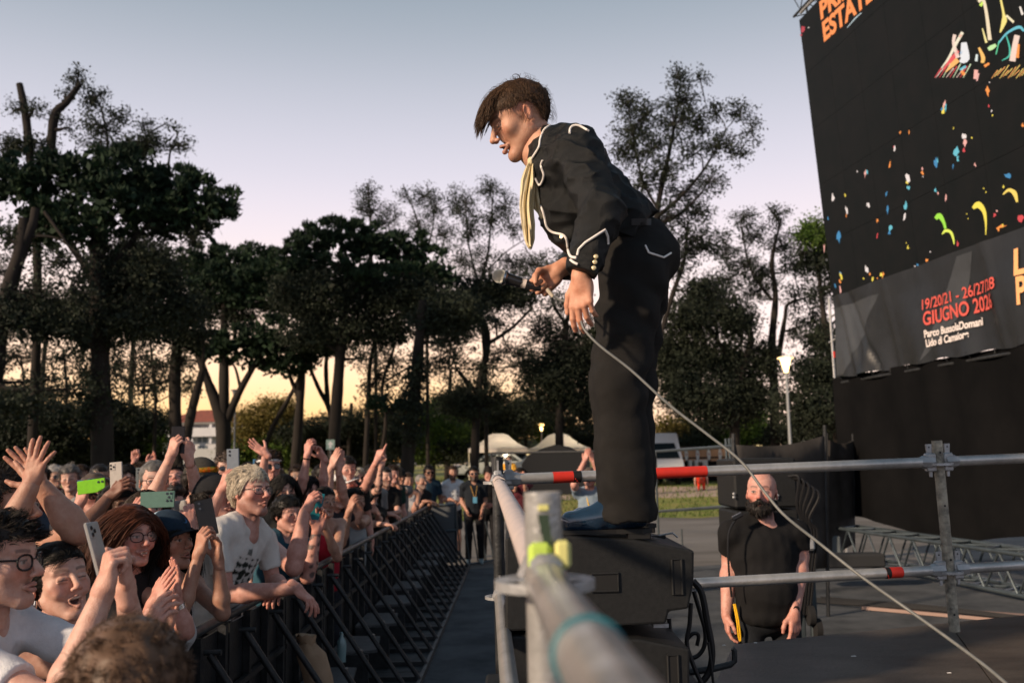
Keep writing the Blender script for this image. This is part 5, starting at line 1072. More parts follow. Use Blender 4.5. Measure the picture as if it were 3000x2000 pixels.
def nets(D, lo, h):
    S = D < 0; n = np.array(D.shape)
    c = np.zeros(n - 1, np.int8)
    for i in (0, 1):
        for j in (0, 1):
            for k in (0, 1): c += S[i:n[0] - 1 + i, j:n[1] - 1 + j, k:n[2] - 1 + k]
    act = (c > 0) & (c < 8); A = np.argwhere(act); idx = np.full(n - 1, -1, np.int32); idx[act] = np.arange(len(A))
    offs = [(i, j, k) for i in (0, 1) for j in (0, 1) for k in (0, 1)]
    vals = np.stack([D[A[:, 0] + i, A[:, 1] + j, A[:, 2] + k] for i, j, k in offs], 1)
    acc = np.zeros((len(A), 3)); cnt = np.zeros(len(A))
    for a in range(8):
        for b in range(a + 1, 8):
            d = np.array(offs[b]) - np.array(offs[a])
            if np.abs(d).sum() != 1: continue
            va, vb = vals[:, a], vals[:, b]; cr = (va < 0) != (vb < 0); t = np.where(cr, va / np.where(cr, va - vb, 1), 0)
            acc += np.where(cr[:, None], np.array(offs[a]) + t[:, None] * d, 0); cnt += cr
    V = (A + acc / cnt[:, None]) * h + lo
    Q = []
    for ax in range(3):
        sl0 = [slice(None)] * 3; sl1 = [slice(None)] * 3; sl0[ax] = slice(0, -1); sl1[ax] = slice(1, None)
        s0, s1 = S[tuple(sl0)], S[tuple(sl1)]; E = np.argwhere(s0 != s1); b, c2 = (ax + 1) % 3, (ax + 2) % 3
        E = E[(E[:, b] > 0) & (E[:, c2] > 0) & (E[:, b] < n[b] - 1) & (E[:, c2] < n[c2] - 1)]
        if len(E) == 0: continue
        def cell(db, dc):
            q = E.copy(); q[:, b] -= db; q[:, c2] -= dc; return idx[q[:, 0], q[:, 1], q[:, 2]]
        q = np.stack([cell(1, 1), cell(0, 1), cell(0, 0), cell(1, 0)], 1)
        fl = ~s0[E[:, 0], E[:, 1], E[:, 2]]; q[fl] = q[fl][:, ::-1]; Q.append(q)
    Q = np.vstack(Q); Q = Q[(Q >= 0).all(1)]
    return V, Q
def sstep(a, b, x): t = np.clip((x - a) / (b - a), 0, 1); return t * t * (3 - 2 * t)
def gz_noise(p, s, seed=0):
    "cheap smooth pseudo noise"
    q = p * s; return (np.sin(q[:, 0] * 1.7 + seed + np.sin(q[:, 1] * 1.3 + seed * 2)) + np.sin(q[:, 1] * 1.9 + 2 + np.sin(q[:, 2] * 1.5 + seed)) + np.sin(q[:, 2] * 2.1 + 4 + np.sin(q[:, 0] * 1.1 - seed))) / 3
# ------------------------------------------------------------------ heads (face towards -Y, eyes at z = 0)
HEADS = {}
def head_mesh(mouth='closed', sex='m', h=.004, eyes='open'):
    key = (mouth, sex, h, eyes)
    if key in HEADS: return HEADS[key]
    F_ = Field(); m = 1 if sex == 'm' else 0; op = mouth == 'open'; jz = -.010 if op else -.004 if mouth == 'parted' else 0; sm = mouth == 'smile'
    F_.el((0, .020, .036), (.074, .096, .082)); F_.el((0, -.022, .034), (.066, .070, .072), .03)
    F_.el((0, -.030, -.030), (.058 + .002 * m, .056, .070), .025)
    for s in (-1, 1):
        F_.cap((s * .050, .004, -.052), (s * .014, -.064, -.098 + jz), .021 + .003 * m, .018 + .003 * m, .025)
        F_.el((s * .043, -.056, -.020), (.023, .022, .022), .022)
        if sm or op: F_.el((s * .040, -.068, -.040), (.016, .014, .014), .014)
    F_.el((0, -.074, -.101 + jz), (.020 + .004 * m, .016, .015 + .002 * m), .014)
    for s in (-1, 1):
        F_.cap((s * .010, -.0875, .024), (s * .046, -.072, .024), .0085 + .0015 * m, .007, .010)
        F_.el((s * .031, -.104, .001), (.017, .015, .0105), .010, sub=True)
        F_.el((s * .031, -.0795, .000), (.0135, .0125, .0115), .003)
        F_.cap((s * .017, -.0895, .0045), (s * .044, -.0845, .0030), .0036, .003, .004)       # upper lid
        F_.cap((s * .020, -.0875, -.0085), (s * .043, -.083, -.0060), .003, .0025, .005)       # lower lid
    F_.cap((0, -.090, .012), (0, -.1135, -.028), .0072, .0105 + .001 * m, .010); F_.el((0, -.116, -.031), (.0105, .0095, .0085), .007)
    for s in (-1, 1):
        F_.el((s * .0115, -.103, -.036), (.0075, .009, .0065), .007); F_.el((s * .0065, -.109, -.0425), (.0035, .005, .003), .003, sub=True)
    w = .020 + (.005 if sm else 0)
    for s in (-1, 1):
        F_.cap((s * w, -.083, -.064 + (.004 if sm else 0)), (0, -.0985, -.0600), .0040, .0064, .006)
        F_.cap((s * w * .9, -.083, -.067 + (.004 if sm else 0) + jz * .6), (0, -.0965, -.0735 + jz * 1.5), .0040, .0074, .006)
    if op: F_.el((0, -.096, -.070), (.0175, .026, .0125), .005, sub=True); F_.el((0, -.085, -.061), (.015, .006, .0035), .001)
    elif sm: F_.el((0, -.104, -.0665), (.021, .014, .0048), .003, sub=True)
    elif mouth == 'parted': F_.el((0, -.104, -.0672), (.016, .013, .0038), .004, sub=True)
    else: F_.el((0, -.104, -.0668), (.021, .012, .0018), .003, sub=True)
    for s in (-1, 1):
        M = np.array(Matrix.Rotation(s * .35, 3, 'Z') @ Matrix.Rotation(-.25, 3, 'X'))
        F_.el((s * .0765, .014, -.004), (.0065, .0175, .030), .006, M=M)
        F_.el((s * .0835, .009, -.002), (.006, .0095, .016), .004, M=M, sub=True)
    F_.cap((0, .026, -.06), (0, .048, -.20), .047 + .006 * m, .054 + .008 * m, .025)
    if m: F_.el((0, -.018, -.128), (.010, .012, .013), .015)
    V, Q = F_.mesh(h)
    x, y, z = V[:, 0], V[:, 1], V[:, 2]; ax = np.abs(x); K = {}
    fr = sstep(-.045, -.07, y)
    lip = np.minimum(np.hypot(ax / (w + .002), 0 * ax), 9)
    zu, zl = -.0595, -.074 + jz * 1.5
    K['lip'] = fr * sstep(1.05, .8, ax / (w + .003)) * sstep(-.0525, -.0565, z) * sstep(-.0835 + jz * 1.5, -.080 + jz * 1.5, z) * sstep(-.086, -.090, y)
    K['mouth'] = (sstep(.9, .7, np.sqrt((ax / .0185) ** 2 + ((z + .070) / .0135) ** 2)) if op else sstep(1, .6, np.sqrt((ax / .021) ** 2 + ((z + .0668) / (.0045 if sm or mouth == 'parted' else .0016)) ** 2))) * fr * (y < -.06)
    K['teeth'] = (sstep(1, .8, np.sqrt((ax / .0155) ** 2 + ((z + .0615) / .0042) ** 2)) if op else (sstep(1, .8, np.sqrt((ax / .019) ** 2 + ((z + .0665) / .0035) ** 2)) if sm else 0 * x)) * fr * (y < -.07)
    bz = .0245 + .004 * np.sin((ax - .012) / .036 * np.pi * .8)
    K['brow'] = fr * sstep(.006, .0035, np.abs(z - bz)) * sstep(.009, .013, ax) * sstep(.052, .046, ax)
    e = np.hypot((ax - .031) / .0125, (z + .0015) / (.0052 if eyes == 'open' else .0020)); ir = np.hypot(ax - .031, z + .001)
    K['eye'] = fr * sstep(1.05, .9, e); K['iris'] = fr * sstep(.0062, .0050, ir) * sstep(1.05, .95, e); K['pupil'] = fr * sstep(.003, .002, ir) * (e < 1)
    K['lash'] = fr * sstep(.0026, .001, np.abs(z - .0042 + (ax - .031) ** 2 * 8)) * (np.abs(ax - .031) < .0145) if eyes == 'open' else fr * sstep(.0028, .001, np.abs(z + .003)) * (np.abs(ax - .031) < .0145)
    K['beard'] = np.clip(sstep(-.045, -.060, z + .25 * np.maximum(0, y + .02) - .02 * sstep(.03, .06, ax)) * sstep(.05, .0, y), 0, 1) * sstep(-.15, -.125, z)
    K['must'] = fr * sstep(-.0435, -.047, z) * sstep(-.058, -.055, z) * sstep(.030, .024, ax)
    K['blush'] = np.exp(-(((ax - .042) / .022) ** 2 + ((z + .028) / .022) ** 2)) * fr + .9 * np.exp(-((x / .014) ** 2 + ((z + .033) / .013) ** 2)) * fr
    K['ear'] = sstep(.068, .076, ax) * (np.abs(z) < .05)
    K['neck'] = sstep(-.10, -.13, z)
    HEADS[key] = (V, Q, K); return HEADS[key]
def head_colors(K, skin, hair, beard=0., must=None, lips=(.36, .15, .125), iris=(.06, .045, .03), flush=.25, stub=None, seed=0, browf=.85):
    skin = np.asarray(skin); C = np.tile(skin, (len(K['lip']), 1)).astype(float)
    def mix(c, w): C[:] = C * (1 - w[:, None]) + np.asarray(c) * w[:, None]
    mix(skin * [1.05, .55, .50], K['blush'] * flush); mix(skin * [1.05, .70, .65], K['ear'] * .5)
    bc = np.asarray(stub if stub is not None else hair)
    if beard: mix(bc, np.clip(K['beard'] + K['must'], 0, 1) * beard)
    elif must: mix(bc, K['must'] * must)
    mix(lips, K['lip'] * .55); mix((.05, .012, .012), K['mouth']); mix((.72, .68, .6), K['teeth'])
    mix(np.asarray(hair) * .8 + skin * .12, K['brow'] * browf * .8); mix((.40, .36, .34), K['eye']); mix(iris, K['iris']); mix((.01, .01, .01), K['pupil']); mix((.02, .015, .012), K['lash'] * .9)
    return C
# ------------------------------------------------------------------ hands (wrist at 0, fingers +Z, palm towards -Y, right hand: thumb on +X)
HANDS = {}
def rotx(a): c, s = math.cos(a), math.sin(a); return np.array([[1, 0, 0], [0, c, -s], [0, s, c]])
def hand_mesh(pose='open', h=.0035):
    key = (pose, h)
    if key in HANDS: return HANDS[key]
    F_ = Field()
    xs = [.030, .0105, -.0095, -.028]; bz = [.092, .096, .091, .081]; Ls = [.074, .082, .076, .060]; rs = [.0093, .0095, .0089, .0080]
    curl = {'open': [(6, 8, 6)] * 4, 'flat': [(2, 4, 3)] * 4, 'spread': [(4, 8, 8), (0, 6, 6), (2, 6, 8), (8, 10, 8)], 'relaxed': [(18, 24, 18), (26, 30, 22), (32, 34, 24), (34, 36, 26)], 'droop': [(12, 18, 14), (20, 22, 16), (30, 26, 18), (34, 30, 18)],
            'grip': [(62, 78, 45), (66, 82, 48), (68, 84, 48), (70, 84, 46)], 'phone': [(34, 52, 34), (36, 56, 36), (40, 58, 36), (44, 58, 34)], 'point': [(-4, 4, 4), (62, 88, 50), (66, 90, 50), (66, 88, 50)], 'claw': [(22, 44, 30), (26, 46, 30), (28, 48, 30), (30, 46, 28)], 'fist': [(78, 95, 55)] * 4}[pose]
    sp = {'spread': [14, 4, -7, -22], 'open': [7, 2, -3, -9], 'claw': [9, 3, -3, -10]}.get(pose, [3, 1, -1, -4])
    F_.cap((0, 0, -.035), (0, 0, .0), .0255, .025, .01); F_.cap((.004, .0, .0), (.0, 0, .03), .024, .024, .02)
    for i in range(4):
        F_.cap((xs[i] * .65, .001, .02), (xs[i], .002, bz[i] - .004), .0125, .0112, .012)
        a, b = R(curl[i][0]), R(sp[i]); p = np.array([xs[i], .0015, bz[i]]); ang = 0; d0 = np.array([math.sin(b), 0, math.cos(b)])
        for sgm in range(3):
            ang += R(curl[i][sgm]); L = Ls[i] * (.46, .30, .24)[sgm]
            d = np.array([d0[0] * math.cos(ang), -math.sin(ang), d0[2] * math.cos(ang)])
            q = p + d * L; F_.cap(p, q, rs[i] * (1.06, .98, .90)[sgm], rs[i] * (.98, .90, .78)[sgm], .0035); p = q
    F_.el((.024, -.010, .030), (.017, .013, .026), .012); F_.el((-.024, -.008, .034), (.012, .011, .028), .012)
    tb = {'grip': [(.026, -.012, .026), (.040, -.030, .052), (.034, -.050, .076), (.018, -.058, .092)], 'fist': [(.026, -.012, .026), (.042, -.030, .05), (.030, -.046, .068), (.008, -.05, .074)], 'point': [(.026, -.012, .026), (.042, -.03, .05), (.030, -.044, .068), (.010, -.046, .076)],
          'phone': [(.026, -.008, .024), (.048, -.022, .046), (.058, -.036, .072), (.056, -.044, .096)], 'relaxed': [(.026, -.008, .024), (.046, -.018, .048), (.052, -.026, .076), (.050, -.032, .098)], 'droop': [(.026, -.006, .024), (.046, -.012, .050), (.054, -.018, .078), (.056, -.022, .102)],
          'spread': [(.026, -.006, .022), (.052, -.012, .042), (.076, -.014, .058), (.094, -.014, .070)], 'flat': [(.026, -.006, .024), (.046, -.010, .05), (.054, -.012, .078), (.056, -.012, .1)]}.get(pose, [(.026, -.006, .022), (.050, -.014, .044), (.068, -.020, .066), (.078, -.022, .088)])
    F_.chain([np.array(p) for p in tb], [.0135, .0118, .0102, .0082], .006)
    V, Q = F_.mesh(h)
    # redder knuckles and finger tips
    t = sstep(.09, .17, V[:, 2]) * .5 + .4 * np.exp(-((V[:, 2] - .092) / .012) ** 2) * (V[:, 1] > 0)
    HANDS[key] = (V, Q, t); return HANDS[key]
def place_hand(W, d, n, pose, left, h, s=1.0):
    V, Q, t = hand_mesh(pose, h); Z = unit(d); Y = -np.asarray(n, float); Y = unit(Y - Z * (Y @ Z)); X = np.cross(Y, Z)
    V2 = V * s
    if left: V2 = V2 * [-1, 1, 1]; Q = Q[:, ::-1]
    return V2 @ np.stack([X, Y, Z]) + W, Q, t
# ------------------------------------------------------------------ hair
def _strands(roots, dirs, L, seg=5, r=.0022, grav=.5, wave=.0, push=None, rg=None, droop_dir=(0, 0, -1), tip=.25, curl=0., clump=.65):
    "roots (n,3), dirs (n,3): tapered three-sided strands"
    rg = rg or rng; n = len(roots); L = np.broadcast_to(L, (n,)).astype(float); P = [roots]; d = dirs / np.linalg.norm(dirs, axis=1)[:, None]; p = roots.copy(); dd = np.asarray(droop_dir, float)
    ph = rg.uniform(0, 6.28, n)
    for k in range(seg):
        d = d + dd * grav / seg + rg.normal(0, wave, (n, 3))
        if curl: d = d + curl * np.stack([np.cos(ph + 2.2 * k), np.sin(ph + 2.2 * k), np.sin(ph * 2 + 2 * k)], 1)
        d /= np.linalg.norm(d, axis=1)[:, None]
        p = p + d * (L / seg)[:, None]
        if push is not None: p = push(p)
        P.append(p)
    P = np.stack(P, 1); k = seg + 1
    if clump and n > 60:
        ld = rg.choice(n, max(8, n // 14), replace=False); near = ld[np.argmin(((roots[:, None, :] - roots[ld][None]) ** 2).sum(-1), 1)]
        w_ = (np.linspace(0, 1, k) ** 1.3 * clump)[None, :, None]; P = P + (P[near] + (roots - roots[near])[:, None, :] * .25 - P) * w_
    t = np.gradient(P, axis=1); t /= np.linalg.norm(t, axis=2)[:, :, None] + 1e-9
    a = np.cross(t, rg.normal(size=(n, 1, 3))); a /= np.linalg.norm(a, axis=2)[:, :, None] + 1e-9; b = np.cross(t, a)
    rr = r * np.linspace(1, tip, k)[None, :, None] * rg.uniform(.6, 1.4, (n, 1, 1))
    ring = [P + rr * (math.cos(q) * a + math.sin(q) * b) for q in (0, 2.094, 4.189)]
    V = np.stack(ring, 2).reshape(-1, 3)
    base = (np.arange(n) * k * 3)[:, None, None]; i = (np.arange(seg) * 3)[None, :, None]; j = np.arange(3)[None, None, :]; j2 = (j + 1) % 3
    Q = np.stack([base + i + j, base + i + j2, base + i + 3 + j2, base + i + 3 + j], -1).reshape(-1, 4)
    return V, Q
SK_C, SK_R = np.array([0, .010, .036]), np.array([.077, .107, .086])
def head_push(p, e=.004):
    q = (p - SK_C) / (SK_R + e); l = np.linalg.norm(q, axis=1); return np.where((l < 1)[:, None], SK_C + (SK_R + e) * q / np.maximum(l, 1e-6)[:, None], p)
strands = _strands
def scalp(n, rg, hairline=.052, side=-.005, back=-.055, top=9.):
    out_ = []
    while len(out_) < n:
        d = rg.normal(size=(n * 3, 3)); d /= np.linalg.norm(d, axis=1)[:, None]; p = SK_C + d * SK_R
        y = p[:, 1]; lim = np.where(y < .03, side + (hairline - side) * sstep(-.022, -.062, y), back + (side - back) * np.clip((.09 - y) / .06, 0, 1))
        ok = (p[:, 2] > lim) & (p[:, 2] < top); out_ += list(zip(p[ok], d[ok]))
    return np.array([o[0] for o in out_[:n]]), np.array([o[1] for o in out_[:n]])
def hair_cap(h, thick, hairline=.050, back=-.055, vol=0., rg=None, side=-.004):
    F_ = Field(); F_.el(SK_C + [0, .004, .004], SK_R + thick)
    if vol: F_.el(SK_C + [0, .03, -.02], SK_R * [1.08, 1.0, 1.0] + vol, .03)
    V, Q = F_.mesh(h, disp=lambda p: .004 * gz_noise(p, 70, 1) )
    x, y, z = V[:, 0], V[:, 1], V[:, 2]
    lim = np.where(y < .03, side + (hairline - side) * sstep(-.022, -.062, y), back + (side - back) * np.clip((.09 - y) / .06, 0, 1))
    keep = z > lim; kq = keep[Q].all(1); Q = Q[kq]; u, inv = np.unique(Q, return_inverse=True); return V[u], inv.reshape(Q.shape)
def join(parts):
    V = []; Q = []; n = 0
    for v, q in parts: V.append(v); Q.append(q + n); n += len(v)
    return np.vstack(V), np.vstack(Q)
def make_hair(style, h, seed, dens=1.0, down=(0, 0, -1), thick=1.0):
    rg = np.random.default_rng(seed); P = []; dens = dens * 2.2; T_ = .55 * thick; down = unit(down)
    strands = lambda *a, **k: _strands(*a[:4], a[4] * T_, *a[5:], droop_dir=down, **k)
    if style == 'bald': return None
    if style == 'buzz':
        r_, d_ = scalp(int(500 * dens), rg, .058); P = [hair_cap(h, .0035, .056), strands(r_, d_ + [0, .2, 0], rg.uniform(.006, .012, len(r_)), 2, .0018, 0, .05, rg=rg)]
    elif style == 'short':
        r_, d_ = scalp(int(900 * dens), rg, .046); fl = d_ * .7 + np.stack([d_[:, 0] * .4, -.55 + 0 * d_[:, 1], .25 + 0 * d_[:, 2]], 1) * sstep(.06, -.02, r_[:, 1])[:, None] + np.array([0, .2, -.5]) * sstep(0, .09, r_[:, 1])[:, None]
        P = [hair_cap(h, .012, .056, vol=.001), strands(r_ + d_ * .008, fl, rg.uniform(.02, .042, len(r_)), 4, .0026, .5, .10, lambda p: head_push(p, .011), rg)]
    elif style == 'swept':        # blond wavy hair swept back from the brow
        r_, d_ = scalp(int(1700 * dens), rg, .058, .004, -.055); top = sstep(.055, .085, r_[:, 2])[:, None]
        fl = np.stack([d_[:, 0] * .5 - .25, .55 + .2 * d_[:, 1], .55 + .1 * d_[:, 2]], 1) * top + np.stack([d_[:, 0] * .25, .55 + 0 * d_[:, 0], -.75 + 0 * d_[:, 0]], 1) * (1 - top)
        P = [hair_cap(h, .006, .064, side=.008), strands(r_ + d_ * .003, fl, rg.uniform(.022, .042, len(r_)), 7, .0028, 1.1, .11, lambda p: head_push(p, .007), rg)]
    elif style in ('long', 'tied', 'bob', 'curly_long'):
        r_, d_ = scalp(int(1300 * dens), rg, .052, -.02, -.06); L = {'long': .34, 'bob': .19, 'tied': .12, 'curly_long': .30}[style]
        sx_ = np.where(np.abs(r_[:, :1]) < .012, rg.choice([-1, 1], (len(r_), 1)), np.sign(r_[:, :1]))
        if style == 'tied':
            r_, d_ = scalp(len(r_), rg, .054, -.02, -.06)
            fl = np.concatenate([d_[:, :1] * .3, .9 + 0 * d_[:, :1], -.15 + 0 * d_[:, :1]], 1); P = [hair_cap(h, .004, .058, -.06, side=-.010), strands(r_ + d_ * .003, fl, rg.uniform(.5, 1, len(r_)) * L, 6, .0022, .25, .03, lambda p: head_push(p, .006), rg)]
            F_ = Field(); F_.el((0, .125, .02), (.032, .034, .034)); P.append(F_.mesh(h, disp=lambda p: .003 * gz_noise(p, 120, 2)))
        else:
            fl = np.concatenate([sx_ * .75, .42 + d_[:, 1:2] * .3, -.15 + d_[:, 2:] * .2], 1)
            wv = .05 if style != 'curly_long' else .12
            def push2(p):
                p = head_push(p, .010); lat = .082; low = p[:, 2] < -.01; face = low & (p[:, 1] < .0) & (np.abs(p[:, 0]) < lat)
                p = p.copy(); p[face, 0] = np.sign(p[face, 0] + 1e-6) * lat; p[:, 1] = np.where(low & (p[:, 1] < -.03), p[:, 1] + .012, p[:, 1]); return p
            P = [hair_cap(h, .006, .058, -.06, side=-.008), strands(r_ + d_ * .003, fl, rg.uniform(.55, 1, len(r_)) * L, 9, .0034, 2.6, wv, push2, rg, curl=.25 if style == 'curly_long' else 0.)]
    elif style == 'fringe':      # long fringe combed forward over the brow
        r_, d_ = scalp(int(3000 * dens), rg, .050, .036, -.075); y_ = r_[:, 1]; back_ = sstep(.02, .07, y_) * sstep(.10, .06, r_[:, 2])
        fl = np.stack([d_[:, 0] * .5, -1.0 + 0 * y_, .05 + .45 * d_[:, 2]], 1) * (1 - back_)[:, None] + np.stack([d_[:, 0] * .3, .25 + 0 * y_, -1.0 + 0 * y_], 1) * back_[:, None]
        side = (np.abs(r_[:, 0]) > .052) & (y_ < .06); fl = np.where(side[:, None], np.stack([d_[:, 0] * .12, -.05 + 0 * y_, -.85 + 0 * y_], 1), fl)
        L = (.048 + .036 * sstep(.06, -.03, y_)) * rg.uniform(.55, 1.15, len(r_)); L = np.where(side, L * (.22 + .35 * (r_[:, 2] > .07)), L); L = np.where(back_ > .5, L * .45, L)
        P = [hair_cap(h, .004, .062, -.07, side=.042), strands(r_ + d_ * .002, fl, L, 9, .0026, 3.0, .07, lambda p: head_push(p, .007), rg, tip=.10)]
        r2, d2 = scalp(int(160 * dens), rg, .085); P.append(strands(r2 + d2 * .010, d2 + rg.normal(0, .5, d2.shape), rg.uniform(.03, .05, len(r2)), 7, .0011, 2.4, .1, lambda p: head_push(p, .012), rg))
    elif style == 'curly':
        r_, d_ = scalp(int(1500 * dens), rg, .050, -.015, -.06); P = [hair_cap(h, .014, .05, -.06), strands(r_ + d_ * .006, d_, rg.uniform(.02, .045, len(r_)), 7, .0022, .6, .2, lambda p: head_push(p, .010), rg, curl=.75)]
    return join(P)
# ================================================================== people builder
import zlib
def hash(x): return zlib.crc32(str(x).encode())
M_SKIN = mat('skin', (.5, .3, .22), .5, attr=True, noise=(.80, .66, .62), nscale=34, bump=.22, bscale=260, sss=.08, spec=.45)
def cloth(name, c, rough=.85, noise=None, bump=.35): return mat('cloth_' + name, c, rough, noise=noise or tuple(x * .8 for x in c), nscale=14, bump=bump, bscale=240, spec=.25)
def hairmat(name, c): return mat('hair_' + name, c, .5, noise=tuple(x * .55 for x in c), nscale=30, island=.45, spec=.22)
HM = {'black': (.010, .009, .008), 'brown': (.035, .020, .012), 'auburn': (.085, .028, .014), 'blond': (.64, .56, .44), 'grey': (.20, .19, .18), 'dark': (.016, .012, .010), 'greybrown': (.10, .075, .06), 'white': (.5, .48, .46)}
SKIN = {'fair': (.62, .40, .325), 'pink': (.60, .34, .28), 'tan': (.46, .275, .20), 'olive': (.41, .26, .19), 'brown': (.21, .115, .08)}
M_PHONEB = mat('phone_black', (.012, .012, .013), .25, spec=.6); M_LENS = mat('lens_black', (.006, .006, .008), .08, spec=.9); M_FRAME = mat('glasses_frame', (.010, .010, .011), .25)
M_CLEAR = mat('glasses_lens', (.55, .55, .55), .05, alpha=.12, spec=.9); M_SHADE = mat('shade_lens', (.008, .009, .010), .06, spec=.9); M_METAL = mat('watch_metal', (.55, .55, .55), .25, metal=1)
def lod(Y):
    if Y < 3.45: return .0030, .0070, .0030
    if Y < 6.0: return .0040, .0085, .0035
    if Y < 9.5: return .0055, .012, .0048
    return .0080, .017, .0065
def rotz(a): c, s = math.cos(a), math.sin(a); return np.array([[c, -s, 0], [s, c, 0], [0, 0, 1.]])
def ik(S, W, hint, l1=.30, l2=.27):
    S, W = np.asarray(S, float), np.asarray(W, float); v = W - S; d = np.linalg.norm(v); u = v / d
    if d > (l1 + l2) * .985: k = d / ((l1 + l2) * .985); l1 *= k; l2 *= k
    a = (l1 * l1 - l2 * l2 + d * d) / (2 * d); h = math.sqrt(max(l1 * l1 - a * a, 0)); hp = np.asarray(hint, float); hp = unit(hp - u * (hp @ u)); return S + u * a + hp * h
def glasses(Mh, parent, kind='clear', frame_mt=None, up=0., sc=1.0, yoff=0.):
    T = lambda P: (np.asarray(P, float) * [sc, 1, sc] + [0, yoff, up]) @ Mh[0].T + Mh[1]
    g = MB(); th = np.linspace(0, 2 * np.pi, 20)
    lens = MB()
    for s in (-1, 1):
        E = np.stack([s * .033 + .0245 * np.sign(np.cos(th)) * np.abs(np.cos(th)) ** .8, -.1005 + .012 * (np.abs(s * .033 + .0245 * np.cos(th)) / .06) ** 2, -.002 + .0195 * np.sign(np.sin(th)) * np.abs(np.sin(th)) ** .8], 1)
        g.tube(T(E), .0019 if kind != 'bold' else .0030, 6, cap=False)
        lens.add(T(E[:-1]), [tuple(range(len(E) - 1))])
        g.tube(T([(s * .057, -.090, .006), (s * .070, -.05, .008), (s * .0785, .01, .006), (s * .076, .028, -.008)]), .0018 if kind != 'bold' else .003, 5)
    g.tube(T([(-.010, -.1015, .004), (0, -.106, .006), (.010, -.1015, .004)]), .0018, 5)
    under(g.build('glasses', frame_mt or M_FRAME, smooth=True), parent)
    under(lens.build('glasses_lens', M_SHADE if kind == 'shade' else M_CLEAR, fix=False), parent)
def cap_hat(Mh, parent, c1, c2=None, brim=None, goggles=False, tiltup=0., badge=None):
    F_ = Field(); F_.el(SK_C + [0, .002, .010], SK_R + [.010, .012, .016]); V, Q = F_.mesh(.006)
    keep = V[:, 2] > (.036 + .12 * (V[:, 1] > 0) * -V[:, 1] * 1.2); kq = keep[Q].all(1); Q = Q[kq]; u, inv = np.unique(Q, return_inverse=True); V = V[u]; Q = inv.reshape(Q.shape)
    fr = (V[:, 1] < .012)[:, None]; C = np.where(fr, np.asarray(c1), np.asarray(c2 or c1))
    seam = sstep(.0035, .0015, np.abs(V[:, 0]))[:, None]; C = C * (1 - .35 * seam)
    under(np_obj('cap', V @ Mh[0].T + Mh[1], Q, mat('cap_cloth', (.1, .1, .1), .9, attr=True, noise=(.7, .7, .7), nscale=60, bump=.4, bscale=300), col=C), parent)
    P = []
    for v in np.linspace(0, 1, 7):
        row = []
        for a in np.linspace(-1.15, 1.15, 15):
            r0 = np.array([.083 * math.sin(a), .02 - .108 * math.cos(a)]); ext = .072 * v * max(0, math.cos(a * 1.1)) ** .7
            row.append((r0[0] * (1 + .15 * v), r0[1] - ext, .040 + tiltup * v - .022 * (a / 1.15) ** 2 * v - .010 * v))
        P.append(row)
    o = MB().grid(np.array(P) @ Mh[0].T + Mh[1]).build('brim', cloth('brim%d' % (hash(str(brim or c1)) % 997), brim or c1), smooth=True); so_ = o.modifiers.new('solid', 'SOLIDIFY'); so_.thickness = .004; under(o, parent)
    if badge:
        b = MB().lathe([(.014, 0), (.013, .002)], np.array([0.004, -.098, .078]) @ Mh[0].T + Mh[1], axis=Mh[0] @ [0, -1, .45], n=16).build('badge', mat('cap_badge', badge, .5)); under(b, parent)
    if goggles:
        pts = []; L = MB(); nn = 12; P = []
        for v in (0, .5, 1):
            P.append([((SK_R[0] + .020) * math.sin(a), .02 - (SK_R[1] + .022) * math.cos(a) - .004 * math.sin(math.pi * v), .060 + .034 * (v - .3) * (1 - .25 * abs(a))) for a in np.linspace(-.95, .95, nn)])
        under(L.grid(np.array(P) @ Mh[0].T + Mh[1]).build('goggle_lens', mat('mirror_orange', (.9, .12, .01), .12, metal=.5, noise=(.15, .25, .02), nscale=28), smooth=True), parent)
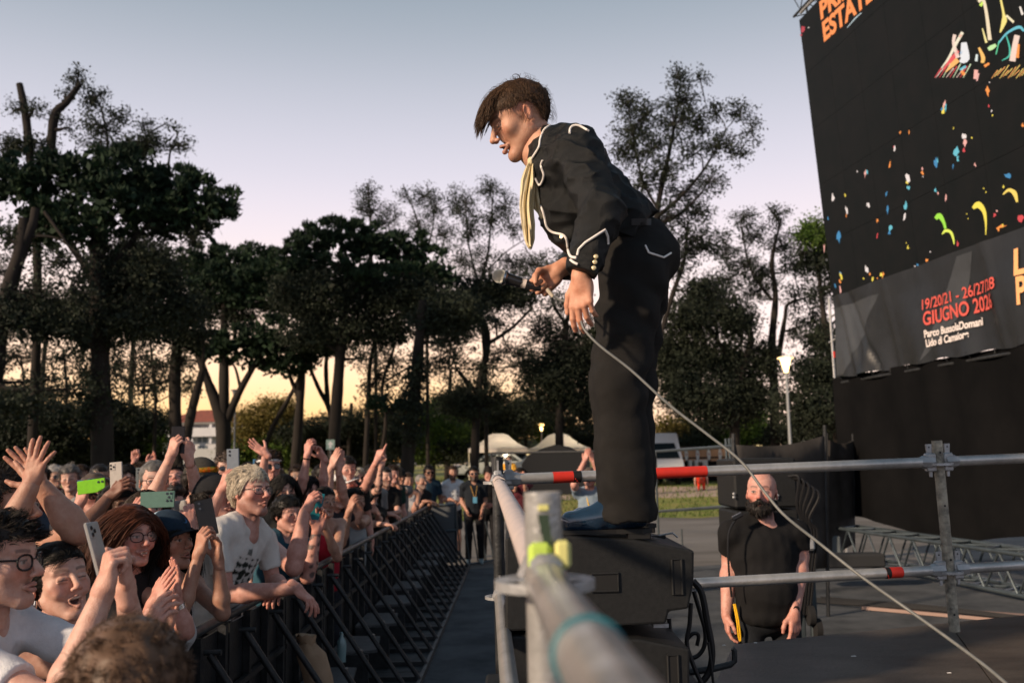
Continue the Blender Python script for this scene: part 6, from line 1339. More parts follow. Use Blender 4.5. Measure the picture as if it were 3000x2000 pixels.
def person(label, head, yaw, pitch=0., roll=0., byaw=None, sex='m', mouth='closed', eyes='open', skin='fair', hair='brown', style='short', beard=0., must=0, shirt=(.03, .03, .03), sleeve='tee', arms=None, hs=1.06, w=1.0, lean=(0, 0), glass=None, cap=None, trousers=(.02, .022, .03), shorts=False, extra=None, group='festival crowd', Y=None, shirt_paint=None, floor=0., pel=None, flush=.3, legs=True, shoe=(.02, .02, .02), stub=None, hdens=1.0, lodY=None, belly=0., bald_top=False, legpos=None, hairlift=None):
    head = np.asarray(head, float); Y = head[1]; hh, hb, hd = lod(lodY or Y); skin_c = np.array(SKIN[skin] if isinstance(skin, str) else skin)
    yaw, pitch, roll = R(yaw), R(pitch), R(roll); byaw = yaw if byaw is None else R(byaw)
    Rh = rotz(yaw) @ rotx(-pitch) @ np.array(Matrix.Rotation(roll, 3, 'Y')) * hs; Rb = rotz(byaw)
    bx, fw = Rb @ [1, 0, 0], Rb @ [0, -1, 0]
    N = head + Rh @ [0, .044, -.150] * 1.0 + np.array([0, 0, -.006])
    pz = floor + (N[2] - floor) * .635 if pel is None else pel[2]
    Pv = np.array([N[0] - fw[0] * .02 - lean[0], N[1] - fw[1] * .02 - lean[1], pz]) if pel is None else np.asarray(pel, float)
    tt = unit(N - Pv); f2 = unit(fw - tt * (fw @ tt)); b2 = np.cross(tt, f2); b2 = b2 if b2 @ bx > 0 else -b2
    M3 = np.stack([b2, f2, tt], 1); sc = (N[2] - floor) / 1.48; sc = np.clip(sc, .9, 1.1)
    root = thing('person', label, 'person', (Pv[0], Pv[1], floor), group)
    S = {}; arms = arms or {}; AJ = {}
    for k, sd in (('L', 1), ('R', -1)):
        a = arms.get(k); sh = N + b2 * sd * .182 * (1 + .45 * (w - 1)) - tt * .058
        if a is None: a = dict(w=sh + b2 * sd * .075 + f2 * .05 - np.array([0, 0, .52]), pose='relaxed', d=(fw[0] * .1, fw[1] * .1, -1), n=-b2 * sd, hint=-f2 + b2 * sd * .3)
        W_ = np.asarray(a['w'], float)
        if W_[2] > sh[2] + .05: sh = sh + np.array([0, 0, .035]) - b2 * sd * .012
        E_ = np.asarray(a['e'], float) if 'e' in a else ik(sh, W_, a.get('hint', (0, 0, -1) + b2 * sd * .4), .29 * sc, .26 * sc)
        S[k] = sh; AJ[k] = (sh, E_, W_, a)
    # ---- body (skin): trunk, arms, legs in one field; head and hands joined in
    B = Field(); B.el(N - tt * .19 + f2 * .005, (.150 * w, .100 * w, .19), .05, M3); B.el(N - tt * .38 + f2 * (.01 + belly * .3), (.135 * w, .098 * w + belly, .17), .06, M3); B.el(Pv, (.150 * w, .105 * w, .12), .06, M3)
    B.cap(N - tt * .02, N + tt * .04 - f2 * .01, .064, .054, .04)
    for sd in (-1, 1): B.cap(N + tt * .035 - f2 * .015 + b2 * sd * .03, N + b2 * sd * .12 * w - tt * .035, .03, .04, .05)
    for k in 'LR':
        sh, E_, W_, a = AJ[k]; aw = a.get('thick', 1.0) * (1.0 if sex == 'm' else .86)
        B.cap(N - tt * .045, sh, .052, .052, .05); B.cap(sh, E_, .050 * aw, .038 * aw, .03)
        md = E_ + (W_ - E_) * .28; B.chain([E_, md, W_], [.036 * aw, .042 * aw, .0255 * aw], .02)
    hipL = {}
    for sd in (1, -1):
        hp = Pv + b2 * sd * .085 * w - np.array([0, 0, .04])
        if legpos: kn, an = legpos[0 if sd > 0 else 1]
        else: kn = np.array([hp[0], hp[1], floor + (pz - floor) * .54]) + fw * .025 + bx * sd * .01; an = np.array([hp[0], hp[1], floor + .085]) + bx * sd * .02 - fw * .01
        hipL[sd] = (hp, kn, an)
        if legs and shorts: B.cap(hp, kn, .080, .052, .03); B.chain([kn, kn + (an - kn) * .3, an], [.050, .054, .034], .02)
    V, Q = B.mesh(hb); cb = np.tile(skin_c * [1.0, .97, .96], (len(V), 1)) * (1 + .05 * gz_noise(V, 30, 3))[:, None]
    Hv, Hq, K = head_mesh(mouth, sex, hh, eyes); hc = HM[hair] if isinstance(hair, str) else hair
    Hc = head_colors(K, skin_c, hc, beard, must, flush=flush, stub=stub)
    PV, PQ, PC = [V, Hv @ Rh.T + head], [Q, Hq], [cb, Hc]
    for k in 'LR':
        sh, E_, W_, a = AJ[k]
        if a.get('nohand'): continue
        dv = unit(W_ - E_); hv, hq, ht = place_hand(W_ + unit(a.get('d', dv)) * .004, a.get('d', dv), a.get('n', f2), a.get('pose', 'relaxed'), k == 'L', hd, a.get('hs', 1.0) * (1.0 if sex == 'm' else .92))
        PV.append(hv); PQ.append(hq); PC.append(skin_c * [1.02, .93, .9] * (1 - ht[:, None] * [.0, .18, .2]))
        if a.get('tattoo'): 
            pass
    for k in 'LR':
        a = AJ[k][3]
        if a.get('tattoo'):
            E_, W_ = AJ[k][1], AJ[k][2]; ab = W_ - E_; t = np.clip(((V - E_) @ ab) / (ab @ ab), -.3, 1.2); dist = np.linalg.norm(V - E_ - t[:, None] * ab, axis=1)
            tw = (dist < .06) * sstep(.08, .3, gz_noise(V, 55, 7)) * sstep(1.15, .9, t) * sstep(-.3, 0., t); PC[0] = PC[0] * (1 - tw[:, None] * a['tattoo']) + np.array([.02, .03, .035]) * tw[:, None] * a['tattoo']
    n = 0; QQ = []
    for v, q in zip(PV, PQ): QQ.append(q + n); n += len(v)
    under(np_obj('body', np.vstack(PV), np.vstack(QQ), M_SKIN, col=np.vstack(PC)), root)
    # ---- shirt
    if shirt is not None:
        e = .013; T = Field(); T.el(N - tt * .19 + f2 * .005, (.150 * w + e, .100 * w + e, .20), .05, M3); T.el(N - tt * .38 + f2 * (.01 + belly * .3), (.137 * w + e, .100 * w + e + belly, .18), .06, M3); T.el(N - tt * .52 + f2 * .005, (.150 * w + e, .110 * w + e + belly * .6, .09), .05, M3)
        if sex == 'f':
            for sd in (-1, 1): T.el(N - tt * .22 + f2 * .085 + b2 * sd * .068, (.062, .052, .062), .03, M3)
        for k in 'LR':
            sh, E_, W_, a = AJ[k]; ud = unit(E_ - sh)
            T.cap(N - tt * (.05 if sleeve != 'tank' else .075), sh - tt * .004 - (b2 * (1 if k == 'L' else -1) * .05 if sleeve == 'tank' else 0), .050 + e * (.8 if sleeve != 'tank' else -.4), .052 + e * (.8 if sleeve != 'tank' else -1.2), .045)
            if sleeve == 'tee':
                se = sh + (E_ - sh) * .68; T.cap(sh, sh + (E_ - sh) * .85, .052 * (1 + .5 * (w - 1)) + e * .6, .054 + e * .6, .03, cut=[(se, ud)])
            elif sleeve == 'long':
                wd = unit(W_ - E_); we = W_ - wd * .01; T.cap(sh, E_, .052 * w + e, .046 + e * .8, .03); T.cap(E_, W_, .044 + e * .8, .030 + e * .7, .03, cut=[(we, wd)])
        T.el(N + tt * .085 + f2 * .022, (.068, .076, .084), .012, M3, sub=True) if sleeve != 'tank' else T.el(N + tt * .02 + f2 * .075, (.095, .10, .125), .012, M3, sub=True)
        for sd in (-1, 1):
            if sleeve != 'tank': T.ops.insert(3, ('c', (N + tt * .022 - f2 * .015 + b2 * sd * .045).astype(f32), (N + b2 * sd * .13 * w - tt * .035).astype(f32), .036 + e * 1.5, .046 + e * 1.5, .05, None))
        T.plane(N + tt * .060, tt); T.plane(N - tt * (.60 if belly == 0 else .66), -tt)
        sd_ = hash(label) % 50
        def dsp(p): return .009 * (np.sqrt(np.abs(gz_noise(p @ np.array([[1, .3, .2], [0, 1, .4], [.7, .1, 1]]), 13, sd_)) + .02) - .5) + .0035 * gz_noise(p, 22, sd_) + .003 * gz_noise(p * [1, 1, .5], 60, sd_ + 3)
        V, Q = T.mesh(hb * (.85 if shirt_paint else 1.0), disp=dsp)
        colr = np.tile(np.asarray(shirt, float), (len(V), 1))
        if shirt_paint: colr = shirt_paint(V, colr, N, M3)
        sm_ = mat('shirt_cloth', (.1, .1, .1), .88, attr=True, noise=(.82, .82, .82), nscale=16, bump=.4, bscale=260, spec=.2)
        under(np_obj('shirt', V, Q, sm_, col=colr), root)
    # ---- trousers and shoes
    if legs:
        T = Field(); T.el(Pv, (.150 * w + .012, .105 * w + .014, .12), .06, M3)
        for sd in (1, -1):
            hp, kn, an = hipL[sd]
            if shorts: kc = kn + np.array([0, 0, .06]); T.cap(hp, kn, .092, .080, .03, cut=[(kc, (0, 0, -1))])
            else: T.cap(hp, kn, .090, .066, .03); T.cap(kn, an, .066, .056, .03, cut=[(an + [0, 0, .01], (0, 0, -1))])
        T.plane(Pv + tt * .10, tt)
        V, Q = T.mesh(max(hb * 1.3, .012), disp=lambda p: .004 * gz_noise(p, 20, 5)); under(np_obj('trousers', V, Q, cloth('trouser%d' % (hash(str(trousers)) % 991), trousers)), root)
        for sd in (1, -1):
            an = hipL[sd][2]; T = Field(); T.cap(an + [0, 0, -.03] - fw * .02, np.array([an[0], an[1], floor + .036]) + fw * .15, .042, .036, .02, cut=[((0, 0, floor + .004), (0, 0, -1))]); T.cap(an + [0, 0, .02], an - [0, 0, .03], .044, .044, .02)
            V, Q = T.mesh(max(hb, .01)); under(np_obj('shoe', V, Q, cloth('shoe%d' % (hash(str(shoe)) % 991), shoe, .5)), root)
    Mh = (Rh, head)
    hr = make_hair(style, max(hh, .005), hash(label) % 1000, hdens * (1.0 if Y < 6 else .5 if Y < 9.5 else .25), Rh.T @ [0, 0, -1.0], 1.0 if Y < 6 else 1.5) if style != 'bald' else None
    if hr is not None:
        hv = hr[0]
        if cap: hr = (hv, hr[1][(hv[hr[1]][:, :, 2] < .050).all(1)])
        under(np_obj('hair', hv @ Rh.T + head, hr[1], hairmat(hair if isinstance(hair, str) else 'x%d' % (hash(str(hair)) % 991), hc)), root)
    if glass: glasses(Mh, root, glass)
    if cap: cap_hat(Mh, root, **cap)
    if extra: extra(root, Mh, AJ)
    return root, Mh, AJ
def band(P, d, r, wd, name, mt, parent): under(MB().tube([P - unit(d) * wd / 2, P + unit(d) * wd / 2], r, 14).build(name, mt, smooth=True), parent)
def phone(p, up, back, col, label, W=.077, H=.158, cams=3, rough=.35, edge=None):
    p = np.asarray(p, float); z = unit(up); y = -np.asarray(back, float); y = unit(y - z * (y @ z)); x = np.cross(y, z); Rm = np.stack([x, y, z], 1)
    t = thing('phone', label, 'phone', tuple(p), 'phones held up by the crowd')
    under(MB().box(p, (W, .0095, H), rot=Rm, bevel=.0035).build('case', mat('phone%d' % (hash(str(col)) % 9973), col, rough, noise=tuple(c * .85 for c in col), nscale=40)), t)
    under(MB().box(p + y * .0056, (W * .93, .0012, H * .95), rot=Rm).build('screen', mat('phone_screen', (.02, .02, .025), .1, emit=(.35, .30, .28), es=.5)), t)
    c = p + x * W * -.24 + z * H * .34 - y * .0056
    if cams >= 3:
        under(MB().box(c, (.034, .003, .036), rot=Rm, bevel=.001).build('camera_plate', mat('phone%d' % (hash(str(col)) % 9973), col)), t)
        for dx, dz in ((-.008, .009), (-.008, -.009), (.009, 0)): under(MB().lathe([(.0062, 0), (.0055, .003)], c + x * dx + z * dz - y * .001, axis=-y, n=12).build('lens', M_LENS), t)
    elif cams:
        for dz in (.011, -.011): under(MB().lathe([(.007, 0), (.006, .003)], c + z * dz - y * .0, axis=-y, n=12).build('lens', M_LENS), t)
    if cams == 5:
        for k in range(2): under(MB().lathe([(.006, 0), (.005, .003)], c + x * (.026) + z * (.009 - .018 * k), axis=-y, n=12).build('lens', M_LENS), t)
    return t
# ================================================================== front of the crowd
UPZ = np.array([0, 0, 1.])
def arm(ex, ey, eY, wx, wy, wY, d, n, pose, **k): return dict(e=at(ex, ey, eY), w=at(wx, wy, wY), d=d, n=n, pose=pose, **k)
def armw(wx, wy, wY, d, n, pose, hint=(0, 0, -1), **k): return dict(w=at(wx, wy, wY), d=d, n=n, pose=pose, hint=hint, **k)
CAMN = (0, -1, 0); AWAY = (0, 1, 0)
# man with glasses, left edge, filming
person('man in white t-shirt and black glasses filming at the left edge', at(-8, 1648, 2.70), 86, 3, hair='dark', style='short', glass='bold', shirt=(.78, .78, .80), skin='fair', stub=(.30, .19, .15), beard=.35, lean=(.12, 0),
       arms={'R': arm(165, 2075, 2.42, 300, 1742, 2.46, (.18, .1, 1), (.75, .62, -.1), 'grip', thick=1.05), 'L': arm(410, 1965, 2.72, 368, 1732, 2.62, (-.12, -.05, 1), (-.7, -.65, .1), 'grip', thick=1.0)})
phone(at(288, 1615, 2.54), (-.30, 0, 1), (.99, .06, .25), (.32, .32, .31), 'phone with a black and white patterned case seen edge on')
def earrings(root, Mh, AJ):
    for s in (-1, 1): under(MB().lathe([(.0035, -.012), (.006, 0), (.0035, .012)], np.array([s * .080, .006, -.052]) @ Mh[0].T + Mh[1], n=8).build('earring', M_METAL), root)
person('laughing woman with tied dark hair and black vest', at(174, 1704, 3.08), 50, 12, -6, hs=1.0, sex='f', mouth='open', eyes='shut', skin='fair', hair='black', style='tied', shirt=(.02, .02, .022), sleeve='tank', extra=earrings, flush=.4, lean=(.06, 0),
       arms={'R': arm(345, 1985, 3.0, 428, 1868, 3.05, (.45, 0, .9), (.5, .8, 0), 'relaxed'), 'L': armw(470, 1880, 3.2, (.3, 0, 1), (-.6, -.8, 0), 'flat')})
person('blurred curly brown head in the pit at the bottom edge', at(372, 2065, 1.62), -155, -6, hair=(.13, .078, .050), style='curly', shirt=(.02, .02, .02), hs=1.0, skin='tan', hdens=1.6)
person('man clapping above his head with bare arms at the far left', at(20, 1492, 3.40), 80, 8, byaw=85, hair='dark', style='short', shirt=(.025, .03, .032), skin='tan',
       arms={'R': arm(-8, 1612, 2.98, 88, 1425, 2.98, (.22, .05, 1), (.1, 1, -.1), 'spread', thick=1.1, hs=.84), 'L': arm(228, 1556, 3.10, 122, 1425, 3.06, (-.62, .1, .75), (-.2, -1, .1), 'open', thick=1.1, hs=.9)})
# red haired woman with glasses
def watch(k, mt=None):
    def f(root, Mh, AJ):
        sh, E_, W_, a = AJ[k]; d = unit(W_ - E_); band(W_ - d * .035, d, .031, .02, 'watch_strap', mt or M_METAL, root)
    return f
person('red haired woman with glasses clapping in a black top', at(386, 1570, 4.20), 52, 2, sex='f', mouth='smile', skin='pink', hair='auburn', style='long', glass='clear', shirt=(.018, .018, .02), flush=.6, extra=watch('L'),
       arms={'R': arm(410, 1885, 3.95, 446, 1772, 3.98, (.52, 0, .86), (.6, .75, .1), 'flat'), 'L': arm(545, 1850, 4.1, 516, 1752, 4.08, (-.05, .1, 1), (-.75, -.6, .1), 'open')})
person('woman in a blue cap and white vest filming with a black phone', at(496, 1592, 4.40), 64, 12, sex='f', skin='tan', hair='black', style='long', shirt=(.62, .64, .66), sleeve='tank', cap=dict(c1=(.012, .03, .055), c2=(.36, .50, .60), brim=(.012, .016, .022), badge=(.02, .12, .28)), lean=(.05, 0),
       arms={'R': arm(528, 1800, 4.15, 582, 1628, 4.18, (.22, 0, 1), (.55, .8, 0), 'phone'), 'L': arm(652, 1795, 4.35, 640, 1642, 4.32, (-.15, 0, 1), (-.6, -.7, 0), 'claw')})
phone(at(604, 1515, 4.22), (-.22, 0, 1), (.35, -.93, .1), (.012, .011, .010), 'shiny black phone held by the woman in the blue cap', cams=2, rough=.15)
person('smiling fan hidden behind a large grey green phone', at(428, 1512, 4.95), 32, 24, sex='f', mouth='smile', skin='pink', hair='brown', style='bob', shirt=(.05, .05, .06),
       arms={'R': arm(382, 1640, 4.75, 398, 1532, 4.72, (.12, 0, 1), (.4, .9, 0), 'phone'), 'L': arm(566, 1660, 4.75, 556, 1552, 4.70, (-.15, 0, 1), (-.35, .9, 0), 'phone', thick=1.1)})
phone(at(462, 1463, 4.66), (1, 0, .02), (.08, -1, .1), (.10, .19, .155), 'large grey green phone held sideways by two hands', W=.078, H=.165, cams=5)
def printed(V, C, N, M3):
    q = (V - N) @ M3; x, y, z = q[:, 0], q[:, 1], q[:, 2]
    m_ = (y > .02) * sstep(.088, .080, np.abs(x - .02)) * sstep(-.13, -.14, z) * sstep(-.31, -.30, z); nz = sstep(-.25, .35, gz_noise(q, 75, 2) + .4 * gz_noise(q, 160, 4))
    bord = m_ * np.maximum(nz, 0)
    hd = (y > .02) * sstep(.02, .015, np.abs(x)) * sstep(-.085, -.09, z) * sstep(-.12, -.115, z)
    w_ = np.clip(bord + hd * .8, 0, 1)[:, None]; return C * (1 - w_) + np.array([.03, .035, .03]) * w_
person('blond man with round glasses leaning on the barrier in a printed white t-shirt', at(735, 1442, 5.25), 56, 8, 3, byaw=62, hair='blond', style='swept', glass='clear', shirt=(.74, .71, .67), skin='pink', beard=.45, stub=(.16, .075, .05), mouth='closed', flush=.6, shirt_paint=printed, lean=(.26, .0), w=1.06, lodY=4, hdens=1.5, hs=1.12,
       arms={'R': arm(660, 1742, 5.05, 868, 1722, 4.95, (.75, -.1, -.66), (-.3, .1, -1), 'droop', thick=1.18), 'L': arm(800, 1700, 5.45, 845, 1722, 5.12, (-.35, -.65, -.15), (-.1, 0, -1), 'relaxed', thick=1.05)},
       extra=lambda root, Mh, AJ: band(AJ['R'][2] - unit(AJ['R'][2] - AJ['R'][1]) * .02, AJ['R'][2] - AJ['R'][1], .0285, .006, 'wrist_band', M_FRAME, root))
# behind them
person('man with blue mirrored sunglasses on his shaved head', at(276, 1448, 6.0), 38, -2, skin='pink', style='buzz', hair='greybrown', glass='shade', shirt=(.03, .03, .035), extra=lambda root, Mh, AJ: glasses(Mh, root, 'shade', mat('blue_visor', (.02, .15, .3), .2), up=.075, yoff=.012, sc=1.15),
       arms={'R': arm(205, 1600, 5.6, 232, 1480, 5.55, (.3, 0, 1), (.3, .9, 0), 'phone'), 'L': armw(300, 1530, 5.7, (-.2, 0, 1), (-.3, .9, 0), 'phone')})
phone(at(268, 1424, 5.5), (1, 0, .12), (.15, -1, .1), (.20, .55, .01), 'bright lime green phone held sideways', cams=2)
person('dark haired fan holding up a pale gold phone', at(350, 1492, 5.3), 55, 8, skin='brown', hair='dark', style='curly', shirt=(.02, .02, .025),
       arms={'R': arm(236, 1556, 5.05, 318, 1456, 5.15, (.72, 0, .62), (.1, .8, -.6), 'claw', thick=1.1), 'L': armw(380, 1470, 5.3, (-.2, 0, 1), (-.6, -.7, 0), 'phone')})
phone(at(341, 1396, 5.2), (-.06, 0, 1), (-.25, -.95, .1), (.42, .39, .36), 'pale gold phone with three lenses held upright', cams=3)
person('bearded man with his head thrown back', at(512, 1420, 7.0), 18, 42, beard=1., hair='dark', style='short', shirt=(.04, .04, .045), skin='pink')
person('man in a dark cap with orange mirrored goggles', at(592, 1408, 6.3), 62, 2, skin='tan', hair='dark', style='short', shirt=(.015, .015, .017), cap=dict(c1=(.045, .042, .035), brim=(.05, .046, .04), goggles=True), beard=.5, group='festival crowd')
person('man in a black cap filming with a slate blue phone', at(628, 1462, 5.75), 68, 10, skin='pink', hair='dark', style='short', shirt=(.10, .11, .12), cap=dict(c1=(.014, .015, .018), brim=(.012, .013, .016)),
       arms={'R': arm(592, 1560, 5.5, 648, 1440, 5.5, (.42, 0, 1), (.6, .75, 0), 'phone', thick=1.05), 'L': armw(690, 1470, 5.8, (.1, 0, 1), (-.5, -.8, 0), 'phone')})
phone(at(683, 1354, 5.6), (-.03, 0, 1), (-.2, -.95, .1), (.16, .19, .23), 'slate blue phone held upright behind the blond man', cams=2)
person('balding man holding a black phone high with both hands', at(452, 1412, 5.9), 30, 5, skin='fair', hair='grey', style='buzz', glass='clear', shirt=(.3, .3, .3),
       arms={'R': arm(438, 1478, 5.65, 500, 1338, 5.6, (.30, 0, 1), (.5, .85, 0), 'phone'), 'L': arm(585, 1455, 5.8, 553, 1345, 5.68, (-.28, 0, 1), (-.6, .75, 0), 'phone')},
       extra=lambda root, Mh, AJ: band(AJ['L'][2] - unit(AJ['L'][2] - AJ['L'][1]) * .03, AJ['L'][2] - AJ['L'][1], .031, .022, 'watch_strap', M_FRAME, root))
phone(at(522, 1288, 5.62), (.02, 0, 1), (.05, -1, .1), (.014, .012, .014), 'black phone raised highest above the crowd', cams=0)
person('grey haired man with dark glasses behind the slate phone', at(662, 1372, 8.5), 20, 2, skin='fair', hair='greybrown', style='short', glass='shade', shirt=(.2, .2, .2))
person('man in white headband waving an open hand behind the blond man', at(790, 1368, 8.0), 30, 4, skin='pink', hair='brown', style='short', glass='shade', shirt=(.05, .05, .06),
       arms={'R': arm(765, 1420, 7.8, 778, 1330, 7.7, (-.75, .1, .55), (-.3, -.4, .8), 'open'), 'L': armw(830, 1480, 7.8, (.1, 0, 1), (0, -1, 0), 'relaxed')},
       extra=lambda root, Mh, AJ: under(MB().tube([np.array([.088 * math.sin(a), .02 - .106 * math.cos(a), .048]) @ Mh[0].T + Mh[1] for a in np.linspace(0, 6.28, 24)], .012, 6, cap=False).build('headband', mat('white_band', (.7, .7, .7), .8)), root))
phone(at(754, 1372, 8.2), (0, 0, 1), (-.1, -1, 0), (.05, .16, .30), 'small bright blue phone behind the blond hair', cams=2)
person('person with tattooed forearms holding up a teal phone', at(842, 1508, 6.9), 48, 4, skin='pink', hair='black', style='curly', lean=(.12, 0), shirt=(.03, .09, .13), lodY=5,
       arms={'R': arm(862, 1662, 5.55, 893, 1500, 5.6, (.50, 0, .85), (.5, .8, -.3), 'phone', thick=1.28), 'L': arm(900, 1690, 5.72, 928, 1556, 5.72, (.28, 0, 1), (.3, -.9, 0), 'claw', tattoo=.85, thick=1.05)})
phone(at(924, 1482, 5.7), (.25, 0, 1), (.3, -.9, .1), (.02, .22, .27), 'teal phone held between tattooed hands', cams=0)
person('tanned woman in a red and black top behind the teal phone', at(952, 1472, 8.1), 40, 4, sex='f', skin='tan', hair='dark', style='tied', shirt=(.42, .02, .04), sleeve='tank',
       arms={'L': arm(988, 1632, 7.7, 948, 1532, 7.55, (-.12, 0, 1), (-.2, -.9, 0), 'claw', thick=1.1), 'R': armw(930, 1550, 7.7, (.1, 0, 1), (.3, .9, 0), 'phone')})
person('dark haired person with hands joined high and a wrist band', at(905, 1440, 8.3), 40, 4, hair='black', style='bob', sex='f', skin='pink', shirt=(.03, .03, .03),
       arms={'R': armw(900, 1336, 8.1, (.16, 0, 1), (.6, .7, 0), 'claw', thick=1.15, hs=1.12), 'L': armw(948, 1340, 8.2, (-.50, -.1, .8), (-.4, -.7, -.4), 'phone', thick=1.1, hs=1.1)},
       extra=lambda root, Mh, AJ: band(AJ['R'][2] - unit(AJ['R'][2] - AJ['R'][1]) * .02, AJ['R'][2] - AJ['R'][1], .031, .012, 'wrist_band', M_FRAME, root))
person('fan clapping with straight raised pale arms in the middle', at(985, 1452, 9.4), 40, 4, hair='brown', style='short', skin='fair', shirt=(.04, .04, .05),
       arms={'R': armw(970, 1372, 9.1, (.42, 0, 1), (.6, .75, 0), 'flat', thick=1.25, hs=1.15), 'L': armw(992, 1378, 9.15, (.10, 0, 1), (-.6, .7, 0), 'flat', thick=1.15, hs=1.1)})
person('man in white visor with a flushed face pointing upward', at(1012, 1420, 10.0), 75, 12, hair='brown', style='short', skin='pink', flush=1., shirt=(.05, .05, .06), cap=dict(c1=(.7, .7, .7), brim=(.7, .7, .7)),
       arms={'L': armw(1104, 1350, 9.7, (.40, 0, 1), (.5, .8, 0), 'point', thick=1.25, hs=1.15), 'R': armw(1000, 1540, 9.6, (.3, 0, .9), (0, 1, 0), 'relaxed')})
person('woman with pale headscarf and dark sunglasses in the crowd', at(1043, 1402, 10.8), 35, 4, sex='f', skin='fair', hair='blond', style='bob', glass='shade', shirt=(.05, .05, .05),
       arms={'L': armw(1116, 1368, 10.6, (.25, 0, 1), (.3, -.9, 0), 'phone', tattoo=.9, thick=1.2, hs=1.1), 'R': armw(1040, 1500, 10.6, (.3, 0, .9), (0, 1, 0), 'relaxed')},
       extra=lambda root, Mh, AJ: under(MB().lathe([(.098, 0), (.104, .02), (.098, .05), (.07, .075), (.02, .085)], np.array([0, .015, .048]) @ Mh[0].T + Mh[1], n=20).build('headscarf', mat('scarf_pale', (.62, .55, .45), .85), smooth=True), root))
person('fan with raised forearm and pale vest by the barrier', at(1040, 1470, 9.6), 50, 4, hair='dark', style='short', skin='tan', shirt=(.35, .38, .4), sleeve='tank',
       arms={'R': arm(1000, 1590, 9.0, 1022, 1500, 8.9, (.38, 0, 1), (.6, .75, 0), 'relaxed', thick=1.2, hs=1.1), 'L': armw(1050, 1520, 9.2, (.2, 0, 1), (-.4, -.8, 0), 'relaxed')})
person('person in black with crossed forearms resting on the barrier', at(1085, 1448, 11.2), 40, 0, hair='black', style='bob', sex='f', skin='fair', shirt=(.015, .015, .015), glass='shade',
       arms={'R': armw(1128, 1535, 10.8, (1, -.1, -.15), (0, 0, -1), 'relaxed', thick=1.1), 'L': armw(1105, 1500, 10.9, (-.5, 0, .6), (0, -1, 0), 'relaxed')})
person('bearded man in a black t-shirt looking at the stage', at(1130, 1398, 12.6), 32, 2, hair='dark', style='buzz', skin='fair', beard=.55, shirt=(.012, .012, .013), lodY=8,
       arms={'R': armw(1140, 1505, 12.2, (.9, 0, -.2), (0, 0, -1), 'relaxed'), 'L': armw(1165, 1500, 12.3, (-.8, -.3, 0), (0, 0, -1), 'relaxed')})
person('man with a dark cap clapping behind the bearded man', at(1170, 1398, 14.4), 30, 2, hair='dark', style='short', skin='tan', shirt=(.2, .2, .2), cap=dict(c1=(.012, .012, .012), brim=(.012, .012, .012)),
       arms={'R': armw(1150, 1425, 14.0, (.3, 0, 1), (.5, .8, 0), 'claw'), 'L': armw(1168, 1425, 14.0, (-.3, 0, 1), (-.5, -.8, 0), 'claw')})
person('smiling woman in a white vest sitting up on the barrier', at(1196, 1408, 15.5), 22, 0, sex='f', mouth='smile', skin='tan', hair='brown', style='tied', shirt=(.62, .62, .62), sleeve='tank', trousers=(.10, .20, .28),
       arms={'R': armw(1185, 1480, 15.2, (.3, -.3, -.8), (0, 0, -1), 'relaxed'), 'L': armw(1215, 1478, 15.2, (0, -.5, -.8), (0, 0, -1), 'relaxed')})
person('balding grey bearded man in a black printed t-shirt', at(1234, 1412, 16.6), 45, 4, hair='grey', style='buzz', skin='tan', beard=.7, stub=(.25, .22, .2), shirt=(.012, .012, .013),
       arms={'R': armw(1245, 1468, 16.3, (1, 0, 0), (0, 0, -1), 'relaxed'), 'L': armw(1262, 1470, 16.4, (1, 0, -.2), (0, 0, -1), 'relaxed')})
person('tall tanned man in a dark blue shirt and sunglasses', at(1257, 1384, 18.3), 20, 0, hair='black', style='short', skin='brown', glass='shade', shirt=(.012, .035, .06))
person('short haired man peering between raised arms', at(1018, 1376, 10.0), 25, 0, hair='dark', style='short', skin='pink', shirt=(.03, .03, .03))
person('woman with dark bob half hidden left of the blond mans arm', at(832, 1438, 7.8), 30, 0, sex='f', hair='black', style='bob', skin='fair', shirt=(.03, .03, .03))
# people further back in the left crowd
BACK = [(205, 1402, 9.5, 'grey', 'short', 'grey haired head behind the lime green phone'), (160, 1398, 11, 'white', 'short', 'white haired head in the dim crowd at left'), (82, 1448, 6.2, 'dark', 'buzz', 'shaven head between the clapping forearms'),
        (292, 1402, 8.8, 'dark', 'buzz', 'dim man in a blue bandana behind the gold phone'), (372, 1408, 8.2, 'black', 'bob', 'dark haired woman right of the gold phone'), (408, 1398, 9.2, 'brown', 'short', 'brown haired man behind the upright grey phone'),
        (560, 1396, 9.6, 'dark', 'short', 'dark head behind the bearded man looking up'), (240, 1392, 12, 'brown', 'bob', 'small distant head left of the blue sunglasses'), (330, 1394, 12.5, 'dark', 'short', 'small distant head above the gold phone'), (470, 1390, 12, 'greybrown', 'short', 'small distant head left of the raised black phone'),
        (728, 1388, 11, 'dark', 'bob', 'dark haired head just above the blond hair'), (870, 1398, 11, 'brown', 'short', 'brown head between the raised arms'), (945, 1396, 11.5, 'dark', 'short', 'dark head between two raised forearms'), (1090, 1394, 12, 'dark', 'short', 'dark head behind the tattooed blue arm'), (1150, 1390, 14, 'brown', 'short', 'small brown head behind the bearded man'),
        (110, 1404, 9, 'dark', 'short', 'dim head at left below the lit lamp'), (35, 1410, 8, 'black', 'bob', 'dim head at the far left behind clapping arms'), (640, 1398, 10.5, 'brown', 'bob', 'dim head between cap and slate phone'), (810, 1400, 12, 'greybrown', 'short', 'greying head right of the waving hand'), (1000, 1402, 12.5, 'blond', 'bob', 'fair haired head far back in the middle')]
bsk = ['fair', 'tan', 'pink', 'olive']
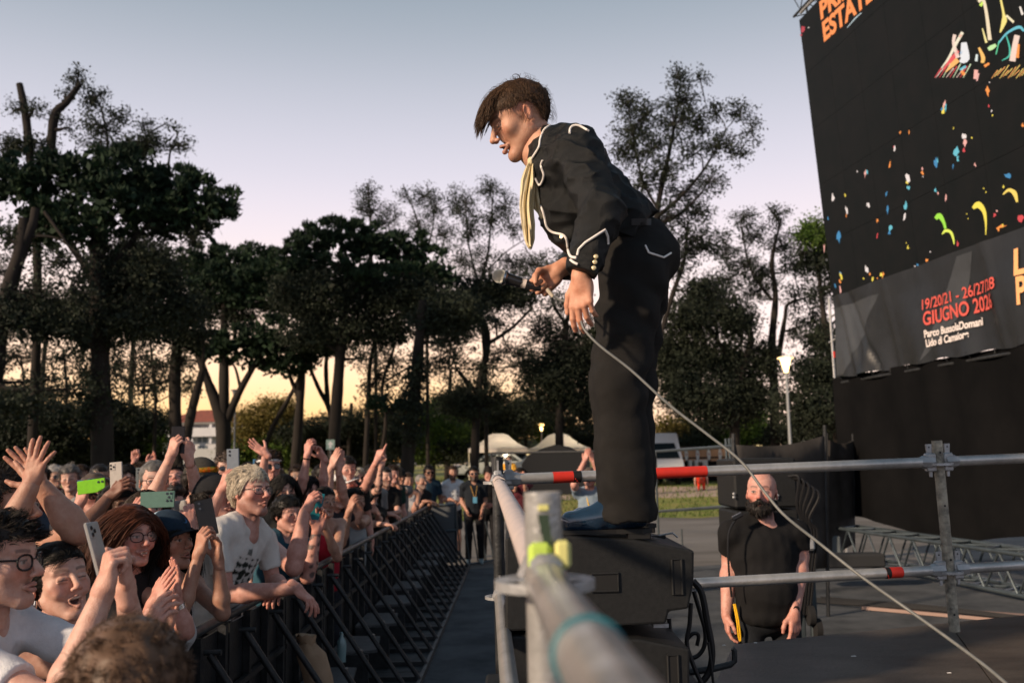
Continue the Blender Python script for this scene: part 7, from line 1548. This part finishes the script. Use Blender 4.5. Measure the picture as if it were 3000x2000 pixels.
for i, (px, py, Y, hr, st, lab) in enumerate(BACK):
    person(lab, at(px, py, Y), 15 + (i * 37) % 45, (i * 13) % 9 - 2, (i * 7) % 9 - 4, hair=hr, style=st, sex='f' if st == 'bob' else 'm', skin=bsk[i % 4], shirt=[(.03, .03, .035), (.12, .03, .03), (.05, .07, .10), (.25, .25, .25), (.02, .05, .04)][i % 5], glass=[None, 'shade', None, 'clear'][i % 4], beard=.5 if (i % 5 == 2 and st != 'bob') else 0, lodY=max(Y, 7), legs=False)
person('person raising a drink with a small orange light', at(378, 1400, 10.2), 30, 0, hair='dark', style='short', skin='pink', shirt=(.05, .05, .05), legs=False, arms={'R': arm(385, 1395, 10.0, 394, 1350, 9.9, (.05, 0, 1), (.4, -.9, 0), 'grip', thick=1.1), 'L': arm(400, 1400, 10.2, 432, 1362, 10.1, (.6, 0, .7), (0, -1, 0), 'relaxed')})
phone(at(342, 1470, 8.5), (0, 0, 1), (0, -1, 0), (.1, .1, .11), 'small dark phone deep in the crowd', cams=2)
phone(at(413, 1403, 6.6), (0, 0, 1), (-.2, -1, .1), (.10, .12, .13), 'clear grey phone held upright next to the gold one', cams=2)
# ================================================================== standing group beyond the pit
def shirt_blotch(V, C, N, M3):
    q = (V - N) @ M3; m_ = (q[:, 1] > .02) * sstep(.10, .08, np.hypot(q[:, 0], (q[:, 2] + .24) * .8)) * sstep(.1, .3, gz_noise(q, 40, 3)); return C * (1 - m_[:, None]) + np.array([.04, .05, .06]) * m_[:, None]
G = lambda px, py, Y: at(px, py, Y)
person('bearded man in a white t-shirt and dark shorts standing by the fence', G(1327, 1385, 18.6), 10, 6, hair='brown', style='short', beard=.9, skin='tan', shirt=(.60, .64, .68), shorts=True, trousers=(.02, .025, .035), lodY=9, shirt_paint=shirt_blotch, arms={'R': armw(1322, 1462, 18.4, (.8, -.2, -.3), (0, 0, -1), 'relaxed'), 'L': armw(1352, 1470, 18.4, (-.7, -.2, -.3), (0, 0, -1), 'relaxed')}, group='staff at the end of the pit')
def lanyard(root, Mh, AJ):
    p = Mh[1] + np.array([.02, -.17, -.46]); under(MB().box(p, (.075, .006, .11)).build('badge', mat('blue_badge', (.10, .30, .45), .5)), root); q = Mh[1]
    under(MB().tube([q + [-.06, -.06, -.21], p + [-.01, 0, .05]], .006, 5).build('lanyard', mat('lanyard', (.35, .2, .05), .7)), root); under(MB().tube([q + [.06, -.06, -.21], p + [.01, 0, .05]], .006, 5).build('lanyard', MATS['lanyard']), root)
person('stocky man in a black polo with a blue badge and sunglasses', G(1388, 1388, 17.6), 6, 2, hair='black', style='short', beard=.9, glass='shade', skin='tan', shirt=(.014, .018, .024), trousers=(.010, .010, .012), shoe=(.25, .33, .35), w=1.14, lodY=9, extra=lanyard, arms={'R': armw(1365, 1490, 17.5, (.3, -.2, -1), (.5, 0, 0), 'relaxed'), 'L': armw(1412, 1498, 17.5, (0, -.2, -1), (-.5, 0, 0), 'relaxed')}, group='staff at the end of the pit')
person('man in a black t-shirt looking down beside the corner post', G(1432, 1388, 18.2), 12, -18, hair='dark', style='short', skin='pink', shirt=(.012, .012, .013), trousers=(.012, .012, .014), lodY=9, arms={'R': armw(1418, 1478, 18.0, (.8, -.2, .2), (0, 0, -1), 'relaxed'), 'L': armw(1450, 1480, 18.0, (-.6, -.3, 0), (0, 0, -1), 'relaxed')}, group='staff at the end of the pit')
person('woman in dark clothes photographing behind the pale rail', G(1524, 1390, 18.0), 0, 0, sex='f', hair='dark', style='bob', skin='tan', shirt=(.10, .02, .03), lodY=10, arms={'R': armw(1512, 1400, 17.7, (.2, 0, 1), (0, 1, 0), 'phone'), 'L': armw(1534, 1400, 17.7, (-.2, 0, 1), (0, 1, 0), 'phone')}, group='staff at the end of the pit')
def vest(root, Mh, AJ):
    for s in (-1, 1): under(MB().tube([Mh[1] + np.array([s * .10, -.135, -.20]), Mh[1] + np.array([s * .13, -.15, -.45])], .03, 6).build('hi_vis_stripe', mat('hi_vis', (.95, .55, .08), .6)), root)
    under(MB().tube([Mh[1] + np.array([-.15, -.15, -.40]), Mh[1] + np.array([.15, -.15, -.40])], .03, 6).build('hi_vis_stripe', MATS['hi_vis']), root)
person('steward in a hi-vis vest under the white tents', G(1491, 1345, 34), 0, 0, hair='dark', style='short', skin='tan', shirt=(.75, .38, .05), extra=vest, floor=gz(34), group='staff at the end of the pit')
person('man in a grey blue shirt with yellow lanyard clapping over his head', G(1727, 1398, 12.6), -8, 14, mouth='open', hair='greybrown', style='buzz', skin='pink', beard=.4, flush=.8, shirt=(.22, .29, .36), lodY=8, arms={'R': arm(1682, 1420, 12.4, 1712, 1352, 12.3, (.35, 0, 1), (.6, .7, 0), 'open', thick=1.2), 'L': arm(1768, 1420, 12.4, 1738, 1352, 12.3, (-.35, 0, 1), (-.6, .7, 0), 'open', thick=1.2)}, group='staff at the end of the pit',
       extra=lambda root, Mh, AJ: [under(MB().tube([Mh[1] + np.array([s * .055, -.06, -.22]), Mh[1] + np.array([.0, -.16, -.50])], .007, 5).build('lanyard', mat('yellow_lanyard', (.75, .45, .03), .7)), root) for s in (-1, 1)] + [under(MB().box(Mh[1] + np.array([0, -.165, -.56]), (.075, .006, .12)).build('badge', mat('white_card', (.7, .7, .7), .6)), root)])
person('person in bright red trousers by the food kiosk', G(2052, 1362, 40), 170, 0, hair='dark', style='short', shirt=(.5, .06, .03), trousers=(.85, .05, .02), floor=gz(40), shoe=(.7, .04, .02), group='staff at the end of the pit')
# ================================================================== bearded security guard
def guard_extra(root, Mh, AJ):
    sh, E_, W_, a = AJ['L']; d = unit(W_ - E_); band(W_ - d * .02, d, .033, .024, 'watch_strap', M_METAL, root); band(W_ - d * .02 + np.array([0, -.033, 0]), (0, 1, 0), .019, .012, 'watch_face', M_PHONEB, root)
    p = at(2152, 1820, 5.68)
    under(MB().tube(spline([p + [.0, 0, .10], p + [.012, -.01, 0], p + [.02, 0, -.09], p + [.03, 0, -.10], p + [.022, -.01, 0], p + [.008, 0, .10]], 5), .005, 6).build('yellow_strap', mat('yellow_strap', (.85, .48, .01), .6), smooth=True), root)
    q = at(2160, 1512, 5.62); under(MB().box(q, (.07, .03, .025), rot=np.array(Matrix.Rotation(-.45, 3, 'Y')), bevel=.008).build('radio_mic', M_PHONEB), root)
    under(MB().tube(spline([q, q + [-.06, -.02, -.10], q + [-.07, -.03, -.28], q + [-.06, -.02, -.45]], 6), .006, 6).build('strap', M_CAB, smooth=True), root)
    # full beard
    F_ = Field(); F_.el((0, -.070, -.092), (.044, .036, .042)); 
    for s in (-1, 1): F_.cap((s * .066, -.006, -.045), (s * .038, -.062, -.085), .014, .026, .02); F_.cap((s * .026, -.088, -.062), (0, -.102, -.050), .011, .009, .01)
    F_.el((0, -.108, -.068), (.020, .016, .006), .006, sub=True)
    V, Q = F_.mesh(.004, disp=lambda p: .0025 * gz_noise(p, 150, 2)); rg = np.random.default_rng(5); i = rg.choice(len(V), 900); dn = unit_rows(V[i] - [0, -.02, -.03]) + [0, -.1, -.9]
    Vs, Qs = strands(V[i], dn, rg.uniform(.010, .022, 900), 3, .0014, .3, .1, rg=rg); V, Q = join([(V, Q), (Vs, Qs)])
    under(np_obj('beard', V @ Mh[0].T + Mh[1], Q, hairmat('beard', (.022, .018, .016))), root)
def unit_rows(v): return v / np.linalg.norm(v, axis=1)[:, None]
person('bald bearded security guard in a black t-shirt behind the rails', at(2232, 1445, 5.75), -22, 8, 2, byaw=2, beard=.8, hair='dark', style='bald', skin='pink', flush=.7, shirt=(.010, .010, .011), w=1.28, belly=.06, trousers=(.014, .017, .022), lodY=4.5, hs=1.10, group='staff at the end of the pit',
       arms={'R': arm(2138, 1640, 5.85, 2128, 1800, 5.75, (.05, -.1, -1), (1, 0, 0), 'relaxed', thick=1.2), 'L': arm(2345, 1630, 5.80, 2327, 1790, 5.62, (-.05, -.12, -1), (-.5, .8, 0), 'relaxed', thick=1.28, hs=1.15)}, extra=guard_extra)
# ================================================================== the singer
SYc = 3.40
def sing():
    A = lambda x, y, Y=SYc: at(x, y, Y)
    root = thing('person', 'singer in a black piped suit bending forward with a microphone', 'person', tuple(A(1850, 1560)), None)
    skin = np.array((.60, .345, .235)); hair_c = (.075, .040, .020)
    Rh = rotz(R(-81)) @ rotx(R(26)) @ np.array(Matrix.Rotation(R(2), 3, 'Y')) * 1.10; hd = A(1522, 350, SYc)
    Hv, Hq, K = head_mesh('parted', 'm', .0026, 'shut')
    Hc = head_colors(K, skin, hair_c, beard=.16, stub=(.10, .055, .04), flush=.25, lips=(.34, .12, .09))
    B = Field()                                   # body under the clothes: neck, trunk, arms, legs
    Nk = A(1597, 432)
    B.cap(hd + Rh @ [0, .03, -.09], Nk, .058, .066, .02); B.cap(hd + Rh @ [0, -.035, -.100], A(1572, 455), .034, .060, .03); B.cap(Nk, A(1690, 520), .07, .11, .05); B.cap(A(1690, 520), A(1845, 735), .10, .085, .03)
    ns, ne, nw = A(1688, 446, 3.23), A(1764, 618, 3.10), A(1703, 812, 3.09)
    fs, fe, fwr = A(1650, 455, 3.58), A(1775, 725, 3.68), A(1634, 795, 3.505)
    for a, b, c in ((ns, ne, nw), (fs, fe, fwr)):
        B.cap(A(1660, 470), a, .06, .055, .04); B.cap(a, b, .05, .04, .02); B.chain([b, b + (c - b) * .3, c], [.038, .041, .0285], .02)
    for hp, kn, an in ((A(1862, 780, 3.30), A(1806, 1130, 3.27), A(1842, 1500, 3.28)), (A(1876, 780, 3.50), A(1842, 1130, 3.50), A(1856, 1500, 3.52))): B.cap(A(1850, 740), hp, .085, .08, .03); B.cap(hp, kn, .075, .055, .02); B.cap(kn, an, .05, .036, .02)
    V, Q = B.mesh(.008)
    h1 = place_hand(nw, (-.02, -.03, -1), (.45, .90, 0), 'droop', True, .0026, 1.08); h2 = place_hand(fwr, (-.75, -.04, -.66), (.05, -1, 0), 'grip', False, .0026, 1.10)
    PV = [V, Hv @ Rh.T + hd, h1[0], h2[0]]; PQ = [Q, Hq, h1[1], h2[1]]; PC = [np.tile(skin * .98, (len(V), 1)), Hc] + [skin * [1.03, .93, .88] * (1 - t[:, None] * [.0, .16, .18]) for t in (h1[2], h2[2])]
    n = 0; QQ = []
    for v, q in zip(PV, PQ): QQ.append(q + n); n += len(v)
    under(np_obj('body', np.vstack(PV), np.vstack(QQ), M_SKIN, col=np.vstack(PC)), root)
    # hair
    hv, hq = make_hair('fringe', .004, 5, 1.5, Rh.T @ [-.15, 0, -1.0]); under(np_obj('hair', hv @ Rh.T + hd, hq, hairmat('singer', hair_c)), root)
    # jacket
    t = unit(A(1600, 430) - A(1850, 720)); f2 = unit(np.array([-1, 0, 0]) - t * (np.array([-1, 0, 0]) @ t)); b2 = np.cross(t, f2); M3 = np.stack([b2, f2, t], 1)
    J = Field(); J.el(A(1668, 520), (.185, .125, .19), .05, M3); J.el(A(1742, 592), (.182, .135, .20), .06, M3); J.el(A(1828, 668), (.175, .128, .125), .05, M3); J.el(A(1690, 452), (.175, .085, .10), .05, M3); J.el(A(1655, 640), (.13, .085, .10), .05, M3); J.el(A(1672, 690), (.10, .055, .06), .03, M3)
    J.cap(A(1610, 425), A(1655, 455), .070, .085, .04)
    J.cap(A(1660, 462), ns, .07, .076, .05); J.cap(A(1660, 462), fs, .07, .072, .05)
    wd = unit(nw - ne); J.cap(ns, ne, .078, .070, .035); J.cap(ne, nw + wd * .02, .072, .058, .03, cut=[(nw - wd * .010, wd)])
    wf = unit(fwr - fe); J.cap(fs, fe, .07, .064, .035); J.cap(fe, fwr, .066, .050, .03, cut=[(fwr - wf * .035, wf)])
    J.el(hd + Rh @ [0, .02, -.12], (.072, .072, .085), .01, sub=True)
    J.plane(A(1895, 655), unit(A(1895, 660) - A(1700, 470)) * .95 + np.array([.12, 0, 0]))
    def wr(p):
        q = p @ np.array([[1, .4, .2], [.1, 1, .3], [.9, 0, 1]])
        fold = np.abs(gz_noise(q, 17, 2)); fold2 = np.abs(gz_noise(p @ np.array([[.7, .2, -.6], [0, 1, .3], [.6, 0, .9]]), 30, 6))
        return .019 * (np.sqrt(fold + .02) - .55) + .010 * (np.sqrt(fold2 + .02) - .55) + .003 * gz_noise(p, 60, 9)
    V, Q = J.mesh(.0058, disp=wr)
    M_JAC = mat('jacket_cloth', (.0055, .0063, .0068), .45, noise=(.009, .010, .0105), nscale=18, bump=.5, bscale=420, spec=.25)
    jk = under(np_obj('jacket', V, Q, M_JAC), root)
    Jf = lambda p: J.f(p) + wr(p)
    # trousers
    T = Field(); T.el(A(1858, 735), (.16, .125, .12), .05); T.el(A(1900, 765), (.09, .155, .10), .06); T.el(A(1835, 700, 3.40), (.12, .14, .08), .05)
    legs = ((A(1858, 800, 3.31), A(1812, 1130, 3.27), A(1843, 1520, 3.28)), (A(1868, 800, 3.51), A(1842, 1130, 3.51), A(1846, 1520, 3.52)))
    zc = A(1850, 1503)[2]
    for hp, kn, an in legs: T.cap(hp, kn, .124, .091, .03); T.cap(kn, an, .091, .097, .03, cut=[((0, 0, zc), (-.05, 0, -1))])
    T.plane(A(1860, 640), (-.3, 0, 1))
    def wt(p): return .0070 * (np.abs(gz_noise(p * [1, 1, 1.6], 11, 3)) - .35) + .0050 * gz_noise(p * [1, 1, .7], 14, 4) + .0035 * gz_noise(p * [1, 1, 2.2], 12, 8) * sstep(zc + .75, zc + .55, p[:, 2]) + .002 * gz_noise(p, 50, 1)
    wt0 = wt
    def wt(p):
        d_ = wt0(p); z_ = p[:, 2]; low = sstep(zc + .30, zc + .02, z_)
        for (hp, kn, an) in legs:
            tz = np.clip((z_ - kn[2]) / (hp[2] - kn[2]), 0, 1); xl = kn[0] + (hp[0] - kn[0]) * tz; yl = kn[1] + (hp[1] - kn[1]) * tz
            d_ = d_ - .009 * np.exp(-((p[:, 1] - yl) / .014) ** 2) * sstep(.0, -.06, p[:, 0] - xl) * sstep(hp[2] - .05, hp[2] - .2, z_)
        kz = .5 * (legs[0][1][2] + 0); d_ = d_ + .006 * low * np.sin(z_ * 62 + 3 * np.sin(p[:, 0] * 18) + p[:, 1] * 9) * .6
        kn = np.exp(-((z_ - legs[0][1][2]) / .10) ** 2); d_ = d_ + .007 * kn * np.sin(z_ * 48 - p[:, 0] * 30 + np.sin(p[:, 1] * 20)) * sstep(-.02, .06, p[:, 0] - legs[0][1][0])
        hz = np.exp(-((z_ - legs[0][0][2] + .12) / .13) ** 2); return d_ + .008 * hz * np.sin(z_ * 40 + p[:, 0] * 36)
    V, Q = T.mesh(.0062, disp=wt)
    M_TRO = mat('suit_trousers', (.009, .0086, .0082), .75, noise=(.0145, .0135, .0125), nscale=20, bump=.5, bscale=420, spec=.2)
    tr = under(np_obj('trousers', V, Q, M_TRO), root)
    Tf = lambda p: T.f(p) + wt(p)
    def march(fs_, px, py, off=.003):
        d = ray(px, py); d = d / np.linalg.norm(d); tt_ = 2.4; best = (9, None)
        for _ in range(90):
            p = CAM + d * tt_; v = min(float(f(p[None].astype(f32))[0]) for f in fs_)
            if v < best[0]: best = (v, p)
            if v < .0008: break
            tt_ += max(v * .7, .0006)
            if tt_ > 5: break
        return best[1] - d * off
    M_PIPE = mat('white_piping', (.78, .74, .70), .5)
    def pipe(pts, fs_, parent, r=.0042, n=5, straight=False):
        S = spline([(x, y, 0) for x, y in pts], n)
        if straight: S = np.vstack([[(a[0] + (b[0] - a[0]) * k / 6, a[1] + (b[1] - a[1]) * k / 6, 0) for k in range(6)] for a, b in zip(pts[:-1], pts[1:])] + [[(*pts[-1], 0)]])
        P = np.array([march(fs_, x, y) for x, y, _ in S])
        under(MB().tube(P, r, 7).build('piping', M_PIPE, smooth=True), root)
    JF, TF = [Jf], [Tf]
    pipe([(1691, 748), (1695, 730), (1715, 710), (1773, 673), (1781, 694), (1782, 716)], JF, jk, straight=True)
    pipe([(1589, 470), (1585, 487), (1593, 514), (1585, 538), (1577, 540), (1564, 514)], JF, jk)
    pipe([(1669, 391), (1671, 376), (1681, 368), (1698, 369), (1725, 384)], JF, jk)
    pipe([(1583, 598), (1594, 632), (1601, 663), (1618, 680), (1648, 688), (1660, 703), (1664, 732), (1672, 751), (1689, 755)], JF, jk, .0046)
    pipe([(1671, 761), (1680, 768), (1692, 774)], JF, jk)
    pipe([(1891, 719), (1901, 740), (1945, 754), (1966, 741)], TF, tr, .0036, straight=True)
    M_BTN = mat('gold_button', (.75, .62, .36), .3, metal=.4)
    for x, y in ((1746, 752), (1743, 768), (1740, 785)):
        p = march(JF, x, y, .002); under(MB().lathe([(.0075, 0), (.0075, .003), (.005, .005)], p, axis=(0, -1, 0), n=14).build('button', M_BTN, smooth=True), root)
    p = march(JF, 1645, 694, .002); under(MB().lathe([(.0065, 0), (.006, .004)], p, axis=(-.5, -1, 0), n=12).build('button', M_BTN, smooth=True), root)
    # belt patch at the back of the waist
    P = [[march([Jf, Tf], x, y, .002) for x in np.linspace(1850, 1908, 8)] for y in (640, 650, 660)]
    under(MB().grid(P).build('belt', mat('belt_grey', (.05, .05, .052), .6), smooth=True), root)
    # stand collar with piping
    cax = unit(Rh @ [0, .25, -1.0]); c0 = hd + Rh @ [0, .036, -.118]; ca = unit(np.cross(cax, [0, 1, 0])); cb = np.array([0, 1., 0]); P = []
    for v in np.linspace(0, 1, 6):
        P.append([c0 + cax * (.005 + .062 * v) * (1 - .25 * math.cos(a)) + (ca * math.cos(a) * (.072 + .012 * v) + cb * math.sin(a) * (.068 + .014 * v)) for a in np.linspace(.22, 6.06, 30)])
    o = MB().grid(P).build('collar', M_JAC, smooth=True); so_ = o.modifiers.new('solid', 'SOLIDIFY'); so_.thickness = .004; under(o, root)
    for row, sl in ((0, slice(0, 30)),):
        under(MB().tube(np.array(P[0])[16:30], .0036, 6).build('piping', M_PIPE, smooth=True), root)
    pipe([(1612, 367), (1596, 378), (1588, 392), (1582, 410), (1578, 432), (1557, 466)], [Jf, lambda p: np.full(len(p), 9.)], jk, .004)
    # cream neck scarf: knot and two hanging tails with folds
    M_SC = mat('cream_silk', (.70, .60, .38), .5, noise=(.60, .50, .30), nscale=14, bump=.4, bscale=50)
    def tail(pts, wds, Y, ph):
        S = spline([(x, y, 0) for x, y in pts], 6); w_ = np.interp(np.linspace(0, 1, len(S)), np.linspace(0, 1, len(wds)), wds); P = []
        for i, (x, y, _) in enumerate(S):
            row = []
            for u in np.linspace(-1, 1, 13): row.append(A(x + u * w_[i] / 2, y + 3 * math.sin(u * 3 + i * .4), Y + .012 * math.cos(u * 5.5 + ph + i * .08) + .008 * math.sin(u * 9 + i * .15)))
            P.append(row)
        o = MB().grid(P).build('scarf', M_SC, smooth=True); so2 = o.modifiers.new('solid', 'SOLIDIFY'); so2.thickness = .003; under(o, root)
    tail([(1557, 478), (1550, 530), (1543, 600), (1548, 660), (1551, 700), (1553, 728)], [18, 44, 42, 40, 30, 3], 3.33, 0)
    tail([(1558, 480), (1562, 530), (1570, 580), (1578, 610), (1590, 640)], [16, 50, 52, 40, 3], 3.36, 1.2)
    Fk = Field(); Fk.el(A(1557, 474, 3.335), (.015, .018, .020)); V, Q = Fk.mesh(.004, disp=lambda p: .002 * gz_noise(p, 160, 1)); under(np_obj('scarf', V, Q, M_SC), root)
    # shoes
    M_SH = mat('patent_leather', (.008, .022, .045), .10, spec=.8, coat=.8); M_SO = mat('shoe_sole', (.012, .012, .012), .6)
    for (tx, ty), (hx, hy), Y in (((1672, 1538), (1868, 1540), 3.285), ((1700, 1530), (1884, 1538), 3.51)):
        toe, heel = A(tx, ty, Y), A(hx, hy, Y); zs = A(1860, 1580, SY)[2] + .030
        toe[2] = zs + .028; heel[2] = zs + .045
        S = Field(); S.cap(toe, toe + (heel - toe) * .35, .036, .044, .02); S.cap(toe + (heel - toe) * .35, heel, .044, .042, .02); S.cap(toe + (heel - toe) * .55 + [0, 0, .03], heel + [-.03, 0, .06], .04, .045, .03)
        S.plane((0, 0, zs), (0, 0, -1)); V, Q = S.mesh(.0055, disp=lambda p: .0018 * gz_noise(p, 70, 3)); sh = under(np_obj('shoe', V, Q, M_SH), root)
        P = [(x, y) for x, y in ((-.045, .0), (-.03, -.04), (.06, -.046), (.15, -.036), (.24, -.040), (.272, -.02), (.272, .02), (.24, .040), (.15, .036), (.06, .046), (-.03, .04))]
        so3 = MB().prism([(toe[0] + x, Y + y, zs - .012) for x, y in P], (0, 0, .014)).build('sole', M_SO); under(so3, root)
        he = MB().prism([(toe[0] + x, Y + y, zs - .030) for x, y in ((.19, -.036), (.262, -.034), (.27, 0), (.262, .034), (.19, .036))], (0, 0, .02)).build('heel', M_SO); under(he, root)
        for k in range(3): c = toe + (heel - toe) * (.42 + .07 * k) + [0, 0, .045 + .008 * k]; under(MB().tube([c + [0, -.03, -.008], c + [.006, 0, .006], c + [0, .03, -.008]], .0022, 5).build('lace', M_FRAME), root)
    # microphone and its cable
    mic = thing('microphone', 'silver headed black microphone held in the singers right hand', 'microphone', tuple(A(1500, 822, 3.46)))
    m0, m1 = A(1466, 810, 3.452), A(1606, 852, 3.462); d = unit(m1 - m0)
    under(MB().lathe([(.003, -.030), (.016, -.026), (.0245, -.012), (.0265, .004), (.0245, .016)], m0, axis=d, n=24).build('grille', mat('mic_grille', (.45, .44, .40), .35, metal=.9, bump=1.2, bscale=900), smooth=True), mic)
    under(MB().lathe([(.0275, .012), (.028, .020), (.0225, .026)], m0, axis=d, n=24).build('ring', mat('mic_ring', (.30, .33, .36), .25, metal=1), smooth=True), mic)
    under(MB().lathe([(.0215, .024), (.019, .07), (.0155, .12), (.0125, .155)], m0, axis=d, n=24).build('handle', M_PHONEB, smooth=True), mic)
    under(MB().lathe([(.0185, .072), (.0175, .098)], m0, axis=d, n=20).build('tape_wrap', mat('pale_tape', (.75, .65, .58), .6), smooth=True), mic)
    k0 = A(1602, 846, 3.46); k1 = A(1620, 868, 3.46)
    under(MB().tube([k0, k1], [.0085, .007], 12).build('plug', mat('plug_cream', (.62, .54, .42), .4), smooth=True), mic)
    pts = [(1620, 868, 3.455), (1640, 878, 3.45), (1664, 886, 3.40), (1690, 905, 3.25), (1702, 940, 3.10), (1716, 970, 3.07), (1760, 1015, 3.04), (1850, 1085, 3.0), (1960, 1185, 2.95), (2070, 1270, 2.90), (2170, 1350, 2.85), (2240, 1440, 2.80), (2300, 1510, 2.75), (2400, 1590, 2.70), (2520, 1685, 2.62), (2640, 1770, 2.55), (2780, 1870, 2.45), (2900, 1960, 2.35), (2990, 2040, 2.25), (3060, 2110, 2.18)]
    P = spline([A(x, y, Y) for x, y, Y in pts], 8)
    P = np.vstack([P, spline([P[-1], [1.5, 1.9, 1.06], [1.9, 1.6, DZ + .01], [2.4, 1.5, DZ + .01]], 6)[1:]])
    q = MB().tube(P, .0043, 10).build('microphone_cable', mat('grey_cable', (.17, .175, .17), .4, noise=(.12, .125, .12), nscale=30), smooth=True); tag(q, 'long grey microphone cable sweeping down to the right', 'cable')
sing()
